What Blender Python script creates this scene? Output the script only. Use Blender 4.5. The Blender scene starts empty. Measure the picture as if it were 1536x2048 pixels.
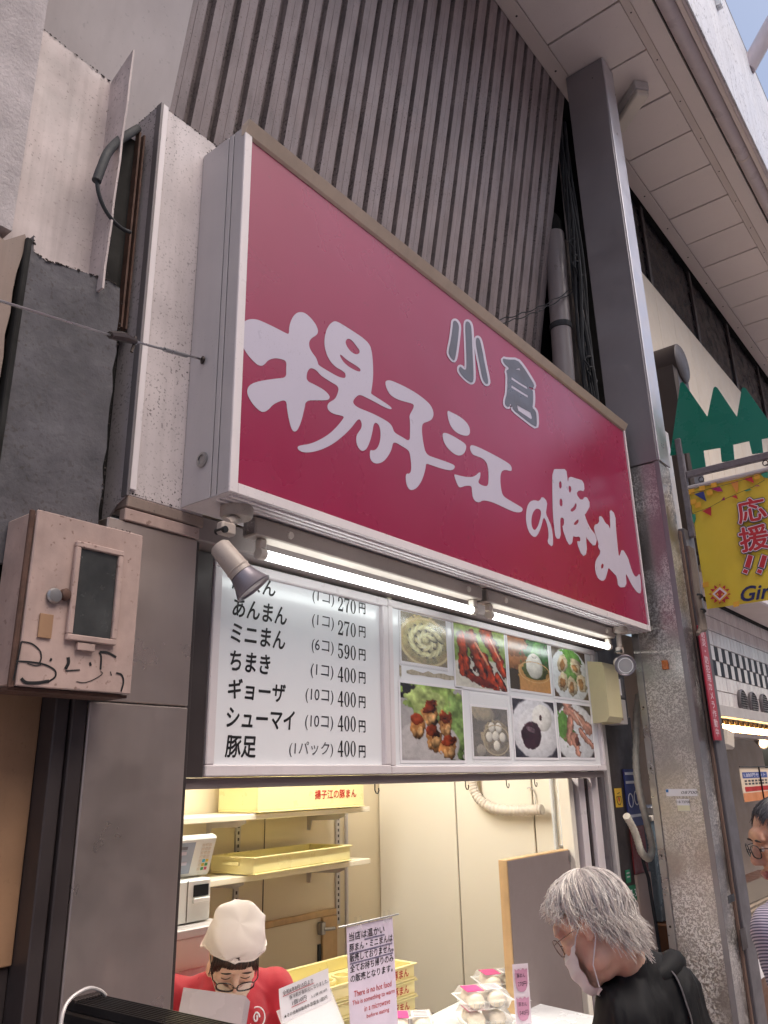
import bpy, bmesh, math, random
import numpy as np
from mathutils import Vector, Matrix
random.seed(7); RNG = np.random.default_rng(11)
SC = bpy.context.scene
COL = SC.collection
# ------------------------------------------------------------------ camera
CAMP = np.array([0.0, 0.0, 1.7])
RM = np.array([[0.62560112, -0.77987575, -0.02042192],
               [0.23736854, 0.21521797, -0.94727895],
               [0.74315504, 0.58777124, 0.31975857]])
FPX = 1577.36
cd = bpy.data.cameras.new('camera'); cam = bpy.data.objects.new('camera', cd); COL.objects.link(cam)
cd.sensor_fit = 'VERTICAL'; cd.sensor_height = 36.0; cd.lens = FPX / 2048 * 36.0
cd.clip_start = 0.05; cd.clip_end = 400
mw = Matrix.Identity(4)
for i in range(3):
    mw[i][0] = RM[0][i]; mw[i][1] = -RM[1][i]; mw[i][2] = -RM[2][i]; mw[i][3] = CAMP[i]
cam.matrix_world = mw
SC.camera = cam
# ------------------------------------------------------------------ world + sun + exposure
w = bpy.data.worlds.new('World'); SC.world = w; w.use_nodes = True
nt = w.node_tree; nt.nodes.clear()
sky = nt.nodes.new('ShaderNodeTexSky'); sky.sky_type = 'NISHITA'; sky.sun_disc = False
SUN_EL, SUN_AZ = math.radians(60), math.radians(178)
sky.sun_elevation = SUN_EL; sky.sun_rotation = SUN_AZ
sky.dust_density = 5.5; sky.air_density = 1.0; sky.ozone_density = 0.4
bg = nt.nodes.new('ShaderNodeBackground'); bg.inputs[1].default_value = 0.15
wo = nt.nodes.new('ShaderNodeOutputWorld')
nt.links.new(sky.outputs[0], bg.inputs[0]); nt.links.new(bg.outputs[0], wo.inputs[0])
sl = bpy.data.lights.new('sun', 'SUN'); sl.energy = 0.5; sl.angle = math.radians(40); sl.color = (1.0, 0.96, 0.93)
so = bpy.data.objects.new('sun', sl); COL.objects.link(so)
_d = Vector((math.sin(SUN_AZ) * math.cos(SUN_EL), math.cos(SUN_AZ) * math.cos(SUN_EL), math.sin(SUN_EL)))
so.rotation_euler = _d.to_track_quat('Z', 'Y').to_euler(); so.location = (0, -3, 12)
SC.view_settings.view_transform = 'Standard'; SC.view_settings.look = 'None'
SC.view_settings.gamma = 1.0; SC.view_settings.use_curve_mapping = False
SC.view_settings.exposure = 0.55
SC.cycles.use_denoising = True
SC.cycles.max_bounces = 8; SC.cycles.transparent_max_bounces = 16
SC.cycles.sample_clamp_indirect = 6.0
SC.cycles.caustics_reflective = False; SC.cycles.caustics_refractive = False

# ------------------------------------------------------------------ helpers
def at(px, py, ax, v):
    """point where the sight line of a photograph pixel meets the plane axis=v (a real wall, door, board...)"""
    d = RM.T @ np.array([(px - 768) / FPX, (py - 1024) / FPX, 1.0])
    return CAMP + d * ((v - CAMP[ax]) / d[ax])
def lin(c):
    c = c / 255.0
    return c / 12.92 if c <= 0.04045 else ((c + 0.055) / 1.055) ** 2.4
def S(r, g, b): return (lin(r), lin(g), lin(b))

class N:
    """tiny node builder"""
    def __init__(s, name):
        s.m = bpy.data.materials.new(name); s.m.use_nodes = True
        s.t = s.m.node_tree; s.t.nodes.clear()
        s.out = s.t.nodes.new('ShaderNodeOutputMaterial')
        s.b = s.t.nodes.new('ShaderNodeBsdfPrincipled')
        s.t.links.new(s.b.outputs[0], s.out.inputs[0])
    def n(s, typ, **k):
        x = s.t.nodes.new(typ)
        for a, v in k.items(): setattr(x, a, v)
        return x
    def l(s, a, b): s.t.links.new(a, b)
    def pos(s, scale=(1, 1, 1), rot=(0, 0, 0), obj=False):
        if obj: o = s.n('ShaderNodeTexCoord').outputs['Object']
        else: o = s.n('ShaderNodeNewGeometry').outputs['Position']
        mp = s.n('ShaderNodeMapping'); mp.inputs['Scale'].default_value = scale; mp.inputs['Rotation'].default_value = rot
        s.l(o, mp.inputs[0]); return mp.outputs[0]
    def noise(s, vec, scale, detail=4, rough=0.55, dist=0.0):
        x = s.n('ShaderNodeTexNoise'); x.inputs['Scale'].default_value = scale; x.inputs['Detail'].default_value = detail
        x.inputs['Roughness'].default_value = rough; x.inputs['Distortion'].default_value = dist
        s.l(vec, x.inputs['Vector']); return x.outputs['Fac']
    def ramp(s, fac, stops):
        r = s.n('ShaderNodeValToRGB'); e = r.color_ramp.elements
        while len(e) < len(stops): e.new(0.5)
        for q, (p, c) in zip(e, stops):
            q.position = p; q.color = (c, c, c, 1) if not isinstance(c, tuple) else (*c[:3], 1)
        s.l(fac, r.inputs[0]); return r.outputs[0]
    def mix(s, fac, a, b, typ='MIX'):
        x = s.n('ShaderNodeMix', data_type='RGBA', blend_type=typ)
        for i, v in ((0, fac), (6, a), (7, b)):
            if isinstance(v, (int, float)): x.inputs[i].default_value = v
            elif isinstance(v, tuple): x.inputs[i].default_value = (*v[:3], 1)
            else: s.l(v, x.inputs[i])
        return x.outputs[2]
    def math(s, op, a, b=0.0):
        x = s.n('ShaderNodeMath', operation=op)
        for i, v in ((0, a), (1, b)):
            if isinstance(v, (int, float)): x.inputs[i].default_value = v
            else: s.l(v, x.inputs[i])
        return x.outputs[0]
    def set(s, key, v):
        i = s.b.inputs[key]
        if isinstance(v, (int, float)): i.default_value = v
        elif isinstance(v, tuple): i.default_value = (*v[:3], 1) if len(i.default_value) == 4 else v
        else: s.l(v, i)
        return s
    def bump(s, h, strength=0.2, dist=0.01):
        x = s.n('ShaderNodeBump'); x.inputs['Strength'].default_value = strength; x.inputs['Distance'].default_value = dist
        s.l(h, x.inputs['Height']); s.l(x.outputs[0], s.b.inputs['Normal']); return s

def paint(name, col, rough=0.5, metal=0.0, var=0.25, vscale=2.5, streak=0.0, speck=0.0, sscale=60, bump=0.05, bscale=180,
          dirt=(0.05, 0.04, 0.035), coat=0.0, spec=0.5, obj=False, seed=0.0, rvar=0.15, sth=.66, orand=0.0):
    """painted / plain surface: broad tone variation, optional rain streaks and dirt specks"""
    k = N(name)
    v = k.pos(obj=obj)
    if seed:
        ad = k.n('ShaderNodeVectorMath', operation='ADD'); ad.inputs[1].default_value = (seed, seed * 1.7, seed * .6)
        k.l(v, ad.inputs[0]); v = ad.outputs[0]
    n1 = k.noise(v, vscale, 5, 0.6)
    c = k.mix(k.ramp(n1, [(0.3, 0.0), (0.75, 1.0)]), tuple(x * (1 - var) for x in col), tuple(min(x * (1 + var * .5), .95) for x in col))
    if streak > 0:
        mp = k.n('ShaderNodeMapping'); mp.inputs['Scale'].default_value = (14, 14, 0.7); k.l(v, mp.inputs[0])
        n2 = k.noise(mp.outputs[0], 1.6, 5, 0.6)
        f = k.ramp(n2, [(0.45, 0.0), (0.8, streak)])
        c = k.mix(f, c, dirt)
    if speck > 0:
        n3 = k.noise(v, sscale * 2.6, 2, 0.5); n4 = k.noise(v, 3.0, 3, 0.6)
        th = k.math('MULTIPLY', k.ramp(n3, [(sth, 0.0), (sth + .05, 1.0)]), k.ramp(n4, [(0.38, 0.15), (0.65, 1.0)]))
        c = k.mix(k.math('MULTIPLY', th, speck), c, dirt)
    if orand:
        oi = k.n('ShaderNodeObjectInfo'); c = k.mix(1.0, c, k.ramp(oi.outputs['Random'], [(0., 1 - orand), (1., 1.0)]), 'MULTIPLY')
    k.set('Base Color', c).set('Metallic', metal).set('Specular IOR Level', spec)
    n5 = k.noise(v, vscale * 3, 4, 0.6)
    lo, hi = max(rough - rvar, 0.04), min(rough + rvar, 1.0)
    k.set('Roughness', k.ramp(n5, [(0.3, lo), (0.7, hi)]))
    if coat: k.set('Coat Weight', coat).set('Coat Roughness', 0.08)
    if bump: k.bump(k.noise(v, bscale, 3, 0.6), bump, 0.004)
    return k.m
def emit(name, col, strength):
    k = N(name); k.set('Base Color', col).set('Emission Color', col).set('Emission Strength', strength).set('Roughness', .4); return k.m
def clear(name, tint=(1, 1, 1), alpha=0.25, rough=0.06, fr=0.6):
    k = N(name); k.set('Base Color', tint).set('Roughness', rough)
    tr = k.n('ShaderNodeBsdfTransparent'); mx = k.n('ShaderNodeMixShader')
    lw = k.n('ShaderNodeLayerWeight'); lw.inputs[0].default_value = 0.35
    f = k.math('ADD', k.math('MULTIPLY', lw.outputs['Fresnel'], fr), alpha)
    k.l(f, mx.inputs[0]); k.l(tr.outputs[0], mx.inputs[1]); k.l(k.b.outputs[0], mx.inputs[2]); k.l(mx.outputs[0], k.out.inputs[0]); return k.m
def attr_mat(name, rough=0.5, coat=0.0, rnd=False):
    k = N(name); a = k.n('ShaderNodeAttribute', attribute_name='tone'); k.set('Base Color', a.outputs['Color']).set('Roughness', rough)
    if coat: k.set('Coat Weight', coat).set('Coat Roughness', 0.1)
    return k.m

def prop(o, label=None, cat=None, group=None, kind=None):
    if label: o['label'] = label
    if cat: o['category'] = cat
    if group: o['group'] = group
    if kind: o['kind'] = kind
    return o
def thing(name, label, cat, loc=(0, 0, 0), group=None):
    o = bpy.data.objects.new(name, None); COL.objects.link(o); o.location = loc; o.empty_display_size = 0.1
    return prop(o, label, cat, group)
def wloc(o):
    v = Vector((0, 0, 0))
    while o is not None: v = v + o.location; o = o.parent
    return v
def link(name, me, parent=None):
    o = bpy.data.objects.new(name, me); COL.objects.link(o)
    if parent is not None: o.parent = parent
    return o

class MB:
    """collects shapes in world coordinates and links them as one mesh object"""
    def __init__(s): s.v = []; s.f = []; s.mi = []; s.sm = []; s.col = []; s.cm = 0
    def add(s, vs, fs, smooth=False, col=None):
        o = len(s.v); s.v.extend([tuple(map(float, p)) for p in vs])
        for f in fs: s.f.append([o + i for i in f]); s.mi.append(s.cm); s.sm.append(smooth)
        if col is not None:
            while len(s.col) < o: s.col.append((.5, .5, .5))
            s.col.extend([col] * len(vs) if not isinstance(col, list) else col)
        return s
    def mat(s, i): s.cm = i; return s
    def obox(s, c, ax, h, bev=0.0):
        """box: centre, three axes (rows), half sizes; bev cuts the edges"""
        c = np.array(c, float); ax = np.array(ax, float); h = np.array(h, float)
        b = min(bev, 0.45 * h.min()) if bev else 0
        if not b:
            P = [c + ax[0] * h[0] * x + ax[1] * h[1] * y + ax[2] * h[2] * z for z in (-1, 1) for y in (-1, 1) for x in (-1, 1)]
            return s.add(P, [(0, 2, 3, 1), (4, 5, 7, 6), (0, 1, 5, 4), (2, 6, 7, 3), (0, 4, 6, 2), (1, 3, 7, 5)])
        P = []; idx = {}
        for x in (-1, 1):
            for y in (-1, 1):
                for z in (-1, 1):
                    sg = (x, y, z)
                    for k in range(3):
                        q = [sg[j] * (h[j] - (0 if j == k else b)) for j in range(3)]
                        idx[(x, y, z, k)] = len(P); P.append(c + ax[0] * q[0] + ax[1] * q[1] + ax[2] * q[2])
        F = []
        for k in range(3):
            a, d = [j for j in range(3) if j != k]
            for sg in (-1, 1):
                cyc = []
                for (u, v) in ((-1, -1), (1, -1), (1, 1), (-1, 1)):
                    t = [0, 0, 0]; t[k] = sg; t[a] = u; t[d] = v; cyc.append(idx[(*t, k)])
                if (sg > 0) != (k != 1): cyc.reverse()
                F.append(cyc)
        for k in range(3):       # edges along axis k
            a, d = [j for j in range(3) if j != k]
            for u in (-1, 1):
                for v in (-1, 1):
                    t0 = [0, 0, 0]; t0[a] = u; t0[d] = v; t1 = list(t0); t0[k] = -1; t1[k] = 1
                    q = [idx[(*t0, a)], idx[(*t1, a)], idx[(*t1, d)], idx[(*t0, d)]]
                    F.append(q if u * v * (1 if k != 1 else -1) > 0 else q[::-1])
        for x in (-1, 1):
            for y in (-1, 1):
                for z in (-1, 1):
                    q = [idx[(x, y, z, k)] for k in range(3)]
                    F.append(q if x * y * z > 0 else q[::-1])
        return s.add(P, F)
    def box(s, x0, x1, y0, y1, z0, z1, bev=0.0):
        return s.obox(((x0 + x1) / 2, (y0 + y1) / 2, (z0 + z1) / 2), np.eye(3), (abs(x1 - x0) / 2, abs(y1 - y0) / 2, abs(z1 - z0) / 2), bev)
    def tube(s, pts, r, n=8, cap=True, col=None, smooth=True, flat=1.0):
        pts = [np.array(p, float) for p in pts]; m = len(pts)
        rs = [r] * m if isinstance(r, (int, float)) else list(r)
        V = []; up = None
        for i in range(m):
            t = pts[min(i + 1, m - 1)] - pts[max(i - 1, 0)]; t = t / (np.linalg.norm(t) + 1e-12)
            if up is None:
                a = np.array([0, 0, 1.0]) if abs(t[2]) < 0.9 else np.array([1.0, 0, 0])
            else: a = up
            u = a - t * (a @ t); u /= (np.linalg.norm(u) + 1e-12); v = np.cross(t, u); up = u
            for k in range(n):
                g = 2 * math.pi * k / n; V.append(pts[i] + rs[i] * (math.cos(g) * u * flat + math.sin(g) * v))
        F = [(i * n + k, i * n + (k + 1) % n, (i + 1) * n + (k + 1) % n, (i + 1) * n + k) for i in range(m - 1) for k in range(n)]
        if cap: F += [tuple(range(n - 1, -1, -1)), tuple((m - 1) * n + k for k in range(n))]
        return s.add(V, F, smooth, col)
    def cyl(s, p0, p1, r0, r1=None, n=20, cap=True):
        return s.tube([p0, p1], [r0, r0 if r1 is None else r1], n, cap)
    def lathe(s, c, axis, prof, n=28):
        """prof: (radius, distance along axis)"""
        axis = np.array(axis, float); axis /= np.linalg.norm(axis); c = np.array(c, float)
        return s.tube_prof(c, axis, prof, n)
    def tube_prof(s, c, axis, prof, n):
        a = np.array([0, 0, 1.0]) if abs(axis[2]) < 0.9 else np.array([1.0, 0, 0])
        u = a - axis * (a @ axis); u /= np.linalg.norm(u); v = np.cross(axis, u); V = []
        for r, d in prof:
            for k in range(n):
                g = 2 * math.pi * k / n; V.append(c + axis * d + max(r, 1e-4) * (math.cos(g) * u + math.sin(g) * v))
        m = len(prof)
        F = [(i * n + k, i * n + (k + 1) % n, (i + 1) * n + (k + 1) % n, (i + 1) * n + k) for i in range(m - 1) for k in range(n)]
        F += [tuple(range(n - 1, -1, -1)), tuple((m - 1) * n + k for k in range(n))]
        return s.add(V, F, True)
    def ell(s, c, r, M=None, nu=20, nv=12, col=None):
        c = np.array(c, float); M = np.eye(3) if M is None else np.array(M); V = []; F = []
        for j in range(nv + 1):
            t = math.pi * j / nv
            for i in range(nu):
                p = 2 * math.pi * i / nu
                V.append(c + M @ np.array([r[0] * math.sin(t) * math.cos(p), r[1] * math.sin(t) * math.sin(p), r[2] * math.cos(t)]))
        for j in range(nv):
            for i in range(nu):
                F.append((j * nu + i, (j + 1) * nu + i, (j + 1) * nu + (i + 1) % nu, j * nu + (i + 1) % nu))
        return s.add(V, F, True, col)
    def poly(s, pts): return s.add(pts, [tuple(range(len(pts)))])
    def prism(s, pts, d):
        """polygon (3-D points, planar) pushed by vector d"""
        n = len(pts); P = [np.array(p, float) for p in pts]; d = np.array(d, float)
        F = [tuple(range(n)), tuple(range(2 * n - 1, n - 1, -1))] + [(i, i + n, (i + 1) % n + n, (i + 1) % n) for i in range(n)]
        return s.add(P + [p + d for p in P], F)
    def grid(s, fn, nu, nv, smooth=True, col=None, closed=False):
        V = [fn(i / nu, j / nv) for j in range(nv + 1) for i in range(nu + 1)]
        F = [(j * (nu + 1) + i, j * (nu + 1) + i + 1, (j + 1) * (nu + 1) + i + 1, (j + 1) * (nu + 1) + i) for j in range(nv) for i in range(nu)]
        return s.add(V, F, smooth, col)
    def build(s, name, mats, parent=None, label=None, cat=None, group=None, kind=None, sharp=40, fix=True):
        if not isinstance(mats, (list, tuple)): mats = [mats]
        V = np.array(s.v, float)
        if parent is None:
            lo, hi = V.min(0), V.max(0); org = Vector(((lo[0] + hi[0]) / 2, (lo[1] + hi[1]) / 2, lo[2]))
        else: org = wloc(parent)
        me = bpy.data.meshes.new(name); me.from_pydata([tuple(p) for p in (V - np.array(org))], [], s.f)
        for m in mats: me.materials.append(m)
        me.polygons.foreach_set('material_index', s.mi); me.polygons.foreach_set('use_smooth', s.sm)
        if s.col:
            while len(s.col) < len(s.v): s.col.append((.5, .5, .5))
            ca = me.color_attributes.new('tone', 'FLOAT_COLOR', 'POINT')
            ca.data.foreach_set('color', np.array([(*c, 1.0) for c in s.col], np.float32).ravel())
        me.update()
        if fix:
            b = bmesh.new(); b.from_mesh(me); bmesh.ops.recalc_face_normals(b, faces=b.faces); b.to_mesh(me); b.free()
        if any(s.sm): me.set_sharp_from_angle(angle=math.radians(sharp))
        o = link(name, me, parent)
        if parent is None: o.location = org
        return prop(o, label, cat, group, kind)

def copy_part(o, parent, off=(0, 0, 0)):
    c = o.copy(); COL.objects.link(c); c.parent = parent; c.location = o.location + Vector(off); return c

# ---- flat lettering: text (default font with its CJK fallback) or traced outlines, laid on a plane
def glyphs(body):
    c = bpy.data.curves.new('lettering', 'FONT'); c.body = body; c.resolution_u = 3
    o = bpy.data.objects.new('lettering', c); COL.objects.link(o)
    return c, o
def text(body, name, m, O, U, W, h=None, width=None, bold=0.0, shear=0.0, parent=None, align='L', slant=0.0, fit=None, space=1.0, vertical=False):
    """O = world anchor (left / centre / right middle), U, W = unit right and up vectors"""
    if vertical: body = '\n'.join(body)
    c, o = glyphs(body); c.shear = shear; c.space_character = space
    if vertical: c.space_line = 1.05; c.align_x = 'CENTER'
    bpy.context.view_layer.update()
    me = bpy.data.meshes.new_from_object(o.evaluated_get(bpy.context.evaluated_depsgraph_get()))
    bpy.data.objects.remove(o); bpy.data.curves.remove(c)
    co = np.zeros(len(me.vertices) * 3); me.vertices.foreach_get('co', co); co = co.reshape(-1, 3)
    lo, hi = co.min(0), co.max(0)
    sx = sy = None
    if h is not None: sy = h / (hi[1] - lo[1])
    if width is not None: sx = width / (hi[0] - lo[0])
    if sx is None: sx = sy
    if sy is None: sy = sx
    x = (co[:, 0] - lo[0]) * sx; y = (co[:, 1] - (lo[1] + hi[1]) / 2) * sy
    wd = (hi[0] - lo[0]) * sx
    if align == 'C': x -= wd / 2
    if align == 'R': x -= wd
    y += slant * x
    U = np.array(U, float); W = np.array(W, float); Nn = np.cross(U, W)
    P = np.array(O, float) + x[:, None] * U + y[:, None] * W
    org = np.array(wloc(parent)) if parent is not None else np.zeros(3)
    me.vertices.foreach_set('co', (P - org).ravel()); me.materials.clear(); me.materials.append(m); me.update()
    me.name = name
    if bold > 0:                       # heavier weight: the same outline laid again round itself in thin layers
        em = (hi[1] - lo[1]) * sy / max(1, body.count('\n') + 1); k_ = 4 if bold < .03 else 12
        bm = bmesh.new()
        for j in range(k_ + 1):
            q = me.copy(); g = 2 * math.pi * j / k_ + .4; r_ = bold * em * (0 if j == k_ else 1)
            d = U * math.cos(g) * r_ + W * math.sin(g) * r_ + Nn * .00003 * j; c_ = np.zeros(len(q.vertices) * 3); q.vertices.foreach_get('co', c_); c_ = c_.reshape(-1, 3) + d
            q.vertices.foreach_set('co', c_.ravel()); bm.from_mesh(q); bpy.data.meshes.remove(q)
        bm.to_mesh(me); bm.free()
    return link(name, me, parent)
def smooth_loop(P, it=2):
    P = np.array(P, float)
    for _ in range(it):
        Q = np.roll(P, -1, 0); P = np.stack([0.75 * P + 0.25 * Q, 0.25 * P + 0.75 * Q], 1).reshape(-1, P.shape[1])
    return P
def offset_loop(P, d):
    P = np.array(P, float); A = 0.5 * np.sum(P[:, 0] * np.roll(P[:, 1], -1) - np.roll(P[:, 0], -1) * P[:, 1])
    t = np.roll(P, -1, 0) - np.roll(P, 1, 0); t /= (np.linalg.norm(t, axis=1)[:, None] + 1e-9)
    n = np.stack([t[:, 1], -t[:, 0]], 1) * (1 if A > 0 else -1)
    return P + n * d
def flat_shape(loops, name, m, place, parent, thick=0.0):
    """filled 2-D outline(s); a loop inside another is a hole. place maps (u,v) -> world point"""
    c = bpy.data.curves.new(name, 'CURVE'); c.dimensions = '2D'; c.fill_mode = 'BOTH'
    for L in loops:
        sp = c.splines.new('POLY'); sp.points.add(len(L) - 1); sp.use_cyclic_u = True
        for q, (u, v) in zip(sp.points, L): q.co = (u, v, 0, 1)
    o = bpy.data.objects.new(name, c); COL.objects.link(o); bpy.context.view_layer.update()
    me = bpy.data.meshes.new_from_object(o.evaluated_get(bpy.context.evaluated_depsgraph_get()))
    bpy.data.objects.remove(o); bpy.data.curves.remove(c)
    org = np.array(wloc(parent)) if parent is not None else np.zeros(3)
    co = np.zeros(len(me.vertices) * 3); me.vertices.foreach_get('co', co); co = co.reshape(-1, 3)
    P = np.array([place(u, v) for u, v in co[:, :2]])
    me.vertices.foreach_set('co', (P - org).ravel()); me.materials.clear(); me.materials.append(m); me.update(); me.name = name
    return link(name, me, parent)

def body(name, prims, m, parent, voxel=0.008, smooth=6, label=None, post=None, cat=None, fold=None):
    """one continuous surface from overlapping capsules and ellipsoids (voxel union, then smoothed)
    prims: ('c', p0, p1, r0, r1) or ('e', centre, radii, 3x3)"""
    b = MB()
    for q in prims:
        if q[0] == 'c':
            p0, p1 = np.array(q[1], float), np.array(q[2], float); r0, r1 = q[3], q[4]
            L = np.linalg.norm(p1 - p0); t = (p1 - p0) / (L + 1e-9); k = 6
            pts = []; rr = []
            for i in range(5, 0, -1):
                g = math.pi / 2 * i / 5.3; pts.append(p0 - t * r0 * math.sin(g)); rr.append(r0 * math.cos(g))
            for i in range(k + 1): pts.append(p0 + (p1 - p0) * i / k); rr.append(r0 + (r1 - r0) * i / k)
            for i in range(1, 6):
                g = math.pi / 2 * i / 5.3; pts.append(p1 + t * r1 * math.sin(g)); rr.append(r1 * math.cos(g))
            b.tube(pts, rr, 16)
        elif q[0] == 'b':
            b.obox(q[1], q[3], q[2])
        else: b.ell(q[1], q[2], q[3] if len(q) > 3 else None, 24, 16)
    org = np.array(wloc(parent)) if parent is not None else np.zeros(3)
    V = np.array(b.v) - org
    me = bpy.data.meshes.new(name); me.from_pydata([tuple(p) for p in V], [], b.f)
    bm = bmesh.new(); bm.from_mesh(me); bmesh.ops.recalc_face_normals(bm, faces=bm.faces); bm.to_mesh(me); bm.free()
    o = bpy.data.objects.new(name, me); COL.objects.link(o)
    r = o.modifiers.new('r', 'REMESH'); r.mode = 'VOXEL'; r.voxel_size = voxel; r.use_smooth_shade = True
    s_ = o.modifiers.new('s', 'SMOOTH'); s_.factor = 0.5; s_.iterations = smooth
    bpy.context.view_layer.update()
    me2 = bpy.data.meshes.new_from_object(o.evaluated_get(bpy.context.evaluated_depsgraph_get()))
    bpy.data.objects.remove(o); bpy.data.meshes.remove(me); me2.name = name
    n = len(me2.vertices); co = np.zeros(n * 3); me2.vertices.foreach_get('co', co); co = co.reshape(-1, 3) + org
    if fold is not None:
        no = np.zeros(n * 3); me2.vertices.foreach_get('normal', no); no = no.reshape(-1, 3)
        co = co + no * fold(co)[:, None]
        me2.vertices.foreach_set('co', (co - org).ravel())
    mats = m if isinstance(m, (list, tuple)) else [m]
    me2.materials.clear()
    for x in mats: me2.materials.append(x)
    if post is not None:
        pc = np.zeros(len(me2.polygons) * 3); me2.polygons.foreach_get('center', pc)
        me2.polygons.foreach_set('material_index', post(pc.reshape(-1, 3) + org).astype(np.int32))
    me2.polygons.foreach_set('use_smooth', [True] * len(me2.polygons)); me2.update()
    o = link(name, me2, parent)
    return prop(o, label, cat)

X_, Y_, Z_ = np.array([1., 0, 0]), np.array([0, 1., 0]), np.array([0, 0, 1.])
# ------------------------------------------------------------------ materials
M = {}
M['siding'] = paint('siding paint', S(170, 155, 154), .5, var=.16, streak=.38, speck=.7, sscale=45, bump=.03, orand=.10, sth=.63)
M['cream_wall'] = paint('cream fascia paint', S(205, 195, 194), .55, var=.1, streak=.08, speck=.25, sscale=20, bump=.02)
M['stucco'] = paint('old stucco', S(188, 180, 182), .9, var=.3, vscale=8, speck=.5, sscale=70, bump=.9, bscale=90)
M['dirty_white'] = paint('dirty white panel', S(200, 187, 186), .5, var=.34, vscale=4.5, streak=.42, speck=.7, sscale=40, bump=.05, sth=.62, dirt=S(96, 82, 78))
M['old_white'] = paint('speckled white cladding', S(208, 198, 199), .42, var=.2, vscale=3.5, streak=.22, speck=.85, sscale=48, bump=.04, sth=.60)
M['old_grey'] = paint('speckled grey cladding', S(196, 188, 191), .5, var=.22, vscale=4, speck=.9, sscale=45, bump=.06, sth=.60, streak=.2)
M['slate'] = paint('dark grey mortar skim', S(92, 90, 96), .8, var=.42, vscale=7, speck=.8, sscale=34, bump=.7, bscale=50, sth=.60)
M['beige'] = paint('beige boards', S(146, 128, 119), .7, var=.3, speck=.6, sscale=50, streak=.3)
M['dark'] = paint('dark gap', S(14, 12, 12), .9, var=.3)  # near black, also stands in for the shade inside gaps and recesses
M['rubber'] = paint('black hose foam', S(52, 54, 58), .75, var=.3, bump=.3)
M['pinkbox'] = paint('faded pink enamel', S(186, 162, 154), .45, var=.26, vscale=9, streak=.16, speck=.8, sscale=24, dirt=S(96, 64, 54), bump=.06, sth=.64)
M['rust'] = paint('rusty edge', S(92, 66, 56), .8, var=.4, vscale=20)
M['metal_panel'] = paint('grey steel cladding', S(182, 168, 162), .37, .75, var=.2, vscale=1.4, streak=.05, speck=.06, sscale=60, bump=.02)
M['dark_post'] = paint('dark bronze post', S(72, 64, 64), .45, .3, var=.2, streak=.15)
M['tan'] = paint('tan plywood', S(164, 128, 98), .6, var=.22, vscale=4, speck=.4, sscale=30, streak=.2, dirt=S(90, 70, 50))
M['alu'] = paint('satin aluminium', S(190, 188, 192), .38, .8, var=.08, streak=.05, speck=.2)
M['sign_side'] = paint('grey sign flank', S(190, 184, 186), .45, .1, var=.06, speck=.2, sscale=60, streak=.06)
M['white_frame'] = paint('white frame', S(226, 218, 220), .4, var=.08, speck=.25, sscale=80, streak=.06)
M['cap'] = paint('bronze cap', S(206, 188, 170), .4, .15, var=.12, streak=.1)
k = N('red sign face'); v = k.pos()
n1 = k.noise(v, 1.2, 4, .6)
c = k.mix(k.ramp(n1, [(.3, 0.), (.75, 1.)]), S(140, 15, 60), S(152, 24, 72))
n2 = k.noise(v, 40, 2); c = k.mix(k.math('MULTIPLY', k.ramp(n2, [(.7, 0.), (.74, 1.)]), .35), c, S(110, 40, 60))
k.set('Base Color', c).set('Roughness', k.ramp(k.noise(v, 3, 4), [(.3, .24), (.7, .34)])).set('Specular IOR Level', .7); M['sign_red'] = k.m
M['letter'] = paint('pale lilac vinyl', S(190, 183, 200), .4, var=.05, speck=.45, sscale=75, dirt=S(140, 130, 140), bump=.01)
M['letter_grey'] = paint('grey vinyl', S(92, 92, 104), .4, var=.05, bump=.01)
M['black_ink'] = paint('black ink', S(26, 26, 28), .5, var=.1, bump=0)
M['dark_ink'] = paint('dark ink', S(48, 46, 56), .5, var=.1, bump=0)
M['red_ink'] = paint('red ink', S(190, 40, 40), .5, var=.1, bump=0)
k = N('acrylic board'); k.set('Base Color', k.mix(k.noise(k.pos(), 3, 4), S(232, 234, 238), S(240, 241, 243))).set('Roughness', .16).set('Specular IOR Level', .6); M['acrylic'] = k.m
M['tube'] = emit('lit fluorescent tube', (0.93, 1.0, 0.98), 4.8)
M['plastic_white'] = paint('off white plastic', S(222, 212, 200), .4, var=.1, speck=.2)
M['lamp_grey'] = paint('aged lamp enamel', S(178, 165, 156), .45, var=.2, speck=.5, sscale=90)
M['soffit'] = paint('cream soffit panel', S(234, 221, 215), .5, orand=.07, var=.05, vscale=1.5, speck=.12, sscale=20, bump=.02)
M['soffit_trim'] = paint('soffit trim', S(216, 202, 195), .5, .0, var=.06, speck=.2, sscale=30)
M['gutter'] = paint('pvc gutter', S(208, 196, 198), .35, var=.06, streak=.08)
M['fascia'] = paint('white street fascia', S(222, 222, 228), .45, var=.08, streak=.35, speck=.95, sscale=11, dirt=S(96, 92, 104), bump=.02, sth=.60)
M['pillar'] = paint('dark brushed steel', S(146, 142, 146), .42, .55, var=.12, vscale=1.5, speck=.0, bump=.015)
k = N('etched steel'); v = k.pos()
nn = k.noise(k.pos((1, 1, 1)), 95, 1, .4, 1.2)
f = k.ramp(nn, [(.49, 0.), (.53, 1.)])
fade = k.ramp(k.noise(v, 2.6, 3, .6), [(.40, .12), (.56, 1.)])
f = k.math('MULTIPLY', f, fade)
k.set('Base Color', k.mix(f, S(166, 161, 159), S(216, 211, 208))).set('Metallic', k.ramp(f, [(0., .9), (1., .35)])).set('Roughness', k.ramp(f, [(0., .28), (1., .55)])); M['etched'] = k.m
M['lit_steel'] = paint('street lit steel front', S(214, 212, 218), .42, .75, var=.06, bump=.01)  # paler copy of the pillar steel, street light put into its colour
M['copper'] = paint('coppery edge', S(140, 116, 104), .45, .4, var=.15)
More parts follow.
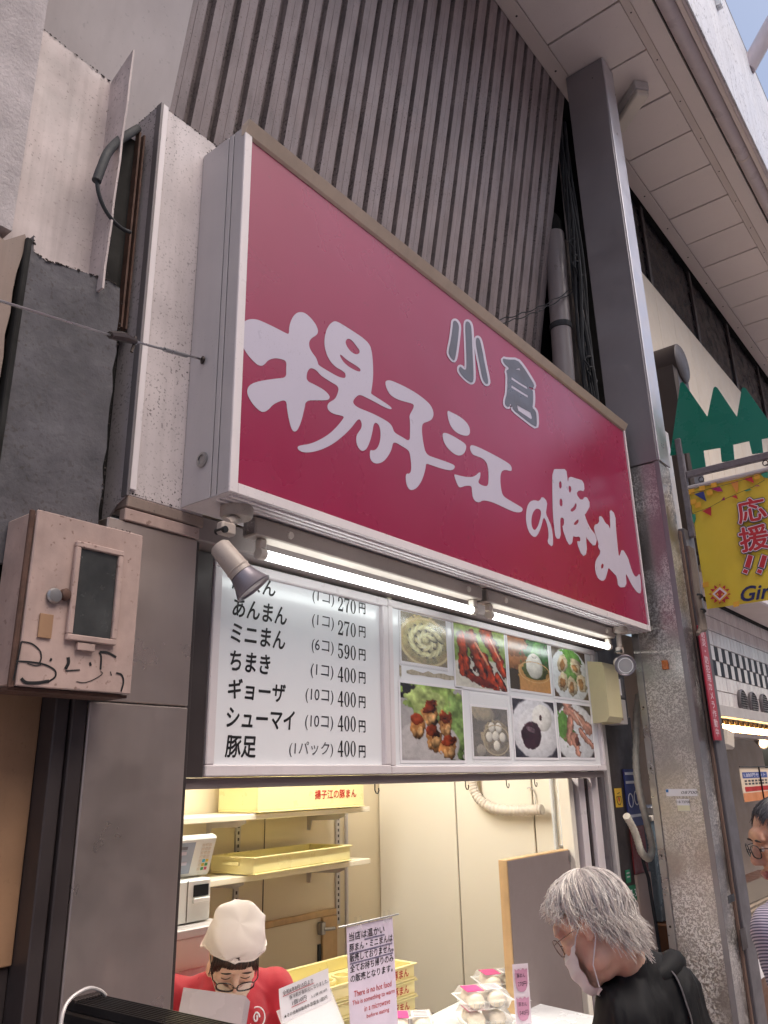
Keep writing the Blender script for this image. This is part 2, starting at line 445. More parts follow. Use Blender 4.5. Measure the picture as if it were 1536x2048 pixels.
M['grey_post'] = paint('grey painted steel', S(108, 104, 108), .45, .2, var=.12, speck=.2, streak=.1)
M['light_post'] = paint('pale grey post', S(204, 198, 196), .4, .1, var=.12, streak=.12)
M['glass_dark'] = paint('dark window glass', S(14, 15, 22), .25, var=.3, spec=.08, bump=0)
M['ply_grey'] = paint('weathered timber', S(120, 108, 100), .8, var=.35, vscale=6, streak=.6, bump=.4, bscale=60)
M['pipe'] = paint('grey drain pipe', S(150, 140, 140), .4, var=.12, streak=.15, speck=.3)
M['wall_in'] = paint('warm cream wall', S(240, 233, 218), .5, var=.03, vscale=1, bump=.01)
M['wall_in2'] = paint('beige back wall', S(228, 214, 186), .55, var=.04, vscale=1, bump=.01)
M['seam'] = paint('grey joint', S(120, 112, 100), .6)
M['shelf'] = paint('cream shelf', S(238, 228, 206), .4, var=.03)
M['wood'] = paint('honey wood', S(206, 172, 126), .5, var=.2, vscale=8, streak=.25, dirt=S(130, 90, 55))
M['wood_dark'] = paint('brown wood', S(110, 72, 46), .5, var=.25, vscale=6, streak=.3)
M['yellow'] = paint('pale yellow plastic', S(238, 226, 166), .35, var=.05, bump=.01)
M['white_gloss'] = paint('white laminate', S(232, 234, 236), .25, var=.03, bump=0)
M['pos_white'] = paint('register plastic', S(228, 228, 222), .4, var=.03)
M['taupe'] = paint('taupe laminate', S(136, 124, 122), .45, var=.05, bump=.02)
M['black'] = paint('black plastic', S(24, 24, 26), .4, var=.2)
M['lamp_grey0'] = paint('grey folded edge', S(120, 114, 116), .5, .2, var=.2, speck=.5)
M['steel'] = paint('worn steel', S(170, 168, 168), .35, .9, var=.2)
M['screw'] = paint('screw head', S(70, 62, 60), .5, .6)
M['red_paint'] = paint('red enamel', S(200, 24, 34), .35, var=.08)
M['paper'] = paint('white paper', S(238, 236, 240), .6, var=.02, bump=0)
M['photo'] = attr_mat('glossy print', .22, .3)

# ------------------------------------------------------------------ ground
g = MB(); g.add([(-80, -80, 0), (80, -80, 0), (80, 80, 0), (-80, 80, 0)], [(0, 1, 2, 3)])
g.build('ground', paint('street paving', S(186, 180, 180), .6, var=.2, vscale=1.2, speck=.3), kind='structure')
g = MB(); g.box(1.40, 3.95, 1.80, 3.22, 0.0, 0.06); g.build('shop_floor', paint('shop floor', S(170, 160, 148), .5), kind='structure')

# ------------------------------------------------------------------ the shop building
bld = thing('shop_building', 'bun shop building with ribbed grey siding above its open counter', 'building', (2.7, 1.9, 0))
KT = 0.894 / 4.71                                  # the siding leans out towards the street as it rises
def tilt_y(z): return 1.71 + KT * (6.40 - z)
PX = 0.117; prof = [(0, .033), (.002, 0), (.040, 0), (.0412, .0025), (.0424, 0), (.080, 0), (.086, .004), (.097, .028), (.104, .032), (.117, .033), (.117, .05), (0, .05)]
Z0, Z1 = 3.42, 6.44
b = MB(); n = len(prof); X0 = 1.374
b.add([(X0 + x, tilt_y(Z0) + y, Z0) for x, y in prof] + [(X0 + x + .017, tilt_y(Z1) + y, Z1) for x, y in prof],
      [(i, (i + 1) % n, n + (i + 1) % n, n + i) for i in range(n)] + [tuple(range(n)), tuple(range(2 * n - 1, n - 1, -1))])
for i in (0, 7, 8): b.mi[i] = 1
M['groove'] = paint('grimy siding groove', S(150, 138, 136), .7, var=.4, vscale=5, streak=.5, speck=.8, sscale=30, sth=.56)
sp = b.build('siding_panel', [M['siding'], M['groove']], bld)
for i in range(1, 26): copy_part(sp, bld, (PX * i, (i * 37 % 7 - 3) * .0006, 0))
b = MB()                                            # plain cream panel left of the siding, same slope
b.add([(0.2, tilt_y(3.2) - .012, 3.2), (1.384, tilt_y(3.2) - .012, 3.2), (1.40, tilt_y(6.44) - .012, 6.44), (0.2, tilt_y(6.44) - .012, 6.44),
       (0.2, tilt_y(3.2) + .05, 3.2), (1.384, tilt_y(3.2) + .05, 3.2), (1.40, tilt_y(6.44) + .05, 6.44), (0.2, tilt_y(6.44) + .05, 6.44)],
      [(0, 1, 2, 3), (7, 6, 5, 4), (0, 4, 5, 1), (1, 5, 6, 2), (2, 6, 7, 3), (3, 7, 4, 0)])
b.build('fascia_panel', M['cream_wall'], bld)
b = MB(); b.box(1.30, 4.12, 1.70, 1.79, 2.335, 2.408, .004); b.build('header_beam', M['taupe'], bld)
b = MB(); b.box(1.336, 4.07, 1.802, 1.87, 2.0, 2.33); b.box(1.385, 4.07, 1.88, 2.6, 2.42, 3.45); b.build('front_wall', M['dark_post'], bld)
b = MB(); b.box(1.336, 4.03, 1.782, 1.85, 1.682, 1.7105, .003); b.box(1.336, 4.03, 1.80, 1.85, 1.712, 2.0); b.build('lintel', M['taupe'], bld)
b = MB(); b.box(1.3, 4.02, 3.22, 3.30, 0, 2.5); b.build('back_wall', M['wall_in2'], bld)
b = MB(); b.box(1.25, 1.332, 1.78, 3.22, 0, 2.5); b.build('side_wall', M['wall_in'], bld, label='left inner wall of the shop')
# right inner wall in flush panels with grey joints
edges = [3.215, 2.655, 2.165, 1.99]
for a, c in zip(edges[:-1], edges[1:]):
    b = MB(); b.box(3.95, 4.0, c + .004, a - .004, 0.5, 2.42, .003); b.build('wall_panel', M['wall_in'], bld)
b = MB(); b.box(3.962, 4.01, 1.9, 3.215, 0.0, 2.42); b.build('wall_backing', M['seam'], bld)
b = MB(); b.box(3.935, 3.955, 1.9, 3.21, 0.05, 0.50, .002); b.build('skirting', M['taupe'], bld)
b = MB(); b.box(3.90, 3.948, 1.965, 1.992, 0.5, 2.42, .003); b.box(3.926, 3.949, 2.035, 2.05, .5, 2.42, .003); b.build('corner_trim', M['white_gloss'], bld)
b = MB(); b.box(1.3, 4.1, 1.87, 3.3, 2.42, 2.50); b.build('ceiling', M['wall_in'], bld)
b = MB(); b.box(1.2, 4.3, 2.3, 7.0, 2.52, 6.9); b.box(1.2, 4.2, 3.32, 7.0, 0, 2.5); b.build('rear_block', M['dark_post'], bld)
# right jamb of the opening: white post, black strip painted for the shaded gap, panel, grey frame, dark cladding
b = MB(); b.box(3.79, 3.835, 1.87, 1.93, 0, 1.68, .003); b.build('jamb_post', M['wall_in'], bld)
b = MB(); b.box(3.835, 3.88, 1.90, 1.95, 0, 1.68); b.build('jamb_gap', M['dark'], bld)
b = MB(); b.box(3.88, 3.945, 1.86, 1.92, 0, 1.68, .003); b.build('jamb_post', M['white_frame'], bld)
b = MB(); b.box(3.953, 3.972, 1.855, 1.9, 0, 1.68, .002); b.build('jamb_gap', M['dark_post'], bld)
b = MB(); b.box(3.974, 4.052, 1.835, 1.9, 0, 2.0, .003); b.build('jamb_panel', M['white_frame'], bld)
b = MB(); b.box(4.054, 4.083, 1.81, 1.9, 0, 2.33, .003); b.build('jamb_frame', M['grey_post'], bld)
b = MB(); b.box(4.085, 4.118, 1.79, 1.9, 0, 2.33, .003); b.build('jamb_frame', M['light_post'], bld)
b = MB(); b.box(4.12, 4.50, 1.80, 1.9, 0, 2.0, .003); b.box(4.12, 4.50, 1.81, 1.9, 2.002, 3.3, .003); b.build('dark_cladding', M['dark_post'], bld)
# hooks below the lintel
for x in (2.23, 2.80, 3.12, 3.37):
    b = MB(); b.tube([(x, 1.83, 1.684), (x, 1.83, 1.662), (x + .006, 1.83, 1.652), (x + .016, 1.83, 1.650), (x + .022, 1.83, 1.660), (x + .02, 1.83, 1.668)], .0022, 6)
    b.build('hook', M['screw'], bld)
# ------------------------------------------------------------------ left: neighbouring wall, broken panel, mortar patch, cladding
stu = MB(); stu.box(0.0, 0.703, 1.70, 2.3, 2.99, 8.0); stu.build('stucco_wall', M['stucco'], None, 'rough grey white stucco wall at the far left edge', 'wall')
pn = thing('fascia_box', 'dirty white sheet metal fascia box with bent side flange', 'panel', (0.82, 1.8, 2.9))
def P3(px, py, y): return at(px, py, 1, y)
tl, tr, br, bl = P3(70, 46, 1.75), P3(222, 165, 1.75), P3(178, 600, 1.75), P3(-6, 560, 1.75)
b = MB()
NS = 14; top = [tl + (tr - tl) * i / NS + np.array([0, 0, (random.random() - .5) * .006]) for i in range(NS + 1)]
b.prism([bl, br] + top[::-1], (0, .012, 0)); b.build('front_sheet', M['dirty_white'], pn)
b = MB(); fl = []
for i in range(12):
    z = tr[2] + (br[2] - tr[2]) * i / 11; fl.append(np.array([tr[0], 1.75 - .075 - .03 * (1 - i / 11) + (.0022 * math.sin(i * 2.1)), z + (.055 if i == 0 else 0)]))
b.prism([np.array([tr[0], 1.75, tr[2]])] + fl + [np.array([tr[0], 1.75, br[2]])], (.006, 0, 0)); b.build('side_flange', M['dirty_white'], pn)
b = MB(); b.box(tl[0] - .028, tl[0] - .004, 1.735, 1.80, 2.9, tl[2] - .02, .002); b.build('edge_strip', M['old_grey'], pn)
b = MB()
b.box(tr[0] + .010, 1.085, 1.765, 1.79, 2.9, 3.56); b.build('gap_shade', M['dark'], pn)  # dark sheet added for the shade in the gap beside the flange
b = MB()
for i, x in enumerate((1.045, 1.060)): b.box(x, x + .006, 1.742, 1.764, 2.9, 3.58)
b.build('inner_batten', M['rust'], pn)
sl_ = thing('mortar_patch', 'dark grey mortar skim with a ragged top edge under the white fascia box', 'wall', (0.88, 1.72, 2.1))
b = MB(); topz = [(0.757, 3.01), (0.762, 2.965), (0.80, 2.955), (0.83, 2.965), (0.86, 2.97), (0.90, 2.978), (0.94, 2.985), (0.975, 2.99), (1.006, 2.985)]
rag = [(1.012 + .004 * math.sin(i * 3.7), 2.9 - i * .055) for i in range(13)]
lag = [(0.744 + .004 * math.sin(i * 2.9), 2.15 + i * .07) for i in range(12)]
b.prism([(x, 1.70, z) for x, z in topz + rag + lag], (0, .03, 0)); b.build('skim', M['slate'], sl_)
b = MB(); b.box(0.737, 0.752, 1.69, 1.72, 2.15, 2.99, .003); b.build('edge_strip', M['dark'], sl_)
bw = MB(); tz = [(0.60, 2.965), (0.66, 2.96), (0.69, 2.955), (0.735, 3.0), (0.742, 2.985), (0.735, 2.93), (0.728, 2.88)]
bw.prism([(x, 1.70, z) for x, z in tz] + [(0.726 + .003 * math.sin(i * 2.3), 1.70, 2.83 - i * .06) for i in range(14)] + [(0.3, 1.70, 2.0), (.3, 1.70, 2.96)], (0, .06, 0))
bw.build('beige_board', M['beige'], None, 'beige board with torn top corner beside the dark mortar', 'board')
b = MB(); b.box(0.0, 1.08, 1.80, 1.9, 0, 3.45); b.build('boundary_wall', M['dark'], None, 'wall behind the broken cladding, near black for the shade in the gap', 'wall')  # wall blackened to give the depth of shade in the gap
cl = thing('corner_cladding', 'speckled white and grey sheet metal corner box between mortar and red sign', 'cladding', (1.2, 1.78, 2.3))
b = MB(); b.box(1.088, 1.33, 1.70, 1.712, 2.405, 3.688, .002); b.build('front_sheet', M['old_white'], cl)
b = MB(); b.box(1.086, 1.106, 1.692, 1.6995, 2.42, 3.69, .002); b.build('edge_strip', M['white_frame'], cl)
b = MB()
rb = [(1.7, 2.40), (1.735, 2.385), (1.79, 2.345), (1.86, 2.335)]
b.prism([(1.080, y, z) for y, z in rb] + [(1.080, 1.858, 3.68), (1.080, 1.83, 3.686), (1.080, 1.80, 3.683), (1.080, 1.77, 3.687), (1.080, 1.7, 3.688)], (.0055, 0, 0)); b.build('side_sheet', M['old_grey'], cl)
b = MB(); b.box(1.077, 1.0855, 1.690, 1.716, 2.40, 3.688, .001); b.build('corner_strip', M['lamp_grey0'], cl)
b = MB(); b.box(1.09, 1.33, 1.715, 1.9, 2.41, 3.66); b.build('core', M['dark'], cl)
b = MB(); b.box(1.083, 1.33, 1.694, 1.78, 2.372, 2.403, .003); b.build('bottom_trim', M['beige'], cl)
# hose
hs = thing('drain_hose', 'black foam sleeved hose looping out of the gap beside the cladding', 'hose', (1.02, 1.66, 3.2))
pts = [P3(275, 258, 1.77), P3(258, 268, 1.72), P3(236, 283, 1.68), P3(216, 305, 1.66), P3(203, 335, 1.65), P3(193, 362, 1.65)]
def spline(P, n=6):
    P = [np.array(p, float) for p in P]; Q = [P[0]] + P + [P[-1]]; out = []
    for i in range(1, len(Q) - 2):
        for k_ in range(n):
            t = k_ / n; a, b_, c_, d_ = Q[i - 1], Q[i], Q[i + 1], Q[i + 2]
            out.append(.5 * ((2 * b_) + (-a + c_) * t + (2 * a - 5 * b_ + 4 * c_ - d_) * t * t + (-a + 3 * b_ - 3 * c_ + d_) * t ** 3))
    out.append(P[-1]); return out
b = MB(); b.tube(spline(pts), .0125, 14); b.build('foam_sleeve', M['rubber'], hs)
b = MB(); b.tube(spline([P3(194, 358, 1.65), P3(197, 385, 1.652), P3(208, 415, 1.66), P3(225, 440, 1.67), P3(244, 457, 1.69), P3(260, 464, 1.71)]), .0055, 10); b.build('inner_hose', M['rubber'], hs)
# ------------------------------------------------------------------ steel post left of the counter, dark posts, tan board
po = thing('counter_post', 'wide grey steel clad post left of the menu board', 'post', (1.2, 1.72, 0))
b = MB(); b.box(1.037, 1.317, 1.70, 1.76, 1.886, 2.334, .003); b.build('upper_sheet', M['metal_panel'], po)
b = MB(); b.box(1.037, 1.317, 1.70, 1.76, 0, 1.883, .003); b.build('lower_sheet', M['metal_panel'], po)
b = MB(); b.box(1.080, 1.317, 1.694, 1.72, 2.336, 2.368, .002); b.build('top_trim', M['pinkbox'], po)
b = MB(); b.box(1.3185, 1.334, 1.712, 1.80, 0, 2.334, .002); b.build('reveal', M['dark_post'], po)
b = MB(); b.box(1.336, 1.428, 1.765, 1.80, 1.7125, 2.33, .002); b.build('inner_stile', M['dark_post'], po)
dp = thing('door_frame', 'dark bronze double upright beside the tan board', 'frame', (1.0, 1.74, 0))
for x0, x1, y in ((0.962, 0.996, 1.715), (0.999, 1.036, 1.705)):
    b = MB(); b.box(x0, x1, y, 1.80, 0, 1.90, .003); b.build('upright', M['dark_post'], dp)
tb = thing('tan_board', 'tan plywood board at the left edge, warm light and shadow in its colours', 'board', (0.8, 1.77, 0))
b = MB(); b.box(0.3, 0.961, 1.775, 1.795, 1.345, 1.92, .002); b.build('upper_board', M['tan'], tb)  # tan colour carries the warm light on this part
b = MB(); b.box(0.3, 0.961, 1.785, 1.798, 0, 1.342, .002); b.build('shadow_board', M['dark_post'], tb)  # dark board put in for the shadow below the warm part

# ------------------------------------------------------------------ meter box
mb = thing('meter_box', 'faded pink steel meter box with glass window and marker scribble', 'meter box', (0.93, 1.6, 1.88))
b = MB(); b.box(0.790, 1.060, 1.600, 1.698, 1.892, 2.262, .004); b.build('case', M['pinkbox'], mb)
b = MB(); b.box(0.800, 1.068, 1.588, 1.598, 1.892, 2.268, .003); b.build('door', M['pinkbox'], mb)
b = MB(); b.box(0.7865, 0.798, 1.592, 1.6, 1.888, 2.266, .002); b.build('hinge_edge', M['rust'], mb)
b = MB(); b.box(0.79, 1.066, 1.60, 1.69, 1.884, 1.8905); b.build('bottom_lip', M['rust'], mb)
wf = MB(); wx0, wx1, wz0, wz1 = 0.892, 1.013, 1.995, 2.215
wf.box(wx0, wx1, 1.576, 1.587, wz1 - .013, wz1, .002); wf.box(wx0, wx1, 1.576, 1.587, wz0, wz0 + .013, .002)
wf.box(wx0, wx0 + .013, 1.576, 1.587, wz0 + .0132, wz1 - .0132, .002); wf.box(wx1 - .013, wx1, 1.576, 1.587, wz0 + .0132, wz1 - .0132, .002)
wfo = wf.build('window_frame', M['pinkbox'], mb)
b = MB(); b.box(wx0 + .0135, wx1 - .0135, 1.583, 1.5875, wz0 + .0135, wz1 - .0135); b.build('pane', paint('grimy glass', S(66, 68, 68), .18, var=.5, vscale=12, speck=.3, spec=.6), mb)
b = MB(); b.lathe((0.857, 1.588, 2.085), (0, -1, 0), [(.0, .0), (.016, .0), (.017, .006), (.014, .011), (0.0, .012)]); lo = b.build('lock', M['steel'], mb)
b = MB(); b.lathe((0.880, 1.587, 2.091), (.35, -1, .1), [(.0, .0), (.013, .0), (.013, .009), (.009, .013), (0.0, .014)]); b.build('lock_cover', M['rust'], lo)
b = MB(); b.box(0.831, 0.861, 1.583, 1.587, 1.993, 2.044, .001); b.build('yellow_label', M['tan'], mb)
b = MB(); b.box(0.92, 0.962, 1.578, 1.587, 1.976, 1.992, .001); b.build('latch_plate', M['pinkbox'], mb)
# marker scribble, strokes on the door plane
def stroke(pxs, r):
    return spline([at(x, y, 1, 1.5868) for x, y in pxs], 5), r
z3 = lambda u, v: (u * 420 / 1536, 1000 + v * 420 / 1536)
scr = MB()
for Lp, r in (([(155, 1040), (128, 1180), (95, 1320)], .0018), ([(155, 1036), (230, 1050), (290, 1100), (302, 1150), (290, 1190)], .0017),
              ([(118, 1180), (220, 1185), (330, 1205), (400, 1245), (405, 1290), (360, 1325)], .0020), ([(360, 1325), (270, 1338), (190, 1335), (155, 1305)], .0036),
              ([(200, 1195), (260, 1212), (300, 1205)], .0012), ([(365, 1165), (378, 1172)], .0035), ([(497, 1150), (500, 1190), (478, 1235)], .0040),
              ([(480, 1250), (585, 1243)], .0016), ([(657, 1187), (665, 1212)], .0026), ([(725, 1115), (740, 1150), (735, 1240)], .0024),
              ([(730, 1112), (790, 1118), (850, 1150)], .0028), ([(735, 1255), (750, 1270), (690, 1310), (620, 1335), (560, 1328)], .0010),
              ([(808, 1255), (815, 1285)], .0013), ([(850, 1265), (890, 1280), (903, 1330), (885, 1400)], .0022)):
    pts_, rr_ = stroke([z3(*q) for q in Lp], r); scr.tube(pts_, rr_, 5)
for i, q in enumerate(scr.v): scr.v[i] = (q[0], 1.5868 + (q[1] - 1.5868) * .12, q[2])
scr.build('marker_scribble', M['black_ink'], mb)

# ------------------------------------------------------------------ the big sign
sg = thing('shop_sign', 'large red shop sign box with white brush lettering over the counter', 'sign', (2.7, 1.6, 2.4))
SX0, SX1, SZ0, SZ1 = 1.252, 4.165, 2.412, 3.612
b = MB(); b.box(SX0 + .004, SX1 - .004, 1.530, 1.70, SZ0 + .05, SZ1 - .006); b.build('body', M['grey_post'], sg)
for y0, y1 in ((1.502, 1.548), (1.5525, 1.572), (1.5765, 1.698)):
    b = MB(); b.box(SX0, SX0 + .0035, y0, y1, SZ0, SZ1 - .004, .0008); b.build('side_strip', M['sign_side'], sg)
b = MB(); b.box(SX0 - .0005, SX0 + .028, 1.497, 1.505, SZ0, SZ1 - .002, .0015); b.build('frame_rail', M['white_frame'], sg)
b = MB(); b.box(SX0 + .0285, SX1 - .0155, 1.497, 1.505, SZ0, SZ0 + .030, .0015); b.build('frame_rail', M['white_frame'], sg)
b = MB(); b.box(SX1 - .015, SX1, 1.497, 1.56, SZ0, SZ1 - .002, .0015); b.build('frame_rail', M['white_frame'], sg)
b = MB(); b.prism([(SX0 - .001, 1.505, SZ1 - .036), (SX0 - .001, 1.4965, SZ1 - .03), (SX0 - .001, 1.478, SZ1 + .006), (SX0 - .001, 1.483, SZ1 + .010), (SX0 - .001, 1.515, SZ1 + .002), (SX0 - .001, 1.515, SZ1 - .036)], (SX1 - SX0 + .004, 0, 0)); b.build('top_cap', M['cap'], sg)
b = MB(); b.box(SX0 + .0285, SX1 - .0155, 1.5062, 1.515, SZ0 + .0305, SZ1 - .0365); b.build('red_face', M['sign_red'], sg)
b = MB(); b.box(SX0 + .004, SX1, 1.507, 1.70, SZ0, SZ0 + .006); b.build('underside', M['white_frame'], sg)
for y in (1.512, 1.535, 1.56):
    b = MB(); b.box(SX0 + .02, SX1 - .02, y, y + .012, SZ0 - .006, SZ0 - .0005, .001); b.build('underside_rail', M['white_frame'], sg)
b = MB(); b.lathe((SX0 - .0005, 1.615, 2.53), (-1, 0, 0), [(.0, .0), (.022, .0), (.022, .004), (.014, .006), (.013, .002), (0.0, .002)]); b.build('cap_plug', M['steel'], sg)
b = MB(); b.box(2.75, 3.62, 1.66, 1.76, SZ1 + .004, SZ1 + .03, .003); b.build('rear_channel', M['white_frame'], sg)
# lettering traced on the face
YF = 1.5052
def face(u, v, k=0.0):
    p = at(u, v, 1, YF - k); return p
def trace(L, ox, oy, sc, it=2): return smooth_loop([(ox + u * sc, oy + v * sc) for u, v in L], it)
def put(loops, name, m, k=0.0): return flat_shape(loops, name, m, lambda u, v: face(u, v, k), sg)
c1 = (460, 600, 440 / 1536); c2 = (860, 620, 440 / 1453); c5 = (1000, 350, 300 / 1229)
A1 = [(412,235),(412,190),(430,130),(460,92),(490,83),(525,90),(570,130),(605,180),(617,220),(605,245),(570,265),(552,290),(553,330),(575,370),(600,400),(615,440),(617,455),(700,505),(760,538),(800,547),(808,535),(805,510),(780,490),(740,470),(700,430),(670,370),(657,300),(665,230),(690,175),(720,150),(745,148),(800,180),(870,225),(930,265),(975,310),(988,350),(995,400),(1000,480),(998,560),(985,645),(985,655),(1040,690),(1110,735),(1132,758),(1120,763),(1080,750),(1000,705),(940,675),(905,660),(880,675),(858,705),(865,730),(900,755),(980,785),(1060,825),(1110,855),(1135,885),(1145,925),(1200,955),(1255,990),(1257,920),(1257,840),(1250,810),(1270,775),(1285,745),(1280,725),(1240,715),(1170,695),(1120,665),(1095,625),(1083,580),(1090,562),(1120,560),(1180,585),(1260,625),(1330,670),(1390,720),(1415,760),(1423,800),(1410,835),(1380,850),(1350,858),(1340,880),(1340,930),(1350,1000),(1368,1080),(1440,1105),(1555,1145),(1574,1164),(1555,1190),(1500,1185),(1396,1150),(1368,1140),(1365,1180),(1345,1250),(1310,1310),(1265,1332),(1240,1310),(1228,1270),(1226,1225),(1235,1210),(1250,1215),(1265,1195),(1265,1140),(1258,1090),(1250,1050),(1200,1020),(1140,985),(1130,1040),(1105,1090),(1070,1130),(1025,1145),(990,1130),(975,1095),(977,1055),(985,1047),(1000,1052),(1025,1040),(1045,1000),(1053,940),(1045,880),(1020,853),(1003,865),(995,920),(980,980),(955,1040),(925,1057),(900,1040),(882,1000),(880,955),(895,925),(915,900),(922,865),(908,832),(890,835),(850,890),(790,950),(720,1005),(640,1045),(570,1063),(510,1065),(475,1045),(470,1025),(490,1015),(560,1005),(630,975),(700,930),(750,880),(790,830),(795,815),(780,808),(720,795),(685,770),(678,740),(690,715),(730,695),(750,660),(762,605),(700,570),(630,525),(605,490),(565,472),(545,490),(535,520),(535,565),(600,595),(660,630),(690,660),(698,680),(685,700),(620,700),(530,700),(520,760),(500,840),(475,905),(452,923),(430,905),(410,830),(398,760),(395,712),(375,698),(340,710),(300,730),(270,765),(240,783),(210,778),(160,730),(125,670),(118,635),(130,600),(170,575),(250,558),(330,548),(392,542),(392,480),(395,425),(350,410),(310,405),(265,420),(240,452),(215,462),(180,445),(120,380),(80,310),(70,240),(72,190),(95,150),(140,132),(190,135),(260,165),(340,205),(400,237)]
H1 = [(805,300),(812,275),(832,268),(860,290),(885,325),(905,350),(905,370),(885,382),(855,370),(825,340)]
H2 = [(765,385),(775,380),(810,415),(860,445),(905,475),(913,490),(905,502),(870,490),(820,460),(785,425)]
put([trace(A1, *c1), trace(H1, *c1), trace(H2, *c1)], 'brush_lettering', M['letter'])
for L in ([(112,660),(140,675),(200,705),(245,745),(265,785),(262,825),(235,833),(180,815),(140,775),(120,725)],
          [(82,820),(95,808),(140,825),(200,860),(238,888),(240,915),(225,950),(190,965),(150,945),(110,905),(88,865)],
          [(158,1090),(165,1085),(200,1095),(250,1105),(295,1100),(325,1070),(335,1075),(330,1110),(315,1140),(345,1160),(375,1165),(385,1150),(387,1100),(385,1050),(375,1010),(350,980),(310,965),(280,955),(263,920),(265,895),(285,892),(340,915),(420,955),(500,1000),(535,1025),(541,1055),(535,1065),(500,1055),(475,1062),(465,1090),(465,1150),(475,1210),(490,1235),(540,1265),(600,1300),(615,1315),(605,1335),(570,1338),(520,1320),(450,1285),(400,1265),(350,1255),(325,1272),(300,1265),(282,1240),(277,1200),(275,1160),(235,1160),(205,1172),(190,1170),(175,1140)]):
    put([trace(L, *c2)], 'brush_lettering', M['letter'])
put([trace([(742,1228),(776,1268),(770,1310),(765,1345),(782,1380),(803,1430),(813,1500),(811,1570),(773,1535),(785,1495),(778,1430),(760,1378),(748,1372),(733,1440),(710,1488),(690,1502),(660,1480),(640,1430),(632,1370),(640,1300),(660,1265),(690,1255),(722,1264)], *c2, 1),
     trace([(690,1320),(708,1310),(728,1318),(735,1340),(728,1380),(712,1430),(692,1458),(675,1440),(668,1395),(675,1350)], *c2)], 'brush_lettering', M['letter'])
put([trace([(808,1052),(855,1050),(900,1050),(907,1105),(911,1140),(918,1098),(965,1112),(1015,1128),(1022,1200),(985,1188),(965,1215),(1000,1262),(1030,1225),(1062,1283),(1030,1345),(1020,1350),(1050,1430),(1105,1500),(1090,1570),(1040,1515),(1030,1490),(1038,1610),(1005,1630),(965,1525),(995,1530),(990,1495),(960,1500),(945,1490),(940,1545),(912,1552),(870,1430),(885,1420),(885,1375),(862,1370),(860,1400),(865,1510),(830,1510),(820,1440),(810,1330),(808,1200)], *c2, 1)] +
    [trace(h, *c2, 1) for h in ([(853,1132),(868,1132),(870,1178),(853,1178)], [(855,1247),(873,1247),(876,1296),(857,1296)], [(913,1162),(930,1162),(935,1190),(920,1213)], [(925,1320),(950,1300),(962,1272),(970,1290),(960,1320),(935,1335)], [(945,1415),(978,1378),(983,1400),(963,1422)])], 'brush_lettering', M['letter'])
put([trace([(1078,1422),(1118,1408),(1115,1360),(1135,1362),(1160,1410),(1180,1420),(1190,1452),(1190,1400),(1185,1310),(1225,1350),(1228,1450),(1240,1560),(1248,1640),(1268,1570),(1310,1640),(1322,1690),(1345,1750),(1365,1765),(1385,1735),(1393,1800),(1395,1870),(1375,1872),(1340,1830),(1310,1770),(1292,1735),(1300,1830),(1242,1832),(1235,1760),(1215,1740),(1195,1720),(1178,1700),(1170,1740),(1155,1785),(1130,1790),(1100,1760),(1088,1700),(1095,1650),(1130,1600),(1108,1562),(1115,1545),(1095,1490)], *c2, 1),
     trace([(1128,1690),(1140,1672),(1148,1685),(1143,1705),(1132,1708)], *c2, 1)], 'brush_lettering', M['letter'])
for L in ([(152,75),(165,68),(180,78),(193,105),(190,150),(180,240),(165,335),(150,330),(125,295),(122,270),(140,190),(150,110)],
          [(233,85),(245,72),(265,85),(275,120),(280,250),(290,440),(285,475),(270,480),(235,455),(195,410),(190,385),(200,370),(225,395),(240,392),(243,340),(238,220)],
          [(302,190),(315,180),(330,195),(345,260),(365,370),(388,475),(380,490),(365,485),(345,450),(330,370),(305,240)]):
    q = trace(L, *c2, 2); put([q], 'grey_lettering', M['letter_grey'], .0014); put([offset_loop(q, 4.2)], 'lettering_outline', M['letter'], .0006 if L[0][0] != 233 else .0001)
KG = trace([(20,1500),(60,1512),(140,1512),(190,1570),(250,1665),(282,1720),(275,1745),(240,1738),(228,1730),(240,1750),(268,1760),(272,1800),(272,1870),(265,1905),(290,1930),(300,1960),(303,2060),(285,2062),(190,1990),(110,1925),(100,1895),(85,1872),(80,1890),(65,1905),(40,1880),(42,1840),(55,1800),(60,1740),(62,1640),(50,1600),(72,1592),(70,1575),(30,1540)], *c5, 1)
holes = [trace(h, *c5, 0) for h in ([(128,1592),(158,1582),(166,1600)], [(95,1655),(222,1738),(224,1756),(95,1675)], [(95,1722),(228,1806),(228,1824),(95,1742)], [(140,1885),(250,1945),(262,1990),(255,2000),(150,1930)])]
put([KG] + holes, 'grey_lettering', M['letter_grey'], .0014); put([offset_loop(KG, 4.2)], 'lettering_outline', M['letter'], .0006)

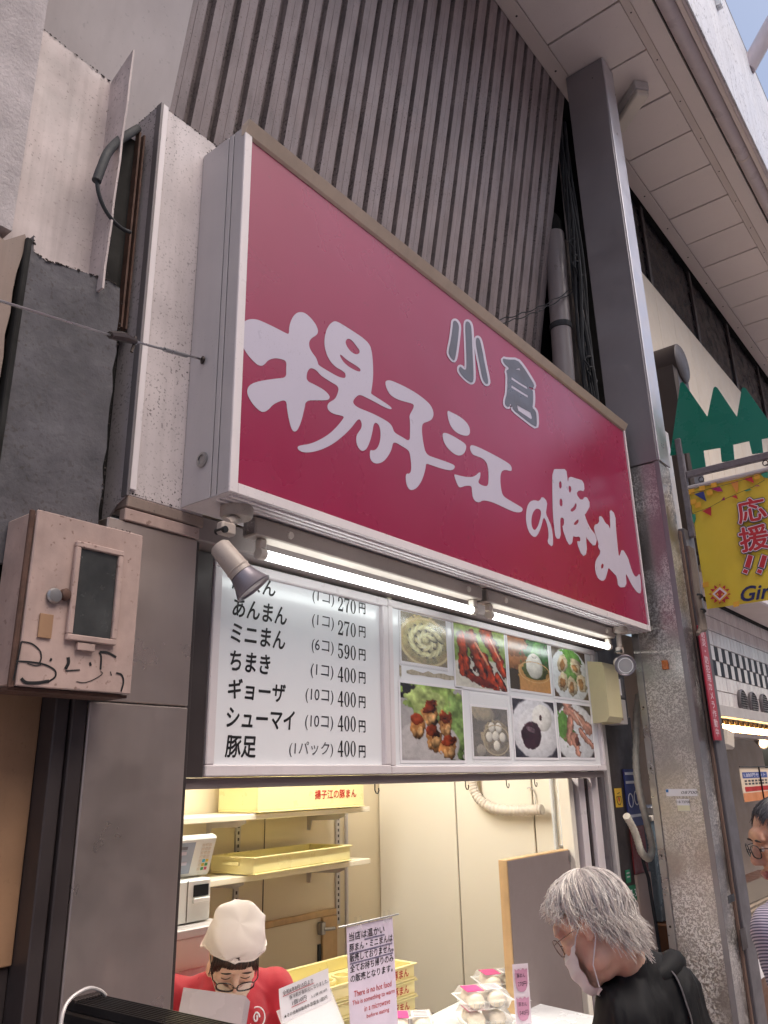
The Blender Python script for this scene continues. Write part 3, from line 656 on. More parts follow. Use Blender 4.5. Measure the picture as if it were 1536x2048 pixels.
# wire with turnbuckle tied to the sign's flank
wr = thing('guy_wire', 'thin steel wire with a turnbuckle hooked to the flank of the red sign', 'wire', (1.2, 1.5, 3.0))
pe = at(405, 720, 0, SX0 - .004); p1 = pe + (P3(330, 697, 1.40) - pe) * .5
far_ = P3(-60, 583, 0.95); q0 = P3(270, 683, 1.42); q1 = P3(220, 670, 1.36)
b = MB(); b.tube([far_, q1], .0022, 6); b.build('cable', M['steel'], wr)
b = MB(); b.tube([q1, q1 * .5 + q0 * .5 + np.array([0, 0, .004]), q0], [.008, .012, .007], 7); b.tube([q0 + np.array([0, 0, .012]), q0, q0 + np.array([-.006, 0, -.03])], .004, 5); b.build('cable_clip', M['screw'], wr)
m1 = q0 + (pe - q0) * .12; m2 = q0 + (pe - q0) * .38; m3 = q0 + (pe - q0) * .72
b = MB(); b.tube([q0 + np.array([0, 0, -.008]), q0 + np.array([.008, .004, .004]), m1, pe + np.array([-.01, 0, 0])], .0032, 6); b.tube([m2, m3], .0058, 8); b.build('turnbuckle', M['steel'], wr)
b = MB(); b.tube([pe + .008 * np.array([math.cos(t) * .3, math.cos(t), math.sin(t)]) for t in np.linspace(0, 6.3, 13)], .004, 6); b.build('eye_bolt', M['screw'], wr)

# soot and dirt clumps caught along the ragged upper edges
M['grime'] = paint('soot', S(58, 50, 48), .9, var=.4)
gm_rng = np.random.default_rng(3)
def grime(parent, p, q, n, r):
    b = MB(); p, q = np.array(p, float), np.array(q, float)
    for i in range(n):
        t = gm_rng.random(); c_ = p + (q - p) * t + np.array([0, -.002, 0]); rr = r * .62 * (.3 + gm_rng.random() ** 2 * 1.3)
        b.ell(c_ + (gm_rng.random(3) - .5) * r, (rr * 1.4, rr * .7, rr * .8), None, 6, 4)
    o = b.build('grime', M['grime'], parent); o['kind'] = 'stuff'
grime(cl, (1.09, 1.70, 3.686), (1.32, 1.70, 3.686), 40, .0028); grime(cl, (1.08, 1.71, 3.687), (1.08, 1.855, 3.682), 30, .003)
grime(pn, tl, tr, 46, .003); grime(pn, (tr[0], 1.66, tr[2]), (br[0], 1.672, br[2]), 40, .0022)
[grime(sl_, (a_[0], 1.70, a_[1]), (b_[0], 1.70, b_[1]), 12, .0035) for a_, b_ in zip(topz[:-1], topz[1:])]; grime(sl_, (1.014, 1.70, 2.95), (1.014, 1.70, 2.35), 60, .003); grime(sl_, (0.745, 1.695, 2.98), (0.742, 1.695, 2.4), 50, .003)
grime(cl, (1.088, 1.70, 2.412), (1.25, 1.70, 2.412), 40, .0026); grime(mb, (0.80, 1.588, 2.268), (1.066, 1.588, 2.268), 36, .0018); grime(sg, (1.27, 1.497, 2.443), (4.1, 1.497, 2.443), 70, .0022); grime(sg, (1.252, 1.52, 3.61), (1.252, 1.69, 3.61), 16, .003)
# ------------------------------------------------------------------ fluorescent battens under the sign
def batten(x0, x1, label):
    t = thing('fluorescent_batten', label, 'light fitting', ((x0 + x1) / 2, 1.61, 2.4), 'tube lights under the red sign')
    b = MB(); b.box(x0 - .045, x1 + .035, 1.585, 1.64, 2.352, 2.4055, .004); b.build('housing', M['lamp_grey'], t)
    b = MB(); b.box(x0 - .047, x0 - .0455, 1.59, 1.635, 2.357, 2.40); b.build('end_plate', M['steel'], t)
    for s, x in ((-1, x0), (1, x1)):
        b = MB(); b.box(x - .013, x + .013, 1.598, 1.624, 2.322, 2.3515, .004); b.lathe((x - s * .001, 1.611, 2.309), (-s, 0, 0), [(.0, -.012), (.0165, -.012), (.017, 0), (.017, .012), (.0, .014)]); b.build('socket', M['plastic_white'], t)
    b = MB(); b.cyl((x0 + .012, 1.611, 2.309), (x1 - .012, 1.611, 2.309), .0145, n=18); b.build('tube', M['tube'], t)
    for f in (.08, .94):
        b = MB(); x = x0 + (x1 - x0) * f; b.lathe((x, 1.5845, 2.378), (0, -1, 0), [(0, 0), (.012, 0), (.010, .006), (0, .007)], 12); b.build('thumb_screw', M['plastic_white'], t)
batten(1.470, 2.580, 'left fluorescent tube fitting, lit, hung above the price list')
batten(2.700, 3.850, 'right fluorescent tube fitting, lit, hung above the food photos')
# spot lamps under the sign
def spot(base, joint, can0, can1, tipr, label, facing=False):
    t = thing('spot_lamp', label, 'lamp', base, 'spot lamps under the red sign')
    B = np.array(base)
    b = MB(); b.lathe(B, (0, 0, -1), [(0, 0), (.045, 0), (.045, .022), (.040, .030), (0, .031)]); b.build('ceiling_rose', M['lamp_grey'], t)
    J = np.array(joint)
    b = MB(); b.cyl(B + [0, 0, -.030], J + [0, 0, .03], .013, n=14); b.box(J[0] - .024, J[0] + .024, J[1] - .014, J[1] + .014, J[2] - .004, J[2] + .030, .005); b.build('stem', M['lamp_grey'], t)
    a = np.array(can0, float); d = np.array(can1, float) - a; L = np.linalg.norm(d); d /= L
    b = MB(); b.lathe(a, d, [(0, -.004), (.020, -.004), (.027, .004), (.030, L * .52), (.0315, L * .53), (.0315, L * .545), (.030, L * .56), (.031, L * .64), (0, L * .645)]); b.build('can', M['lamp_grey'], t)
    b = MB(); b.lathe(a, d, [(0, L * .65), (.031, L * .65), (.036, L * .78), (tipr, L * .97), (tipr + .002, L * .98), (tipr, L), (tipr - .004, L), (tipr - .012, L * .93), (0, L * .91)], 32); bu = b.build('reflector_bulb', M['bulb_grey'], t)
    b = MB(); b.lathe(a, d, [(0, L * .95), (tipr - .006, L * .95), (tipr - .008, L * .965), (0, L * .985)], 32); b.build('lens', M['lens'], bu)
    if facing:
        b = MB()
        b.add([a + d * (L * 1.002) + p for p in [tuple((tipr - .013 - w_) * (math.cos(g) * np.cross(d, Z_) / np.linalg.norm(np.cross(d, Z_)) + math.sin(g) * np.cross(np.cross(d, Z_) / np.linalg.norm(np.cross(d, Z_)), d))) for w_ in (0, .004) for g in np.linspace(0, 2 * math.pi, 33)[:-1]]],
              [(i, (i + 1) % 32, 32 + (i + 1) % 32, 32 + i) for i in range(32)]); b.build('lens_ring', M['white_gloss'], bu)
    b = MB(); b.cyl(J + [-.016, -.018, .006], J + [-.016, .018, .006], .009, n=12); b.build('pivot', M['black'], t)
M['bulb_grey'] = paint('frosted reflector', S(128, 122, 130), .35, .4, var=.15, speck=.3, sscale=90)
M['lens'] = clear('bulb glass', (.95, .95, .95), .35, .08)
cA = at(438, 1092, 1, 1.50); cB = at(508, 1178, 1, 1.44)
spot((1.345, 1.575, SZ0 - .006), at(452, 1068, 1, 1.535), cA, cB, .048, 'left spot lamp, dusty grey can pointing down over the price list')
b0 = np.array([3.90, 1.57, SZ0 - .006]); j0 = at(1240, 1306, 1, 1.57)
f1 = at(1251, 1331, 1, 1.50); f0 = f1 + np.array([.10, .075, .03])
spot(tuple(b0), j0, f0, f1, .050, 'right spot lamp, round bulb face turned to the street beside the pillar', True)

# ------------------------------------------------------------------ menu board
bd = thing('menu_board', 'white framed menu board with price list and food photos above the counter', 'menu board', (2.7, 1.78, 1.71))
BY = 1.778
bx0, bxm, bx1, bz0, bz1 = 1.432, 2.238, 4.012, 1.7135, 2.325
def framed(x0, x1, tw=.030):
    for (a0, a1, c0, c1_) in ((x0, x1, bz0, bz0 + tw), (x0, x1, bz1 - tw, bz1), (x0, x0 + tw, bz0 + tw + .0003, bz1 - tw - .0003), (x1 - tw, x1, bz0 + tw + .0003, bz1 - tw - .0003)):
        b = MB(); b.box(a0, a1, BY - .018, BY + .02, c0, c1_, .003); b.build('frame_rail', M['white_frame'], bd)
framed(bx0, bxm - .001); framed(bxm + .001, bx1, .026)
b = MB(); b.box(bx0 + .0303, bxm - .0313, BY, BY + .012, bz0 + .0303, bz1 - .0303); b.build('price_panel', M['acrylic'], bd)
b = MB(); b.box(bxm + .0273, bx1 - .0263, BY, BY + .012, bz0 + .0263, bz1 - .0263); b.build('photo_panel', M['acrylic'], bd)
TY = BY - .0008
m2 = lambda u, v: (380 + u * 410 / 1536, 1080 + v * 410 / 1536)
def fit(body, a, c, h, m, name, bold=0.0, shear=0.0, slant=0.0, y=TY, parent=bd):
    """text from photograph point a (left middle) to c (right middle) on the plane y"""
    p, q = at(*a, 1, y), at(*c, 1, y); z = (p[2] + q[2]) / 2
    return text(body, name, m, (p[0], y, z), X_, Z_, h=h, width=abs(q[0] - p[0]), bold=bold, shear=shear, parent=parent)
rows = [('豚まん', (318, 300), (640, 370), .052), ('あんまん', (322, 510), (725, 560), .057), ('ミニまん', (308, 697), (712, 745), .057), ('ちまき', (302, 905), (600, 930), .057),
        ('ギョーザ', (287, 1115), (715, 1140), .056), ('シューマイ', (277, 1330), (783, 1350), .055), ('豚足', (265, 1547), (492, 1548), .058)]
for s_, a_, c_, h_ in rows: fit(s_, m2(*a_), m2(*c_), h_, M['black_ink'], 'item_lettering', .024, .10)
qty = [('(1コ)', 918, 1080, 435), ('(1コ)', 915, 1078, 615), ('(6コ)', 912, 1076, 800), ('(1コ)', 905, 1074, 985), ('(10コ)', 866, 1074, 1170), ('(10コ)', 863, 1072, 1368), ('(1パック)', 744, 1072, 1565)]
for s_, u0, u1, v_ in qty: fit(s_, m2(u0, v_), m2(u1, v_ + 8), .046, M['dark_ink'], 'quantity_lettering', 0, .05)
# bold serif digits drawn as outlines in a 0..1 box
def ring(cx, cy, rx, ry, wx, wy, n=20):
    a = np.linspace(0, 2 * math.pi, n, endpoint=False)
    return [[(cx + rx * math.cos(t), cy + ry * math.sin(t)) for t in a], [(cx + (rx - wx) * math.cos(t), cy + (ry - wy) * math.sin(t)) for t in a]]
def thick(P, W_):
    """brush stroke outline along points with per-point half widths (x,y)"""
    P = np.array(spline(P, 6)); W_ = np.array(spline([(w_, 0) for w_ in W_], 6))[:, 0]
    t = np.gradient(P, axis=0); t /= np.linalg.norm(t, axis=1)[:, None] + 1e-9; nn_ = np.stack([-t[:, 1], t[:, 0]], 1)
    return [list(map(tuple, np.vstack([P + nn_ * W_[:, None], (P - nn_ * W_[:, None])[::-1]])))]
DG = {'0': ring(.5, .5, .46, .5, .24, .05),
      '4': [[(.60, 1.0), (.80, 1.0), (.80, .36), (.97, .36), (.97, .26), (.80, .26), (.80, .04), (.92, .0), (.44, .0), (.56, .04), (.56, .26), (.03, .26), (.03, .34)], [(.56, .36), (.56, .78), (.13, .36)]],
      '7': [[(.06, 1.0), (.95, 1.0), (.95, .93), (.66, .45), (.60, .0), (.36, .0), (.42, .42), (.80, .86), (.22, .86), (.12, .70), (.06, .70)]],
      '2': [[(.08, .70), (.10, .88), (.28, 1.0), (.55, 1.0), (.82, .92), (.92, .74), (.84, .54), (.60, .36), (.30, .16), (.78, .16), (.88, .32), (.96, .32), (.90, .0), (.06, .0), (.08, .10), (.40, .36), (.62, .56), (.68, .74), (.60, .90), (.44, .94), (.28, .88), (.32, .74), (.22, .64), (.12, .64)]],
      '5': [[(.18, 1.0), (.88, 1.0), (.84, .86), (.28, .86), (.25, .62), (.50, .66), (.80, .58), (.95, .36), (.86, .12), (.58, .0), (.26, .02), (.08, .16), (.10, .28), (.24, .28), (.30, .14), (.44, .06), (.60, .12), (.68, .34), (.58, .54), (.38, .58), (.14, .50)]],
      '9': [[(.5, 1.0), (.80, .92), (.96, .66), (.92, .34), (.72, .10), (.40, .0), (.12, .06), (.12, .18), (.26, .20), (.34, .10), (.56, .14), (.70, .40), (.48, .34), (.20, .42), (.06, .64), (.16, .90)], [(.48, .94), (.34, .84), (.30, .64), (.40, .44), (.56, .44), (.68, .54), (.70, .74), (.62, .90)]],
      '1': [[(.3, 1.), (.62, 1.), (.62, .05), (.8, .0), (.2, .0), (.38, .05), (.38, .86), (.2, .82)]]}
def digits(body_, p, q, h, m, parent, y):
    n_ = len(body_); w_ = (q[0] - p[0]) / n_; z = (p[2] + q[2]) / 2
    for i, ch in enumerate(body_):
        flat_shape(DG[ch], 'price_digit', m, lambda u, v, i=i: np.array([p[0] + (i + .04 + u * .92) * w_, y, z + (v - .5) * h]), parent)
for s_, v_, bold in (('270', 487, 0), ('270', 663, 0), ('590', 835, 0), ('400', 1008, 1), ('400', 1190, 1), ('400', 1372, 1), ('400', 1560, 1)):
    digits(s_, at(*m2(1104, v_), 1, TY), at(*m2(1246, v_ + 7), 1, TY), .050, M['black_ink'], bd, TY)
    fit('円', m2(1266, v_ + 24), m2(1314, v_ + 26), .038, M['black_ink'], 'yen_lettering', .018)
# -- food photos: flat prints, colours computed on a fine grid
def fnoise(hh, ww, cells, seed):
    r = np.random.default_rng(seed); g = r.random((cells + 2, cells + 2))
    y = np.linspace(0, cells, hh); x = np.linspace(0, cells, ww); yi = np.minimum(y.astype(int), cells); xi = np.minimum(x.astype(int), cells)
    fy = (y - yi)[:, None]; fx = (x - xi)[None, :]; fy = fy * fy * (3 - 2 * fy); fx = fx * fx * (3 - 2 * fx)
    a = g[yi][:, xi]; b_ = g[yi][:, xi + 1]; c_ = g[yi + 1][:, xi]; d_ = g[yi + 1][:, xi + 1]
    return a * (1 - fy) * (1 - fx) + b_ * (1 - fy) * fx + c_ * fy * (1 - fx) + d_ * fy * fx
class Print:
    """a small printed picture; x right, y down, 0..1"""
    def __init__(s, n, base, seed):
        s.n = n; s.seed = seed; s.y, s.x = np.mgrid[0:n, 0:n] / (n - 1.0)
        s.im = np.ones((n, n, 3)) * np.array(base); s.tex = fnoise(n, n, 14, seed) * .5 + fnoise(n, n, 30, seed + 1) * .3 + fnoise(n, n, 6, seed + 2) * .2
    def blend(s, a, col):
        s.im = s.im * (1 - a[..., None]) + np.array(col).reshape((1, 1, 3) if np.ndim(col) < 3 else np.shape(col)) * a[..., None]
    def ell(s, cx, cy, rx, ry, col, rot=0, shade=.35, tex=.2, edge=.06, rag=None):
        c_, q = math.cos(rot), math.sin(rot); dx, dy = s.x - cx, s.y - cy
        u = (dx * c_ + dy * q) / rx; v = (-dx * q + dy * c_) / ry; d = np.sqrt(u * u + v * v)
        rag = min(tex * 1.4, .5) if rag is None else rag; d = d * (1 + rag * (np.roll(s.tex, int(cx * 40), 0) - .5) * 2)
        a = np.clip((1 - d) / edge + .5, 0, 1)
        L = 1 + shade * (-.55 * v - .45 * u) * np.clip(d, 0, 1) - shade * .4 * np.clip(d, 0, 1) ** 3 + tex * (s.tex - .5) * 2
        s.blend(a, np.clip(np.array(col)[None, None, :] * L[..., None], 0, 255)); return s
    def ringe(s, cx, cy, rx, ry, w_, col):
        d = np.sqrt(((s.x - cx) / rx) ** 2 + ((s.y - cy) / ry) ** 2); a = np.clip(1 - np.abs(d - 1) / w_, 0, 1); s.blend(np.clip(a * 2, 0, 1), col); return s
    def band(s, x0, y0, x1, y1, w0, w1, col, tex=.2, shade=.3):
        dx, dy = x1 - x0, y1 - y0; L = math.hypot(dx, dy); t = ((s.x - x0) * dx + (s.y - y0) * dy) / L / L; d = ((s.x - x0) * -dy + (s.y - y0) * dx) / L
        ww = (w0 + (w1 - w0) * np.clip(t, 0, 1)) * (1 + .7 * (np.roll(s.tex, int(x0 * 50), 1) - .5) * 2); e = np.where(t < 0, -t * L, np.where(t > 1, (t - 1) * L, 0)); r = np.sqrt(d * d + e * e) / ww
        a = np.clip((1 - r) / .12 + .3, 0, 1); Lm = 1 - shade * r * r + tex * (s.tex - .5) * 2 + .25 * np.exp(-((d / ww + .35) / .18) ** 2)
        s.blend(a, np.clip(np.array(col)[None, None, :] * Lm[..., None], 0, 255)); return s
def pic(kind, n=84):
    p = Print(n, (238, 238, 238), hash(kind) % 97 if False else sum(map(ord, kind)) % 97)
    if kind == 'gyoza_steamer':
        p.im[:] = (120, 104, 70); p.ell(.53, .56, .60, .52, (196, 170, 104), 0, .3, .15); p.ell(.53, .52, .50, .43, (186, 172, 104), 0, .2); 
        for i in range(15):
            a = i / 15 * 6.283; p.ell(.53 + .32 * math.cos(a), .52 + .27 * math.sin(a), .15, .062, (226, 218, 158), a + 1.2, .9, .25, rag=.08)
        for i in range(9):
            a = i / 9 * 6.283 + .2; p.ell(.53 + .16 * math.cos(a), .52 + .14 * math.sin(a), .13, .055, (230, 222, 166), a + .9, .9, .25, rag=.08)
        p.ell(.53, .5, .08, .06, (220, 212, 150), 0, .5, .3); p.ringe(.53, .54, .56, .48, .06, (222, 202, 140))
    if kind == 'red_trotters':
        p.im[:] = (142, 168, 78); p.im *= (0.7 + .6 * p.tex)[..., None]; p.ell(.5, .95, .8, .42, (214, 210, 196), 0, .2, .05)
        for q in ((.14, .25, .20, .75, .09, .10), (.32, .22, .52, .82, .11, .13), (.62, .12, .95, .72, .13, .09), (.55, .5, .72, .9, .10, .12), (.25, .8, .5, .92, .07, .08), (.8, .75, .92, .95, .07, .07), (.1, .55, .12, .8, .05, .05)):
            p.band(*q, (188, 58, 24), .6, .6)
        p.band(.4, .3, .62, .6, .02, .03, (236, 150, 110), .1, .1); p.band(.7, .2, .88, .5, .02, .015, (240, 160, 120), .1, .1); p.ell(.5, .9, .25, .05, (120, 30, 16), .2, .2, .4)
    if kind == 'steamer_bun':
        p.im[:] = (70, 58, 40); p.ell(.12, .25, .42, .36, (190, 120, 66), 0, .3, .15); p.ell(.12, .16, .36, .22, (160, 96, 50), 0, .2); p.ell(.8, .3, .4, .42, (52, 110, 50), .4, .3, .4); p.ell(.66, .3, .12, .4, (86, 150, 66), .3, .3, .2)
        p.ell(.62, .70, .40, .36, (206, 152, 84), 0, .4, .15); p.ell(.64, .56, .33, .24, (84, 96, 48), 0, .3, .3); p.ell(.62, .50, .21, .25, (238, 234, 222), 0, .3, .04); p.ell(.63, .3, .06, .05, (224, 218, 204), .3, .4, .2)
        p.blend(np.clip((p.y - (.76 + .12 * ((p.x - .62) / .4) ** 2 * -1)) / .02, 0, 1) * np.clip((.40 - np.abs(p.x - .62)) / .02, 0, 1) * np.clip((1.02 - p.y) / .02, 0, 1), (206, 146, 80)); p.ringe(.62, .62, .39, .2, .05, (226, 180, 112))
    if kind == 'gyoza_plate':
        p.im[:] = (90, 70, 54); p.ell(.5, .54, .58, .56, (228, 232, 234), 0, .12, .03); p.ell(.55, .2, .28, .24, (110, 168, 70), .3, .3, .3); p.ell(.5, .55, .22, .3, (120, 170, 82), 0, .3, .3)
        for x, y, r in ((.3, .32, .5), (.68, .34, -.6), (.28, .68, .2), (.53, .74, .1), (.82, .66, -.3)):
            p.ell(x, y, .15, .19, (224, 204, 166), r, .5, .25); p.ell(x - .02, y + .03, .08, .10, (182, 128, 74), r, .4, .4)
    if kind == 'shumai':
        p.im[:] = (176, 172, 172); p.im *= (.9 + .15 * p.tex)[..., None]; p.ell(.05, .05, .2, .14, (50, 48, 52)); p.ell(.62, .3, .52, .36, (142, 170, 86), .3, .4, .5); p.ell(.9, .55, .24, .45, (120, 152, 80), 0, .4, .5); p.ell(.4, .24, .3, .2, (170, 190, 110), .2, .3, .4)
        p.ell(.42, .78, .5, .3, (188, 182, 182), 0, .1, .03)
        for x, y in ((.45, .34), (.25, .52), (.70, .48), (.48, .66), (.74, .78)):
            p.ell(x, y + .05, .115, .165, (176, 116, 62), 0, .6, .5); p.ell(x - .01, y - .05, .095, .08, (140, 52, 24), 0, .6, .6); p.ell(x + .03, y + .10, .05, .07, (206, 156, 98), .3, .5, .6); p.ell(x - .06, y + .13, .035, .06, (196, 142, 84), -.2, .5, .6)
    if kind == 'mini_buns':
        p.im[:] = (74, 66, 56); p.im *= (.6 + .8 * p.tex)[..., None]; p.ell(.28, .1, .34, .2, (150, 136, 104), .2, .3, .2); p.ell(.64, .60, .40, .36, (160, 140, 100), 0, .4, .15); p.ell(.64, .56, .34, .29, (112, 96, 66), 0, .3, .2)
        for x, y in ((.52, .40), (.72, .40), (.44, .60), (.62, .58), (.82, .60), (.64, .78)): p.ell(x, y, .095, .105, (226, 220, 204), 0, .45, .06)
        p.ringe(.64, .66, .37, .31, .05, (176, 158, 118)); p.ell(.2, .88, .13, .12, (150, 140, 124), .3, .4, .2)
    if kind == 'bean_bun':
        p.im[:] = (58, 56, 66); p.ell(.52, .5, .58, .54, (222, 222, 228), 0, .15, .03); p.ell(.50, .52, .42, .38, (232, 232, 236), 0, .1, .02); p.ell(.68, .3, .24, .24, (242, 240, 234), 0, .25, .03); p.ell(.64, .30, .035, .045, (90, 60, 60)); p.ell(.4, .62, .23, .24, (62, 32, 44), 0, .4, .6, rag=.16); p.ell(.38, .52, .1, .05, (130, 100, 112), .3, .2, .6)
    if kind == 'pink_trotters':
        p.im[:] = (66, 60, 60); p.ell(.5, .55, .62, .56, (226, 228, 232), 0, .15, .03); p.ell(.2, .45, .2, .34, (98, 150, 66), -.4, .4, .3)
        for q in ((.3, .1, .9, .45, .13, .12), (.35, .3, .3, .65, .10, .13), (.62, .5, .98, .78, .07, .06), (.42, .6, .5, .9, .11, .08)): p.band(*q, (200, 140, 118), .3, .4)
        p.ell(.5, .7, .06, .1, (120, 70, 60), .2, .3, .3); p.band(.5, .15, .7, .4, .02, .015, (236, 196, 178), .1, .1)
    p.im *= (.95 + .10 * fnoise(n, n, 20, p.seed + 9))[..., None]; g_ = p.im.mean(2, keepdims=True); p.im = g_ + (p.im - g_) * .88
    # mild print grain
    im = np.clip(p.im * (1 + (RNG.random((n, n, 1)) - .5) * .06), 2, 255) / 255.0
    return np.where(im <= .04045, im / 12.92, ((im + .055) / 1.055) ** 2.4)
def photo_print(kind, quad, sheet=None, parent=bd, y=BY - .003, label=None, margin=.01):
    """quad: photograph corners tl,tr,br,bl of the picture; flattened to an upright rectangle on the board"""
    Q = [at(*c_, 1, y) for c_ in quad]
    x0 = (Q[0][0] + Q[3][0]) / 2; x1 = (Q[1][0] + Q[2][0]) / 2; z1 = (Q[0][2] + Q[1][2]) / 2; z0 = (Q[2][2] + Q[3][2]) / 2
    b = MB(); b.box(x0 - margin, x1 + margin, y + .0006, y + .0016, z0 - margin, z1 + margin); pa = b.build('photo_sheet', M['paper'], parent)
    if label: pa['label'] = label
    n = 84; im = pic(kind, n); b = MB()
    V = [(x0 + (x1 - x0) * i / (n - 1), y, z1 + (z0 - z1) * j / (n - 1)) for j in range(n) for i in range(n)]
    F = [(j * n + i, (j + 1) * n + i, (j + 1) * n + i + 1, j * n + i + 1) for j in range(n - 1) for i in range(n - 1)]
    b.add(V, F, False, [tuple(c_) for c_ in im.reshape(-1, 3)]); b.build('picture', M['photo'], pa, fix=False)
c3 = lambda u, v: (760 + u * 540 / 1536, 1180 + v * 540 / 1536)
PH = [('gyoza_steamer', (118, 130), (372, 165), (383, 440), (123, 405), 'photo of dumplings packed in a bamboo steamer'),
      ('red_trotters', (414, 160), (708, 238), (720, 578), (436, 545), 'photo of glazed red pork trotters on lettuce'),
      ('steamer_bun', (722, 252), (950, 316), (974, 592), (743, 558), 'photo of one white bun in a bamboo steamer'),
      ('gyoza_plate', (973, 325), (1162, 356), (1188, 630), (996, 602), 'photo of five dumplings on a white plate'),
      ('shumai', (118, 525), (466, 570), (482, 970), (124, 966), 'photo of five browned dumplings before lettuce'),
      ('mini_buns', (522, 662), (722, 682), (740, 948), (536, 946), 'photo of six small buns in a steamer'),
      ('bean_bun', (750, 614), (990, 642), (1008, 955), (775, 950), 'photo of a white bun with dark bean paste'),
      ('pink_trotters', (1008, 644), (1196, 660), (1220, 955), (1027, 950), 'photo of pale pork trotters on a plate')]
for k_, a_, b_, c_, d_, lb in PH: photo_print(k_, [c3(*a_), c3(*b_), c3(*c_), c3(*d_)], label=lb)
# clear sleeves and old tape marks
M['sleeve'] = clear('clear sleeve', (1, 1, 1), .03, .1, .10)
for a_, b_ in (((105, 92), (386, 468)), ((505, 575), (752, 985))):
    p_, q_ = at(*c3(*a_), 1, BY - .0045), at(*c3(*b_), 1, BY - .0045)
    b = MB(); b.box(p_[0], q_[0], BY - .0052, BY - .0045, q_[2], p_[2]); b.build('clear_sleeve', M['sleeve'], bd)
tape = paint('yellowed tape residue', S(190, 180, 160), .6, var=.5, vscale=40)
for a_, b_ in (((40, 20), (66, 95)), ((150, 470), (420, 500)), ((108, 420), (122, 505))):
    p_, q_ = at(*c3(*a_), 1, BY), at(*c3(*b_), 1, BY); b = MB(); n_ = 9
    up = [(p_[0] + (q_[0] - p_[0]) * i / n_, BY - .0009, p_[2] - random.random() * .008) for i in range(n_ + 1)]; dn = [(p_[0] + (q_[0] - p_[0]) * i / n_, BY - .0009, q_[2] + random.random() * .012) for i in range(n_, -1, -1)]
    b.poly(up + dn); b.build('tape_mark', tape, bd)

# ------------------------------------------------------------------ street pillar
pl = thing('street_pillar', 'tall steel clad pillar with dark upper half and mottled etched lower half', 'pillar', (4.34, 1.5, 0))
b = MB(); b.box(4.25, 4.40, 1.362, 1.628, 3.388, 6.398, .004); b.build('upper_cladding', M['pillar'], pl)
b = MB(); b.box(4.253, 4.425, 1.352, 1.3615, 3.388, 6.396, .003); b.build('lit_front', M['lit_steel'], pl)  # front face of the pillar, paler to stand for light from the street
b = MB(); b.box(4.252, 4.43, 1.360, 1.625, 0, 3.384, .005); b.build('lower_cladding', M['etched'], pl)
b = MB(); b.box(4.248, 4.2515, 1.356, 1.384, 0, 3.384, .001); b.build('edge_strip', M['pillar'], pl)
b = MB(); b.box(4.244, 4.2515, 1.600, 1.638, 0, 3.36, .002); b.build('edge_strip', M['steel'], pl)
for z in (2.03, 1.72, 1.30, 0.98, .7):
    b = MB(); b.lathe((4.244, 1.62, z), (-1, 0, 0), [(0, 0), (.006, 0), (.005, .003), (0, .004)], 10); b.build('screw', M['screw'], pl)
b = MB(); b.box(4.416, 4.437, 1.345, 1.3595, 0, 3.0, .002); b.build('copper_edge', M['copper'], pl)
b = MB(); b.box(4.440, 4.60, 1.330, 1.62, 0, 3.02, .004); b.build('front_casing', M['grey_post'], pl)
b = MB(); b.box(4.43, 4.64, 1.40, 1.66, 3.0, 3.70, .004); b.build('rear_casing', M['light_post'], pl)
for (px0, py0, px1, py1) in ((1455, 1792, 1469, 1796),):
    p_ = at(px0, py0, 1, 1.329); q_ = at(px1, py1, 1, 1.329); b = MB(); b.box(p_[0], q_[0], 1.3275, 1.3295, q_[2] - .012, p_[2]); b.build('tape', M['black'], pl)
p_ = at(1479, 1860, 1, 1.329); b = MB(); b.box(p_[0], p_[0] + .09, 1.3275, 1.3295, p_[2] - .09, p_[2]); b.build('cover_plate', M['dark_post'], pl)
p_ = at(1331, 1330, 0, 4.25); b = MB(); b.box(4.235, 4.2515, p_[1] - .016, p_[1] + .016, p_[2] - .024, p_[2] + .024, .003); b.build('reflector', paint('amber reflector', S(190, 104, 40), .25, var=.15, spec=.8), pl)
def side_label(px0, py0, px1, py1, col, nm='label_strip', d=.0015, X=4.2517):
    p_ = at(px0, py0, 0, X - .002); q_ = at(px1, py1, 0, X - .002); b = MB(); b.box(X - d - .001, X - .0005, min(p_[1], q_[1]), max(p_[1], q_[1]), min(p_[2], q_[2]), max(p_[2], q_[2])); return b.build(nm, col, pl), p_, q_
lb, p_, q_ = side_label(1331, 1578, 1395, 1592, M['paper'])
text('08700', 'label_writing', M['dark_ink'], (4.2485, (p_[1] + q_[1]) / 2, (p_[2] + q_[2]) / 2), -Y_, Z_, h=.014, width=.08, parent=lb, shear=.2)
b = MB(); yy = max(p_[1], q_[1]); b.box(4.2482, 4.2490, yy - .014, yy - .001, max(p_[2], q_[2]) - .016, max(p_[2], q_[2]) - .002); b.build('blue_tab', paint('blue tab', S(30, 110, 180), .5), lb)
lb, p_, q_ = side_label(1353, 1598, 1381, 1622, M['paper'])
text('118 73708', 'label_writing', M['black_ink'], (4.2485, (p_[1] + q_[1]) / 2, max(p_[2], q_[2]) - .014), -Y_, Z_, h=.012, width=.07, bold=.01, parent=lb, align='C')
b = MB(); b.box(4.2482, 4.2490, min(p_[1], q_[1]), max(p_[1], q_[1]), min(p_[2], q_[2]) + .001, (p_[2] + q_[2]) / 2 - .002); b.build('cream_half', paint('cream label', S(226, 222, 190), .5), lb)
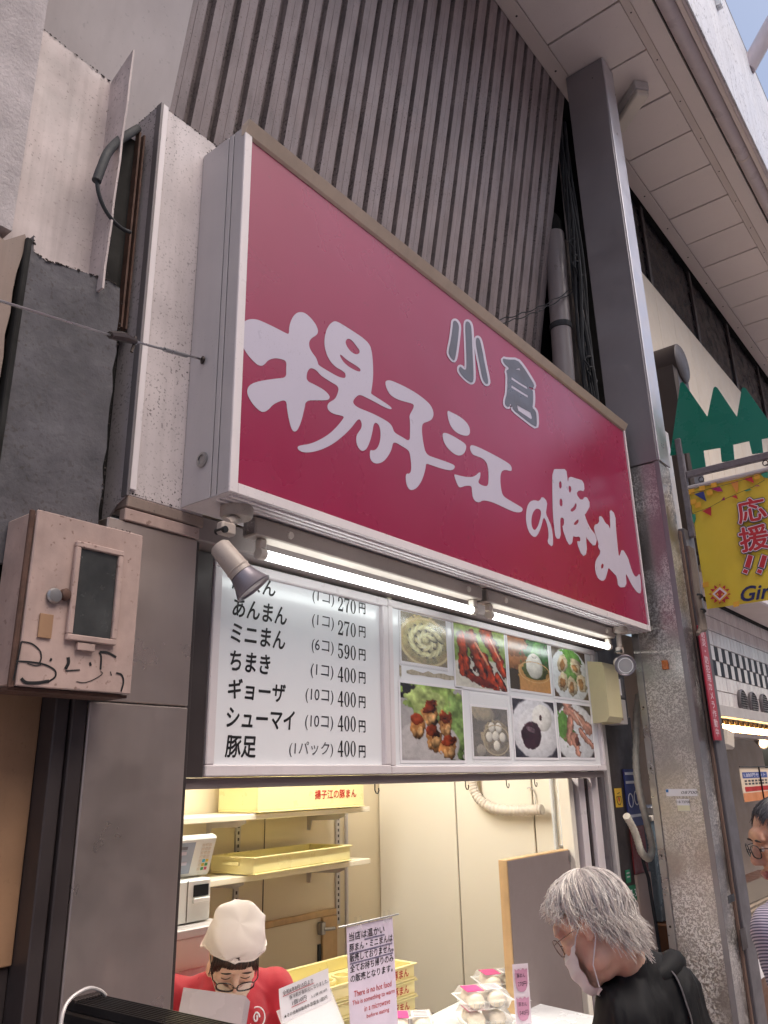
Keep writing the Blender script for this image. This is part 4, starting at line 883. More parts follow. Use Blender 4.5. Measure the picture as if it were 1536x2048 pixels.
# red camera notice on the front casing
nz = thing('camera_notice', 'narrow red upright notice with white lettering on the pillar front', 'sign', (4.448, 1.32, 1.85))
b = MB(); b.box(4.386, 4.508, 1.318, 1.3275, 1.852, 2.452, .002); b.build('plate', paint('red notice plate', S(176, 40, 62), .35, var=.12), nz)
text('防災・防犯用カメラ作動中', 'notice_lettering', paint('notice white', S(240, 214, 222), .5), (4.414, 1.3172, 2.152), X_, Z_, h=.56, width=.062, bold=.028, parent=nz, vertical=True)

# ------------------------------------------------------------------ arcade canopy: soffit, trims, gutter, street fascia
cn = thing('arcade_canopy', 'cream panelled canopy soffit with gutter running along the shop row', 'canopy', (6, 1.2, 6.4))
b = MB(); b.box(0, .449, 1.095, 1.603, 6.402, 6.43, .003)
b.v = [(x + .0 , y, z) for x, y, z in b.v]
sp0 = b.build('soffit_panel', M['soffit'], cn)
J0 = 3.941 - .4635 * 8
for i in range(34):
    o_ = sp0 if i == 0 else copy_part(sp0, cn)
    o_.location = Vector((J0 + .4635 * i + .003, 0, (i * 37 % 5) * .0007))
b = MB(); b.box(-1, 17, 1.07, 1.7, 6.434, 6.46); b.build('joint_backing', M['dark'], cn)
b = MB(); b.box(-1, 17, 1.607, 1.708, 6.396, 6.43, .003); b.build('inner_trim', M['soffit_trim'], cn)
for x in np.arange(0.3, 16, .55):
    b = MB(); b.lathe((x, 1.655, 6.3965), (0, 0, -1), [(0, 0), (.008, 0), (.006, .004), (0, .005)], 8); b.build('screw', M['screw'], cn)
b = MB(); b.box(-1, 17, 1.040, 1.092, 6.398, 6.43, .003); b.build('outer_trim', M['soffit_trim'], cn)
b = MB(); b.box(-1, 17, .925, 1.036, 6.385, 6.43, .003); b.build('outer_board', M['soffit'], cn)
for x in np.arange(0.1, 16, .4635):
    b = MB(); b.lathe((x + .25, 1.066, 6.3985), (0, 0, -1), [(0, 0), (.006, 0), (.005, .003), (0, .004)], 8); b.build('screw', M['screw'], cn)
def gut(x0, x1, r):
    b = MB(); pr = [(.862 + r * math.cos(t), 6.40 - r * 1.0 * math.sin(t)) for t in np.linspace(0, math.pi, 15)]
    b.prism([(x0, y, z) for y, z in pr], (x1 - x0, 0, 0)); return b
xs = [-1, 2.0, 5.87, 9.7, 13.5, 17]
for a_, c_ in zip(xs[:-1], xs[1:]):
    gg = gut(a_ + .002, c_ - .002, .052).build('gutter', M['gutter'], cn, sharp=60)
    for p_ in gg.data.polygons: p_.use_smooth = True
    gg.data.set_sharp_from_angle(angle=1.0)
    gut(a_ - .02, a_ - .0025, .056).build('gutter_joint', M['soffit_trim'], cn)
b = MB(); b.box(-1, 17, .775, .808, 6.37, 6.43, .004); b.build('lip', M['soffit'], cn)
b = MB(); b.box(-1, 17, .752, .7735, 6.345, 6.45, .003); b.build('lip', M['gutter'], cn)
ws = .62
for i in range(-1, 27):
    b = MB(); b.box(ws * i + .003, ws * (i + 1) - .003, .740, .75, 6.34, 7.86, .002); b.build('street_fascia', M['fascia'], cn)
b = MB(); b.box(-1, 17, .738, .80, 7.862, 7.89, .003); b.box(-1, 17, .7515, .77, 6.5, 7.86); b.build('fascia_cap', M['grey_post'], cn)
b = MB(); b.box(-1, 17, .80, 2.3, 6.47, 6.6); b.build('canopy_roof', M['dark'], cn)
b = MB(); b.box(5.20, 5.26, .70, .738, 7.3, 7.86); b.tube(spline([(5.05, .70, 7.40), (5.2, .66, 7.55), (5.24, .66, 7.75), (5.5, .62, 7.95)]), .02, 8); b.tube(spline([(5.02, .71, 7.36), (5.18, .69, 7.46), (5.36, .69, 7.60), (5.6, .66, 7.85)]), .014, 8); b.build('conduit', M['white_gloss'], cn)
# steel arch ribs of the arcade roof
for i, X in enumerate((6.42, 10.6, 14.4)):
    b = MB(); pts = [(X, y_, 7.72 + 3.0 * (1 - ((y_ + 3.8) / 4.57) ** 2)) for y_ in np.linspace(.77, -8.37, 33)]
    b.tube(pts, .075, 14); b.build('roof_arch', paint('arch paint', S(214, 200, 204), .45, var=.1, streak=.1), None,
       ['pale steel roof arch nearest the pillar, rising into the sky', 'middle pale steel roof arch over the street', 'farthest pale steel roof arch over the street'][i], 'arch', 'roof arches over the arcade street')
# small boxy light under the soffit beside the pillar
cl_ = thing('canopy_light', 'small white box light on the soffit beside the pillar top', 'light fitting', (4.72, 1.35, 6.3))
fa, fb = np.array([4.62, 1.22, 6.37]), np.array([4.84, 1.50, 6.37])
fd = (fb - fa) / np.linalg.norm(fb - fa); fn_ = np.cross(fd, Z_)
b = MB(); b.obox((fa + fb) / 2 + [0, 0, -.01], (fd, fn_, Z_), (.18, .055, .038), .006); b.build('housing', M['light_post'], cl_)
b = MB(); b.obox((fa + fb) / 2 + [0, 0, -.075], (fd, fn_, Z_), (.178, .05, .026), .010); b.build('diffuser', M['plastic_white'], cl_)
b = MB(); b.lathe((8.9, 1.2, 6.40), (0, 0, -1), [(0, 0), (.09, 0), (.10, .03), (.08, .07), (0, .08)], 24); b.build('dome_light', M['plastic_white'], None, 'round white dome light on the soffit at the right edge', 'light fitting')
# ------------------------------------------------------------------ gap between siding and pillar: drain pipe, timber post, cables
dpip = thing('drain_pipe', 'grey drain pipe with black strap in the gap beside the pillar', 'pipe', (4.33, 1.95, 3))
pa_, pb_ = at(1106, 430, 1, 1.92), at(1130, 775, 1, 1.92)
dv = (pb_ - pa_) / (pb_[2] - pa_[2]); Pz = lambda z: pa_ + dv * (z - pa_[2])
b = MB(); b.cyl(Pz(3.2), Pz(5.32), .068, .068, 24); b.build('pipe', M['pipe'], dpip)
b = MB(); b.lathe(Pz(5.32), (0, 0, 1), [(.06, 0), (.06, .10), (.03, .17), (0, .17)]); b.build('pipe_neck', M['dark'], dpip)
zz = at(1116, 650, 1, 1.92)[2]
b = MB(); b.lathe(Pz(zz), (0, 0, 1), [(.070, -.022), (.074, -.02), (.074, .02), (.070, .022)]); b.build('strap', M['rubber'], dpip)
tp = thing('timber_post', 'weathered timber post behind the drain pipe', 'post', (4.5, 2.0, 3))
t0_, t1_ = at(1124, 440, 1, 1.86), at(1158, 790, 1, 1.86); tv = (t1_ - t0_) / (t1_[2] - t0_[2]); tvn = tv / np.linalg.norm(tv) * -1
def slanted(z0, z1, dx0, dx1, y0, y1, m, nm):
    P = [t0_ + tv * (z - t0_[2]) for z in (z0, z1)]; b = MB(); b.prism([(P[0][0] + dx0, y0, z0), (P[0][0] + dx1, y0, z0), (P[1][0] + dx1, y0, z1), (P[1][0] + dx0, y0, z1)], (0, y1 - y0, 0)); b.build(nm, m, tp)
slanted(3.0, 5.28, .03, .135, 1.86, 1.97, M['ply_grey'], 'post'); slanted(3.0, 6.3, .14, .20, 1.84, 1.90, M['cream_wall'], 'pale_board')
b = MB(); b.box(4.30, 4.9, 2.12, 2.16, 3.0, 6.43); b.build('recess_wall', M['dark'], None, 'recess wall behind the drain pipe and pillar, its shade painted black', 'wall')  # black colour stands for the darkness of the recess
cb = thing('cable_tangle', 'tangle of black cables on the timber post behind the pillar', 'cables', (4.45, 1.9, 4.2))
for i in range(9):
    x = 4.44 + .011 * i; pts = []
    for z in np.linspace(6.3, 3.4, 12): pts.append((x + .03 * math.sin(z * 2.1 + i * 1.3), 1.80 + .02 * math.sin(z * 3 + i), z))
    b = MB(); b.tube(spline(pts, 3), .006 + .004 * (i % 3), 6); b.build('cable', M['rubber'], cb)
for i in range(4):
    cx, cz = 4.44 + .02 * i, (5.15, 4.98, 4.25, 4.18)[i]; b = MB()
    b.tube([(cx + .05 * math.cos(t), 1.79 + .012 * math.sin(3 * t), cz + .06 * math.sin(t)) for t in np.linspace(0, 6.3, 17)], .007, 6); b.build('cable_loop', M['rubber'], cb)
tw = thing('wire_pair', 'two thin twisted wires slung across the siding to the drain pipe', 'wire', (4.0, 1.8, 4.3))
for k_ in range(2):
    a_, c_ = at(975, 645 + 8 * k_, 1, 2.0), at(1170, 560 + 6 * k_, 1, 1.80); b = MB()
    b.tube([a_ + (c_ - a_) * t + np.array([0, .006 * math.sin(t * 40 + k_ * 3), -.05 * math.sin(math.pi * t) + .006 * math.cos(t * 40 + k_ * 3)]) for t in np.linspace(0, 1, 50)], .0035, 5); b.build('wire', M['rubber'], tw)

# ------------------------------------------------------------------ electrical boxes, hose and stickers on the right jamb
eb = thing('meter_cover', 'cream plastic meter cover on the jamb right of the food photos', 'electrical box', (4.04, 1.72, 1.95))
b = MB(); b.prism([(3.945, y, z) for y, z in ((1.80, 2.265), (1.70, 2.25), (1.688, 2.22), (1.688, 1.975), (1.705, 1.95), (1.80, 1.945))], (.175, 0, 0)); b.build('cover', paint('yellowed plastic', S(222, 212, 170), .4, var=.1, speck=.2), eb)
b = MB(); b.box(4.125, 4.22, 1.705, 1.80, 2.085, 2.19, .004); sw = b.build('breaker', M['grey_post'], eb)
b = MB(); b.box(4.135, 4.175, 1.702, 1.7045, 2.095, 2.18); b.build('label_plate', M['paper'], sw)
b = MB(); b.box(4.125, 4.235, 1.71, 1.80, 1.945, 2.075, .004); sw = b.build('switch_box', M['light_post'], eb)
b = MB(); b.box(4.14, 4.17, 1.707, 1.7095, 1.965, 2.05); b.build('tan_label', M['tan'], sw)
ho = thing('insulated_hose', 'cream taped hose hanging in a loop between jamb and pillar', 'hose', (4.28, 1.72, 1.4))
hp = [at(x, y, 1, 1.735) for x, y in ((1277, 1390), (1273, 1430), (1272, 1480), (1272, 1530), (1278, 1580), (1290, 1630), (1301, 1675), (1304, 1700), (1298, 1716), (1290, 1713), (1281, 1700), (1275, 1680), (1268, 1660), (1258, 1641), (1253, 1632))]
sp_ = spline(hp, 10); rr = [.0185 + .0012 * math.sin(i * 1.9) for i in range(len(sp_))]
b = MB(); b.tube(sp_, rr, 14); b.build('sleeve', paint('taped lagging', S(240, 232, 214), .6, var=.2, vscale=20, streak=.1, speck=.5, sscale=60, bump=.3, bscale=80), ho)
tail = [at(x, y, 1, 1.75) for x, y in ((1284, 1712), (1290, 1735), (1297, 1757), (1302, 1790), (1312, 1850), (1322, 1920))]
b = MB(); b.tube(spline(tail, 6), .009, 8); b.build('tail_pipe', M['rubber'], ho)
st = thing('smile_sticker', 'yellow sticker with a smiling mouth drawing on the dark jamb', 'sticker', (3.97, 1.83, 1.5))
p_, q_ = at(1228, 1577, 1, 1.799), at(1246, 1614, 1, 1.799)
b = MB(); b.box(p_[0], q_[0], 1.7975, 1.7995, q_[2], p_[2]); b.build('sheet', paint('yellow sticker', S(226, 184, 60), .45), st)
cx, cz = (p_[0] + q_[0]) / 2, (p_[2] + q_[2]) / 2; hw = (q_[0] - p_[0]) / 2
b = MB(); b.tube([(cx + hw * .6 * math.cos(t), 1.797, cz - .012 + .022 * math.sin(t)) for t in np.linspace(math.pi, 2 * math.pi, 12)] + [(cx + hw * .6, 1.797, cz + .006), (cx - hw * .6, 1.797, cz + .006), (cx - hw * .6, 1.797, cz - .012)], .0018, 5)
b.tube([(cx - hw * .3 + .0 * t, 1.797, cz + .02) if t < .5 else (cx + hw * .35, 1.797, cz + .026) for t in (0, 1)], .0018, 5); b.build('drawing', M['black_ink'], st)
b = MB(); b.box(cx - .008, cx + .008, 1.7965, 1.797, cz - .018, cz + .002); b.build('mouth', M['red_ink'], st)
GR = paint('green plate', S(20, 120, 84), .4, var=.1)
for (x0, y0, x1, y1), tx, lb in (((1250, 1741, 1262, 1764), None, 'small blank green plate above the green plate reading 7-3'), ((1255, 1773, 1277, 1799), '7-3', 'green number plate reading 7-3 on the dark jamb')):
    p_, q_ = at(x0, y0, 1, 1.7985), at(x1, y1, 1, 1.7985); t = thing('number_plate', lb, 'sign', ((p_[0] + q_[0]) / 2, 1.80, q_[2]))
    b = MB(); b.box(p_[0], q_[0], 1.7965, 1.7995, q_[2], p_[2]); b.build('plate', GR, t)
    if tx: text(tx, 'number', M['paper'], ((p_[0] + q_[0]) / 2, 1.7960, (p_[2] + q_[2]) / 2), X_, Z_, h=.035, width=.075, bold=.01, parent=t, align='C')
    else:
        for dz in (.012, -.006):
            b = MB(); cx = (p_[0] + q_[0]) / 2; b.box(cx - .018, cx + .018, 1.7957, 1.7962, (p_[2] + q_[2]) / 2 + dz, (p_[2] + q_[2]) / 2 + dz + .007); b.build('pale_bar', M['light_post'], t)
po_ = thing('wall_poster', 'blue and red poster strips in the slot behind the pillar', 'poster', (4.45, 1.79, 1.2))
p_, q_ = at(1286, 1555, 1, 1.79), at(1322, 1660, 1, 1.79)
b = MB(); b.box(4.30, 4.49, 1.792, 1.7985, 1.43, 1.72); b.build('blue_sheet', paint('blue poster', S(50, 62, 130), .5, var=.2), po_)
b = MB()
for z in (1.69, 1.645, 1.475): b.box(4.31, 4.48, 1.7905, 1.7915, z, z + .014)
for c_ in ((4.35, 1.56), (4.43, 1.57)): b.tube([(c_[0] + .03 * math.cos(t), 1.791, c_[1] + .035 * math.sin(t)) for t in np.linspace(0, 6.3, 17)], .003, 5)
b.build('white_print', M['paper'], po_)
b = MB(); b.box(4.30, 4.49, 1.792, 1.7985, 1.20, 1.428); b.build('red_sheet', paint('red poster', S(140, 52, 54), .5, var=.5, vscale=9), po_)
b = MB(); b.box(4.30, 4.49, 1.785, 1.7985, 0, 1.197); b.build('backing_board', paint('pinkish board', S(190, 164, 150), .6, var=.1), po_)

# ------------------------------------------------------------------ tree sign, bracket arm and yellow street banner
BX = 4.52
bk = thing('banner_bracket', 'rusty grey steel bracket with green three tree plate on the pillar', 'bracket', (BX, 1.33, 3.0))
gm = paint('flaking grey steel', S(128, 122, 126), .7, .2, var=.3, vscale=20, speck=.6, sscale=60, bump=.4)
zt, zb = at(1322, 888, 0, BX)[2], at(1360, 1080, 0, BX)[2]
b = MB(); b.box(BX - .020, BX + .020, 1.295, 1.33, zb, zt, .004); b.build('back_plate', gm, bk)
a1, a2 = at(1352, 958, 0, BX), at(1536, 909, 0, BX); zA = (a1[2] + a2[2]) / 2
b = MB(); b.box(BX - .016, BX + .016, .30, 1.294, zA - .020, zA + .020, .004); b.build('arm', gm, bk)
tc = (1236, 640, 300 / 1024)
TP = [(355, 925), (425, 430), (440, 423), (455, 436), (610, 660), (652, 462), (664, 454), (678, 462), (812, 662), (845, 466), (857, 458), (872, 466), (1024, 682), (1105, 790), (980, 812), (990, 905), (915, 915), (895, 825), (785, 850), (795, 960), (708, 968), (698, 872), (583, 890), (600, 1010), (508, 1022), (487, 905)]
b = MB(); b.prism([at(tc[0] + u * tc[2], tc[1] + v * tc[2], 0, BX - .003) for u, v in TP], (.006, 0, 0)); b.build('tree_plate', paint('green enamel plate', S(24, 122, 100), .3, var=.06, speck=.1, sscale=30), bk)
for px_, py_ in ((1402, 955), (1530, 922)):
    p_ = at(px_, py_, 0, BX); b = MB(); b.tube([p_ + np.array([0, .014 * math.cos(t), -.012 + .016 * math.sin(t)]) for t in np.linspace(0, 6.3, 13)], .0028, 6); b.tube([p_ + [0, 0, -.02], p_ + [-.004, -.028, -.045]], .0025, 5); b.build('ring', M['screw'], bk)
bn = thing('street_banner', 'yellow street banner with red lettering hanging from the bracket arm', 'banner', (BX, .8, 2.55))
yl = at(1378, 985, 0, BX)[1]; zt2, zb2 = at(1383, 975, 0, BX)[2], at(1405, 1219, 0, BX)[2]
YB = lambda t: yl - t * .78
b = MB()
def ban(u, v): return np.array([BX + .006 * math.sin(u * 5 + v * 2), YB(u), zt2 - .01 + (zb2 - zt2 + .01) * v])
yb = paint('yellow banner cloth', S(232, 204, 66), .6, var=.06, vscale=5, bump=.03)
V = []; b.grid(ban, 16, 16); b.grid(lambda u, v: ban(u, v) + np.array([.003, 0, 0]), 16, 16); b.build('cloth', yb, bn)
b = MB(); b.cyl((BX, yl + .01, zt2 + .002), (BX, yl - .80, zt2 + .002), .013, n=12); b.build('top_rod', M['light_post'], bn)
def BP(px, py, d=.0): p = at(px, py, 0, BX - .012 - d); return p
def bflat(loop, m, nm, d=0.0): return flat_shape([loop], nm, m, lambda u, v: BP(u, v, d), bn)
bc = lambda u, v: (1340 + u * 196 / 1181, 900 + v * 340 / 2048)
cols = {k_: paint('banner ' + k_, S(*c_), .6, var=.06, bump=0) for k_, c_ in dict(blue=(52, 62, 130), magenta=(170, 40, 110), orange=(226, 150, 70), red=(196, 52, 60), teal=(60, 150, 120), pale=(240, 222, 224), navy=(36, 40, 92), check=(236, 176, 60)).items()}
for L, c_ in (([(290, 530), (405, 497), (440, 622)], 'blue'), ([(495, 468), (600, 440), (640, 500), (575, 500)], 'magenta'), ([(730, 390), (820, 370), (825, 480), (800, 515)], 'orange'),
              ([(880, 350), (985, 320), (1015, 395), (950, 375)], 'red'), ([(385, 735), (495, 685), (497, 795)], 'red'), ([(255, 775), (305, 770), (312, 830), (295, 885), (258, 830)], 'teal'),
              ([(740, 562), (800, 540), (818, 592)], 'red'), ([(615, 610), (655, 560), (662, 605)], 'magenta'), ([(890, 490), (960, 468), (985, 480), (920, 498)], 'teal'), ([(1010, 440), (1060, 422), (1090, 435)], 'magenta'), ([(1090, 290), (1181, 262), (1181, 340), (1130, 330)], 'teal')):
    bflat([bc(*q) for q in L], cols[c_], 'bunting_flag')
for u, v in ((222, 478), (350, 440), (490, 402), (440, 490), (244, 600), (300, 640), (392, 1600), (760, 1835), (1010, 300)):
    bflat([bc(u, v), bc(u + 70, v - 16), bc(u + 76, v + 44), bc(u + 6, v + 60)], cols['check'], 'check_square')
b = MB(); b.tube([BP(*bc(u, v)) for u, v in ((255, 520), (500, 460), (760, 395), (1000, 320), (1170, 262))], .0012, 4); b.tube([BP(*bc(u, v)) for u, v in ((270, 765), (480, 690), (640, 600), (820, 520), (1000, 445), (1140, 360))], .0012, 4); b.build('bunting_string', M['dark_ink'], bn)
zc = lambda u, v: BP(*bc(u, v))
def btext(s_, c_, h_, w_, m_, nm, d, bold, slant=0.0, shear=0.0):
    p = BP(*c_, d); return text(s_, nm, m_, p, -Y_, Z_, h=h_, width=w_, bold=bold, parent=bn, align='C', shear=shear, slant=slant)
for ch, u0, u1, v0, v1 in (('応', 805, 1150, 575, 870), ('援', 835, 1190, 905, 1215)):
    c_ = ((u0 + u1) / 2, (v0 + v1) / 2); hh = abs(BP(*bc(c_[0], v0))[2] - BP(*bc(c_[0], v1))[2]) * .96; ww = abs(BP(*bc(u0, c_[1]))[1] - BP(*bc(u1, c_[1]))[1])
    for (m_, d, bo) in ((cols['navy'], .001, .085), (cols['pale'], .002, .055), (cols['red'], .003, .022)):
        btext(ch, bc(*c_), hh, ww, m_, 'slogan_lettering', d, bo)
for u in (955, 1125):
    for (m_, d, g) in ((cols['navy'], .0012, 18), (cols['pale'], .0022, 9), (cols['red'], .0032, 0)):
        for L in ([(u - 10, 1260), (u + 45, 1280), (u + 5, 1425), (u - 55, 1405)], [(u - 62, 1432), (u - 12, 1450), (u - 28, 1492), (u - 82, 1472)]):
            q = offset_loop(np.array([bc(*z) for z in L]), g * .42 / 2); flat_shape([q], 'slogan_lettering', m_, lambda a_, c_, d=d: BP(a_, c_, d), bn)
btext('Gira', bc(1075, 1710), .078, .19, cols['navy'], 'banner_name', .001, .03, 0.0, .35)
# round emblem: ring of red rays round a diamond
ec = np.array(bc(600, 1735)); rays = []
for i in range(24):
    a_ = i / 24 * 6.283; r_ = 23 if i % 2 == 0 else 15; rays.append((ec[0] + r_ * math.cos(a_) * .98, ec[1] + r_ * .9 * math.sin(a_)))
bflat(rays, cols['red'], 'emblem', .0)
bflat([(ec[0], ec[1] - 18), (ec[0] + 19, ec[1] - 2), (ec[0], ec[1] + 17), (ec[0] - 19, ec[1])], cols['check'], 'emblem', .0008)
bflat([(ec[0], ec[1] - 14), (ec[0] + 15, ec[1] - 2), (ec[0], ec[1] + 13), (ec[0] - 15, ec[1])], cols['pale'], 'emblem', .0014)
bflat([(ec[0], ec[1] - 9), (ec[0] + 10, ec[1] - 1), (ec[0], ec[1] + 9), (ec[0] - 10, ec[1])], cols['red'], 'emblem', .002)
for s_ in (-1, 1): bflat([(ec[0] + s_ * 5, ec[1] - 3), (ec[0] + s_ * 2, ec[1] + 3), (ec[0] + s_ * 7, ec[1] + 2)], cols['check'], 'emblem', .0026)
# rope bundle hanging behind the banner
rp = thing('rope_bundle', 'bundle of grey ropes tied against the pillar behind the yellow banner', 'rope', (4.62, 1.25, 2.5))
for i in range(6):
    b = MB(); off = .015 * (i - 2.5)
    pts = [at(x, y, 1, 1.27 + .006 * (i % 2)) + np.array([off, 0, 0]) for x, y in ((1380, 1095), (1386, 1130), (1392, 1180), (1398, 1215), (1404, 1240), (1405, 1258), (1400 - i, 1270 - i * 3))]
    b.tube(spline(pts, 5), .011, 7); b.build('rope', M['ply_grey'], rp)
for py_ in (1192, 1221):
    b = MB(); c_ = at(1396 + (py_ - 1192) * .2, py_, 1, 1.27); b.tube([c_ + np.array([.034 * math.cos(t), .02 * math.sin(t), .004 * math.sin(2 * t)]) for t in np.linspace(0, 6.3, 15)], .006, 6); b.build('rope_tie', M['rubber'], rp)

# ------------------------------------------------------------------ neighbouring building
nb = thing('neighbour_building', 'neighbouring building with cream panel wall and dark clerestory windows', 'building', (8, 1.8, 0))
for i in range(24):
    x0 = 4.64 + .42 * i
    b = MB(); b.box(x0 + .003, x0 + .417, 1.72, 1.78, 3.02, 5.572, .003); b.build('wall_panel', paint('ivory panel', S(226, 212, 192), .5, var=.06, speck=.15, sscale=18, streak=.06) if i == 0 else bpy.data.materials['ivory panel'], nb)
b = MB(); b.box(4.64, 14.6, 1.775, 2.2, 2.95, 6.42); b.build('core', M['dark'], nb)
for i in range(8):
    x0 = 4.66 + 1.24 * i; b = MB(); b.box(x0 + .03, x0 + 1.21, 1.745, 1.757, 5.62, 6.36); b.build('pane', M['glass_dark'], nb)
    b = MB(); b.box(x0 - .03, x0 + .028, 1.725, 1.77, 5.576, 6.39, .003); b.build('mullion', M['dark_post'], nb)
vd = thing('vent_duct', 'grey vent duct with rounded top behind the tree plate', 'duct', (5.0, 1.45, 3))
c_ = at(1340, 740, 1, 1.50)
b = MB(); b.lathe((c_[0], 1.712, c_[2] + .02), (0, -1, 0), [(0, 0), (.145, 0), (.145, .30), (.13, .31), (0, .31)], 26); b.build('hood', M['dark_post'], vd)
b = MB(); b.box(c_[0] - .135, c_[0] + .135, 1.42, 1.70, 3.02, c_[2] + .02, .02); b.build('duct', M['dark_post'], vd)
b = MB(); b.box(c_[0] + .137, c_[0] + .25, 1.50, 1.70, 3.02, c_[2] - .05, .01); b.build('duct_flank', M['light_post'], vd)
aw = thing('shop_awning', 'white edged awning over the neighbouring tiled shop', 'awning', (7, 1.4, 2.9))
b = MB(); b.box(5.3, 12, 1.48, 1.76, 2.955, 3.0); b.build('deck', M['soffit_trim'], aw)
b = MB(); b.box(5.3, 12, 1.45, 1.479, 2.93, 3.06, .004); b.build('edge', M['white_frame'], aw)
b = MB(); b.box(6.2, 12, 1.52, 1.55, 3.062, 3.32); b.build('sign_board', paint('pale pink board', S(224, 150, 160), .5), aw)
b = MB(); b.box(7.55, 7.9, 1.505, 1.518, 3.062, 3.32); b.build('red_band', M['red_paint'], aw)
# tiled wall: every tile its own piece
tw_ = thing('tiled_wall', 'white tiled shop wall with a dark blue checker band', 'wall', (7, 1.8, 2.1))
b = MB(); b.box(5.2, 12, 1.806, 1.9, 2.15, 2.96); b.build('mortar', paint('tile grout', S(150, 138, 134), .8, var=.1), tw_)
TWd, THt = .0915, .114
k = N('white glazed tile'); oi = k.n('ShaderNodeObjectInfo'); k.set('Base Color', k.mix(oi.outputs['Random'], S(228, 220, 222), S(246, 242, 242))).set('Roughness', .12).set('Specular IOR Level', .7); k.bump(k.noise(k.pos(), 14, 2), .12, .01); wt = k.m
k = N('dark glazed tile'); oi = k.n('ShaderNodeObjectInfo'); k.set('Base Color', k.mix(oi.outputs['Random'], S(16, 18, 32), S(34, 38, 54))).set('Roughness', .4).set('Specular IOR Level', .2); k.bump(k.noise(k.pos(), 14, 2), .12, .01); dt = k.m
def tile_mesh(m):
    b = MB(); b.box(0, TWd - .006, 1.797, 1.806, 0, THt - .006, .002); o = b.build('tile', m, tw_); return o
tA, tB = tile_mesh(wt), tile_mesh(dt); firstA = firstB = True; cnt = 0
for r in range(7):
    z = 2.155 + r * THt
    for i in range(31):
        x = 5.66 + i * TWd
        dark_ = r in (2, 3) and (i + r) % 2 == 0
        src = tB if dark_ else tA
        if (dark_ and firstB) or (not dark_ and firstA):
            o_ = src
            if dark_: firstB = False
            else: firstA = False
        else: o_ = copy_part(src, tw_)
        o_.location = Vector((x, random.random() * .0012, z))
        cnt += 1
for i, (px_, py_) in enumerate(((1487, 1405), (1508, 1409), (1530, 1412))):
    c_ = at(px_, py_, 1, 1.78); v_ = thing('round_vent', ('leftmost', 'middle', 'rightmost')[i] + ' of three round grey vent caps on the white tiles', 'vent', tuple(c_), 'vents on the tiled wall')
    b = MB(); b.lathe((c_[0], 1.797, c_[2]), (0, -1, 0), [(0, 0), (.10, 0), (.105, .02), (.095, .028), (.088, .014), (0, .014)], 28); b.build('rim', M['grey_post'], v_)
    for s_ in range(-4, 5):
        hh = math.sqrt(max(.088 ** 2 - (s_ * .019) ** 2, 0)); b = MB(); b.obox((c_[0], 1.776, c_[2] + s_ * .019), (X_, np.array([0, .8, .6]), np.array([0, -.6, .8])), (hh, .008, .0015)); b.build('louvre', M['steel'], v_)
gz_top = at(1500, 1806, 1, 1.735)[2]
ns = thing('neighbour_shop', 'neighbouring shop front with bulb lit header and brown counter', 'shop', (6.5, 2, 0))
b = MB(); b.box(5.2, 12, 1.74, 1.81, 2.072, 2.152, .003); b.build('header_ledge', M['light_post'], ns)
b = MB(); b.box(5.2, 12, 1.86, 1.90, 1.975, 2.07); b.build('lamp_trough', paint('trough paint', S(214, 190, 160), .5), ns)
b = MB(); b.box(5.2, 12, 1.76, 1.90, 1.935, 1.97, .003); b.build('lower_header', M['taupe'], ns)
b = MB(); b.box(4.7, 12, 3.0, 3.1, 0, 3.0); b.build('rear_wall', paint('shop beige', S(178, 160, 142), .6, var=.1), ns)
b = MB(); b.box(4.66, 4.72, 1.9, 3.0, 0, 3.0); b.build('side_wall', M['light_post'], ns)
b = MB(); b.box(5.30, 5.34, 2.4, 2.46, 0, 1.95); b.box(5.75, 5.80, 2.7, 2.76, 0, 1.95); b.build('upright', M['dark'], ns)
b = MB(); b.box(4.95, 8.0, 1.75, 2.2, 0.0, gz_top - .002, .005); b.build('counter', M['wood_dark'], ns)
b = MB(); b.box(4.95, 8.0, 1.745, 1.749, .42, .53); b.build('counter_band', M['paper'], ns)
b = MB(); b.box(4.80, 5.02, 1.5, 1.74, 0, .62, .006); b.build('grey_bin', M['light_post'], ns)
b = MB(); b.box(5.66, 5.82, 1.742, 1.7445, .44, .53); b.build('blue_notice', paint('blue notice', S(20, 74, 180), .4), ns)
b = MB(); b.box(5.25, 5.33, 2.2, 2.28, 1.45, 1.78, .004); b.build('dark_cabinet', paint('navy cabinet', S(40, 44, 62), .4), ns)
M['bulb'] = emit('warm bulb', (1.0, .62, .22), 14.0)
bl = thing('bulb_row', 'row of glowing warm bulbs under the tiled header', 'lights', (6.5, 1.83, 2.02))
for i in range(16):
    x = 5.62 + i * .135; b = MB(); b.ell((x, 1.825, 2.005), (.026, .026, .03)); bu = b.build('bulb', M['bulb'], bl)
    b = MB(); b.lathe((x, 1.825, 2.03), (0, 0, 1), [(0, 0), (.014, 0), (.016, .02), (.02, .036), (0, .037)], 12); b.build('holder', M['screw'], bu)
np_ = thing('shop_spot', 'lit white spot lamp in the neighbouring shop above the man', 'lamp', (6.3, 1.6, 1.9))
c_ = at(1527, 1484, 1, 1.80); d_ = np.array([-.55, -.75, -.38]); d_ /= np.linalg.norm(d_)
b = MB(); b.lathe(c_ - d_ * .09, d_, [(0, 0), (.03, 0), (.045, .05), (.058, .09), (.06, .10), (.05, .10), (.042, .07), (0, .06)], 24); b.build('can', M['plastic_white'], np_)
b = MB(); b.lathe(c_ - d_ * .018, d_, [(0, 0), (.040, 0), (.034, .008), (0, .012)], 24); b.build('lens', emit('warm spot lens', (1, .72, .40), 9.0), np_)
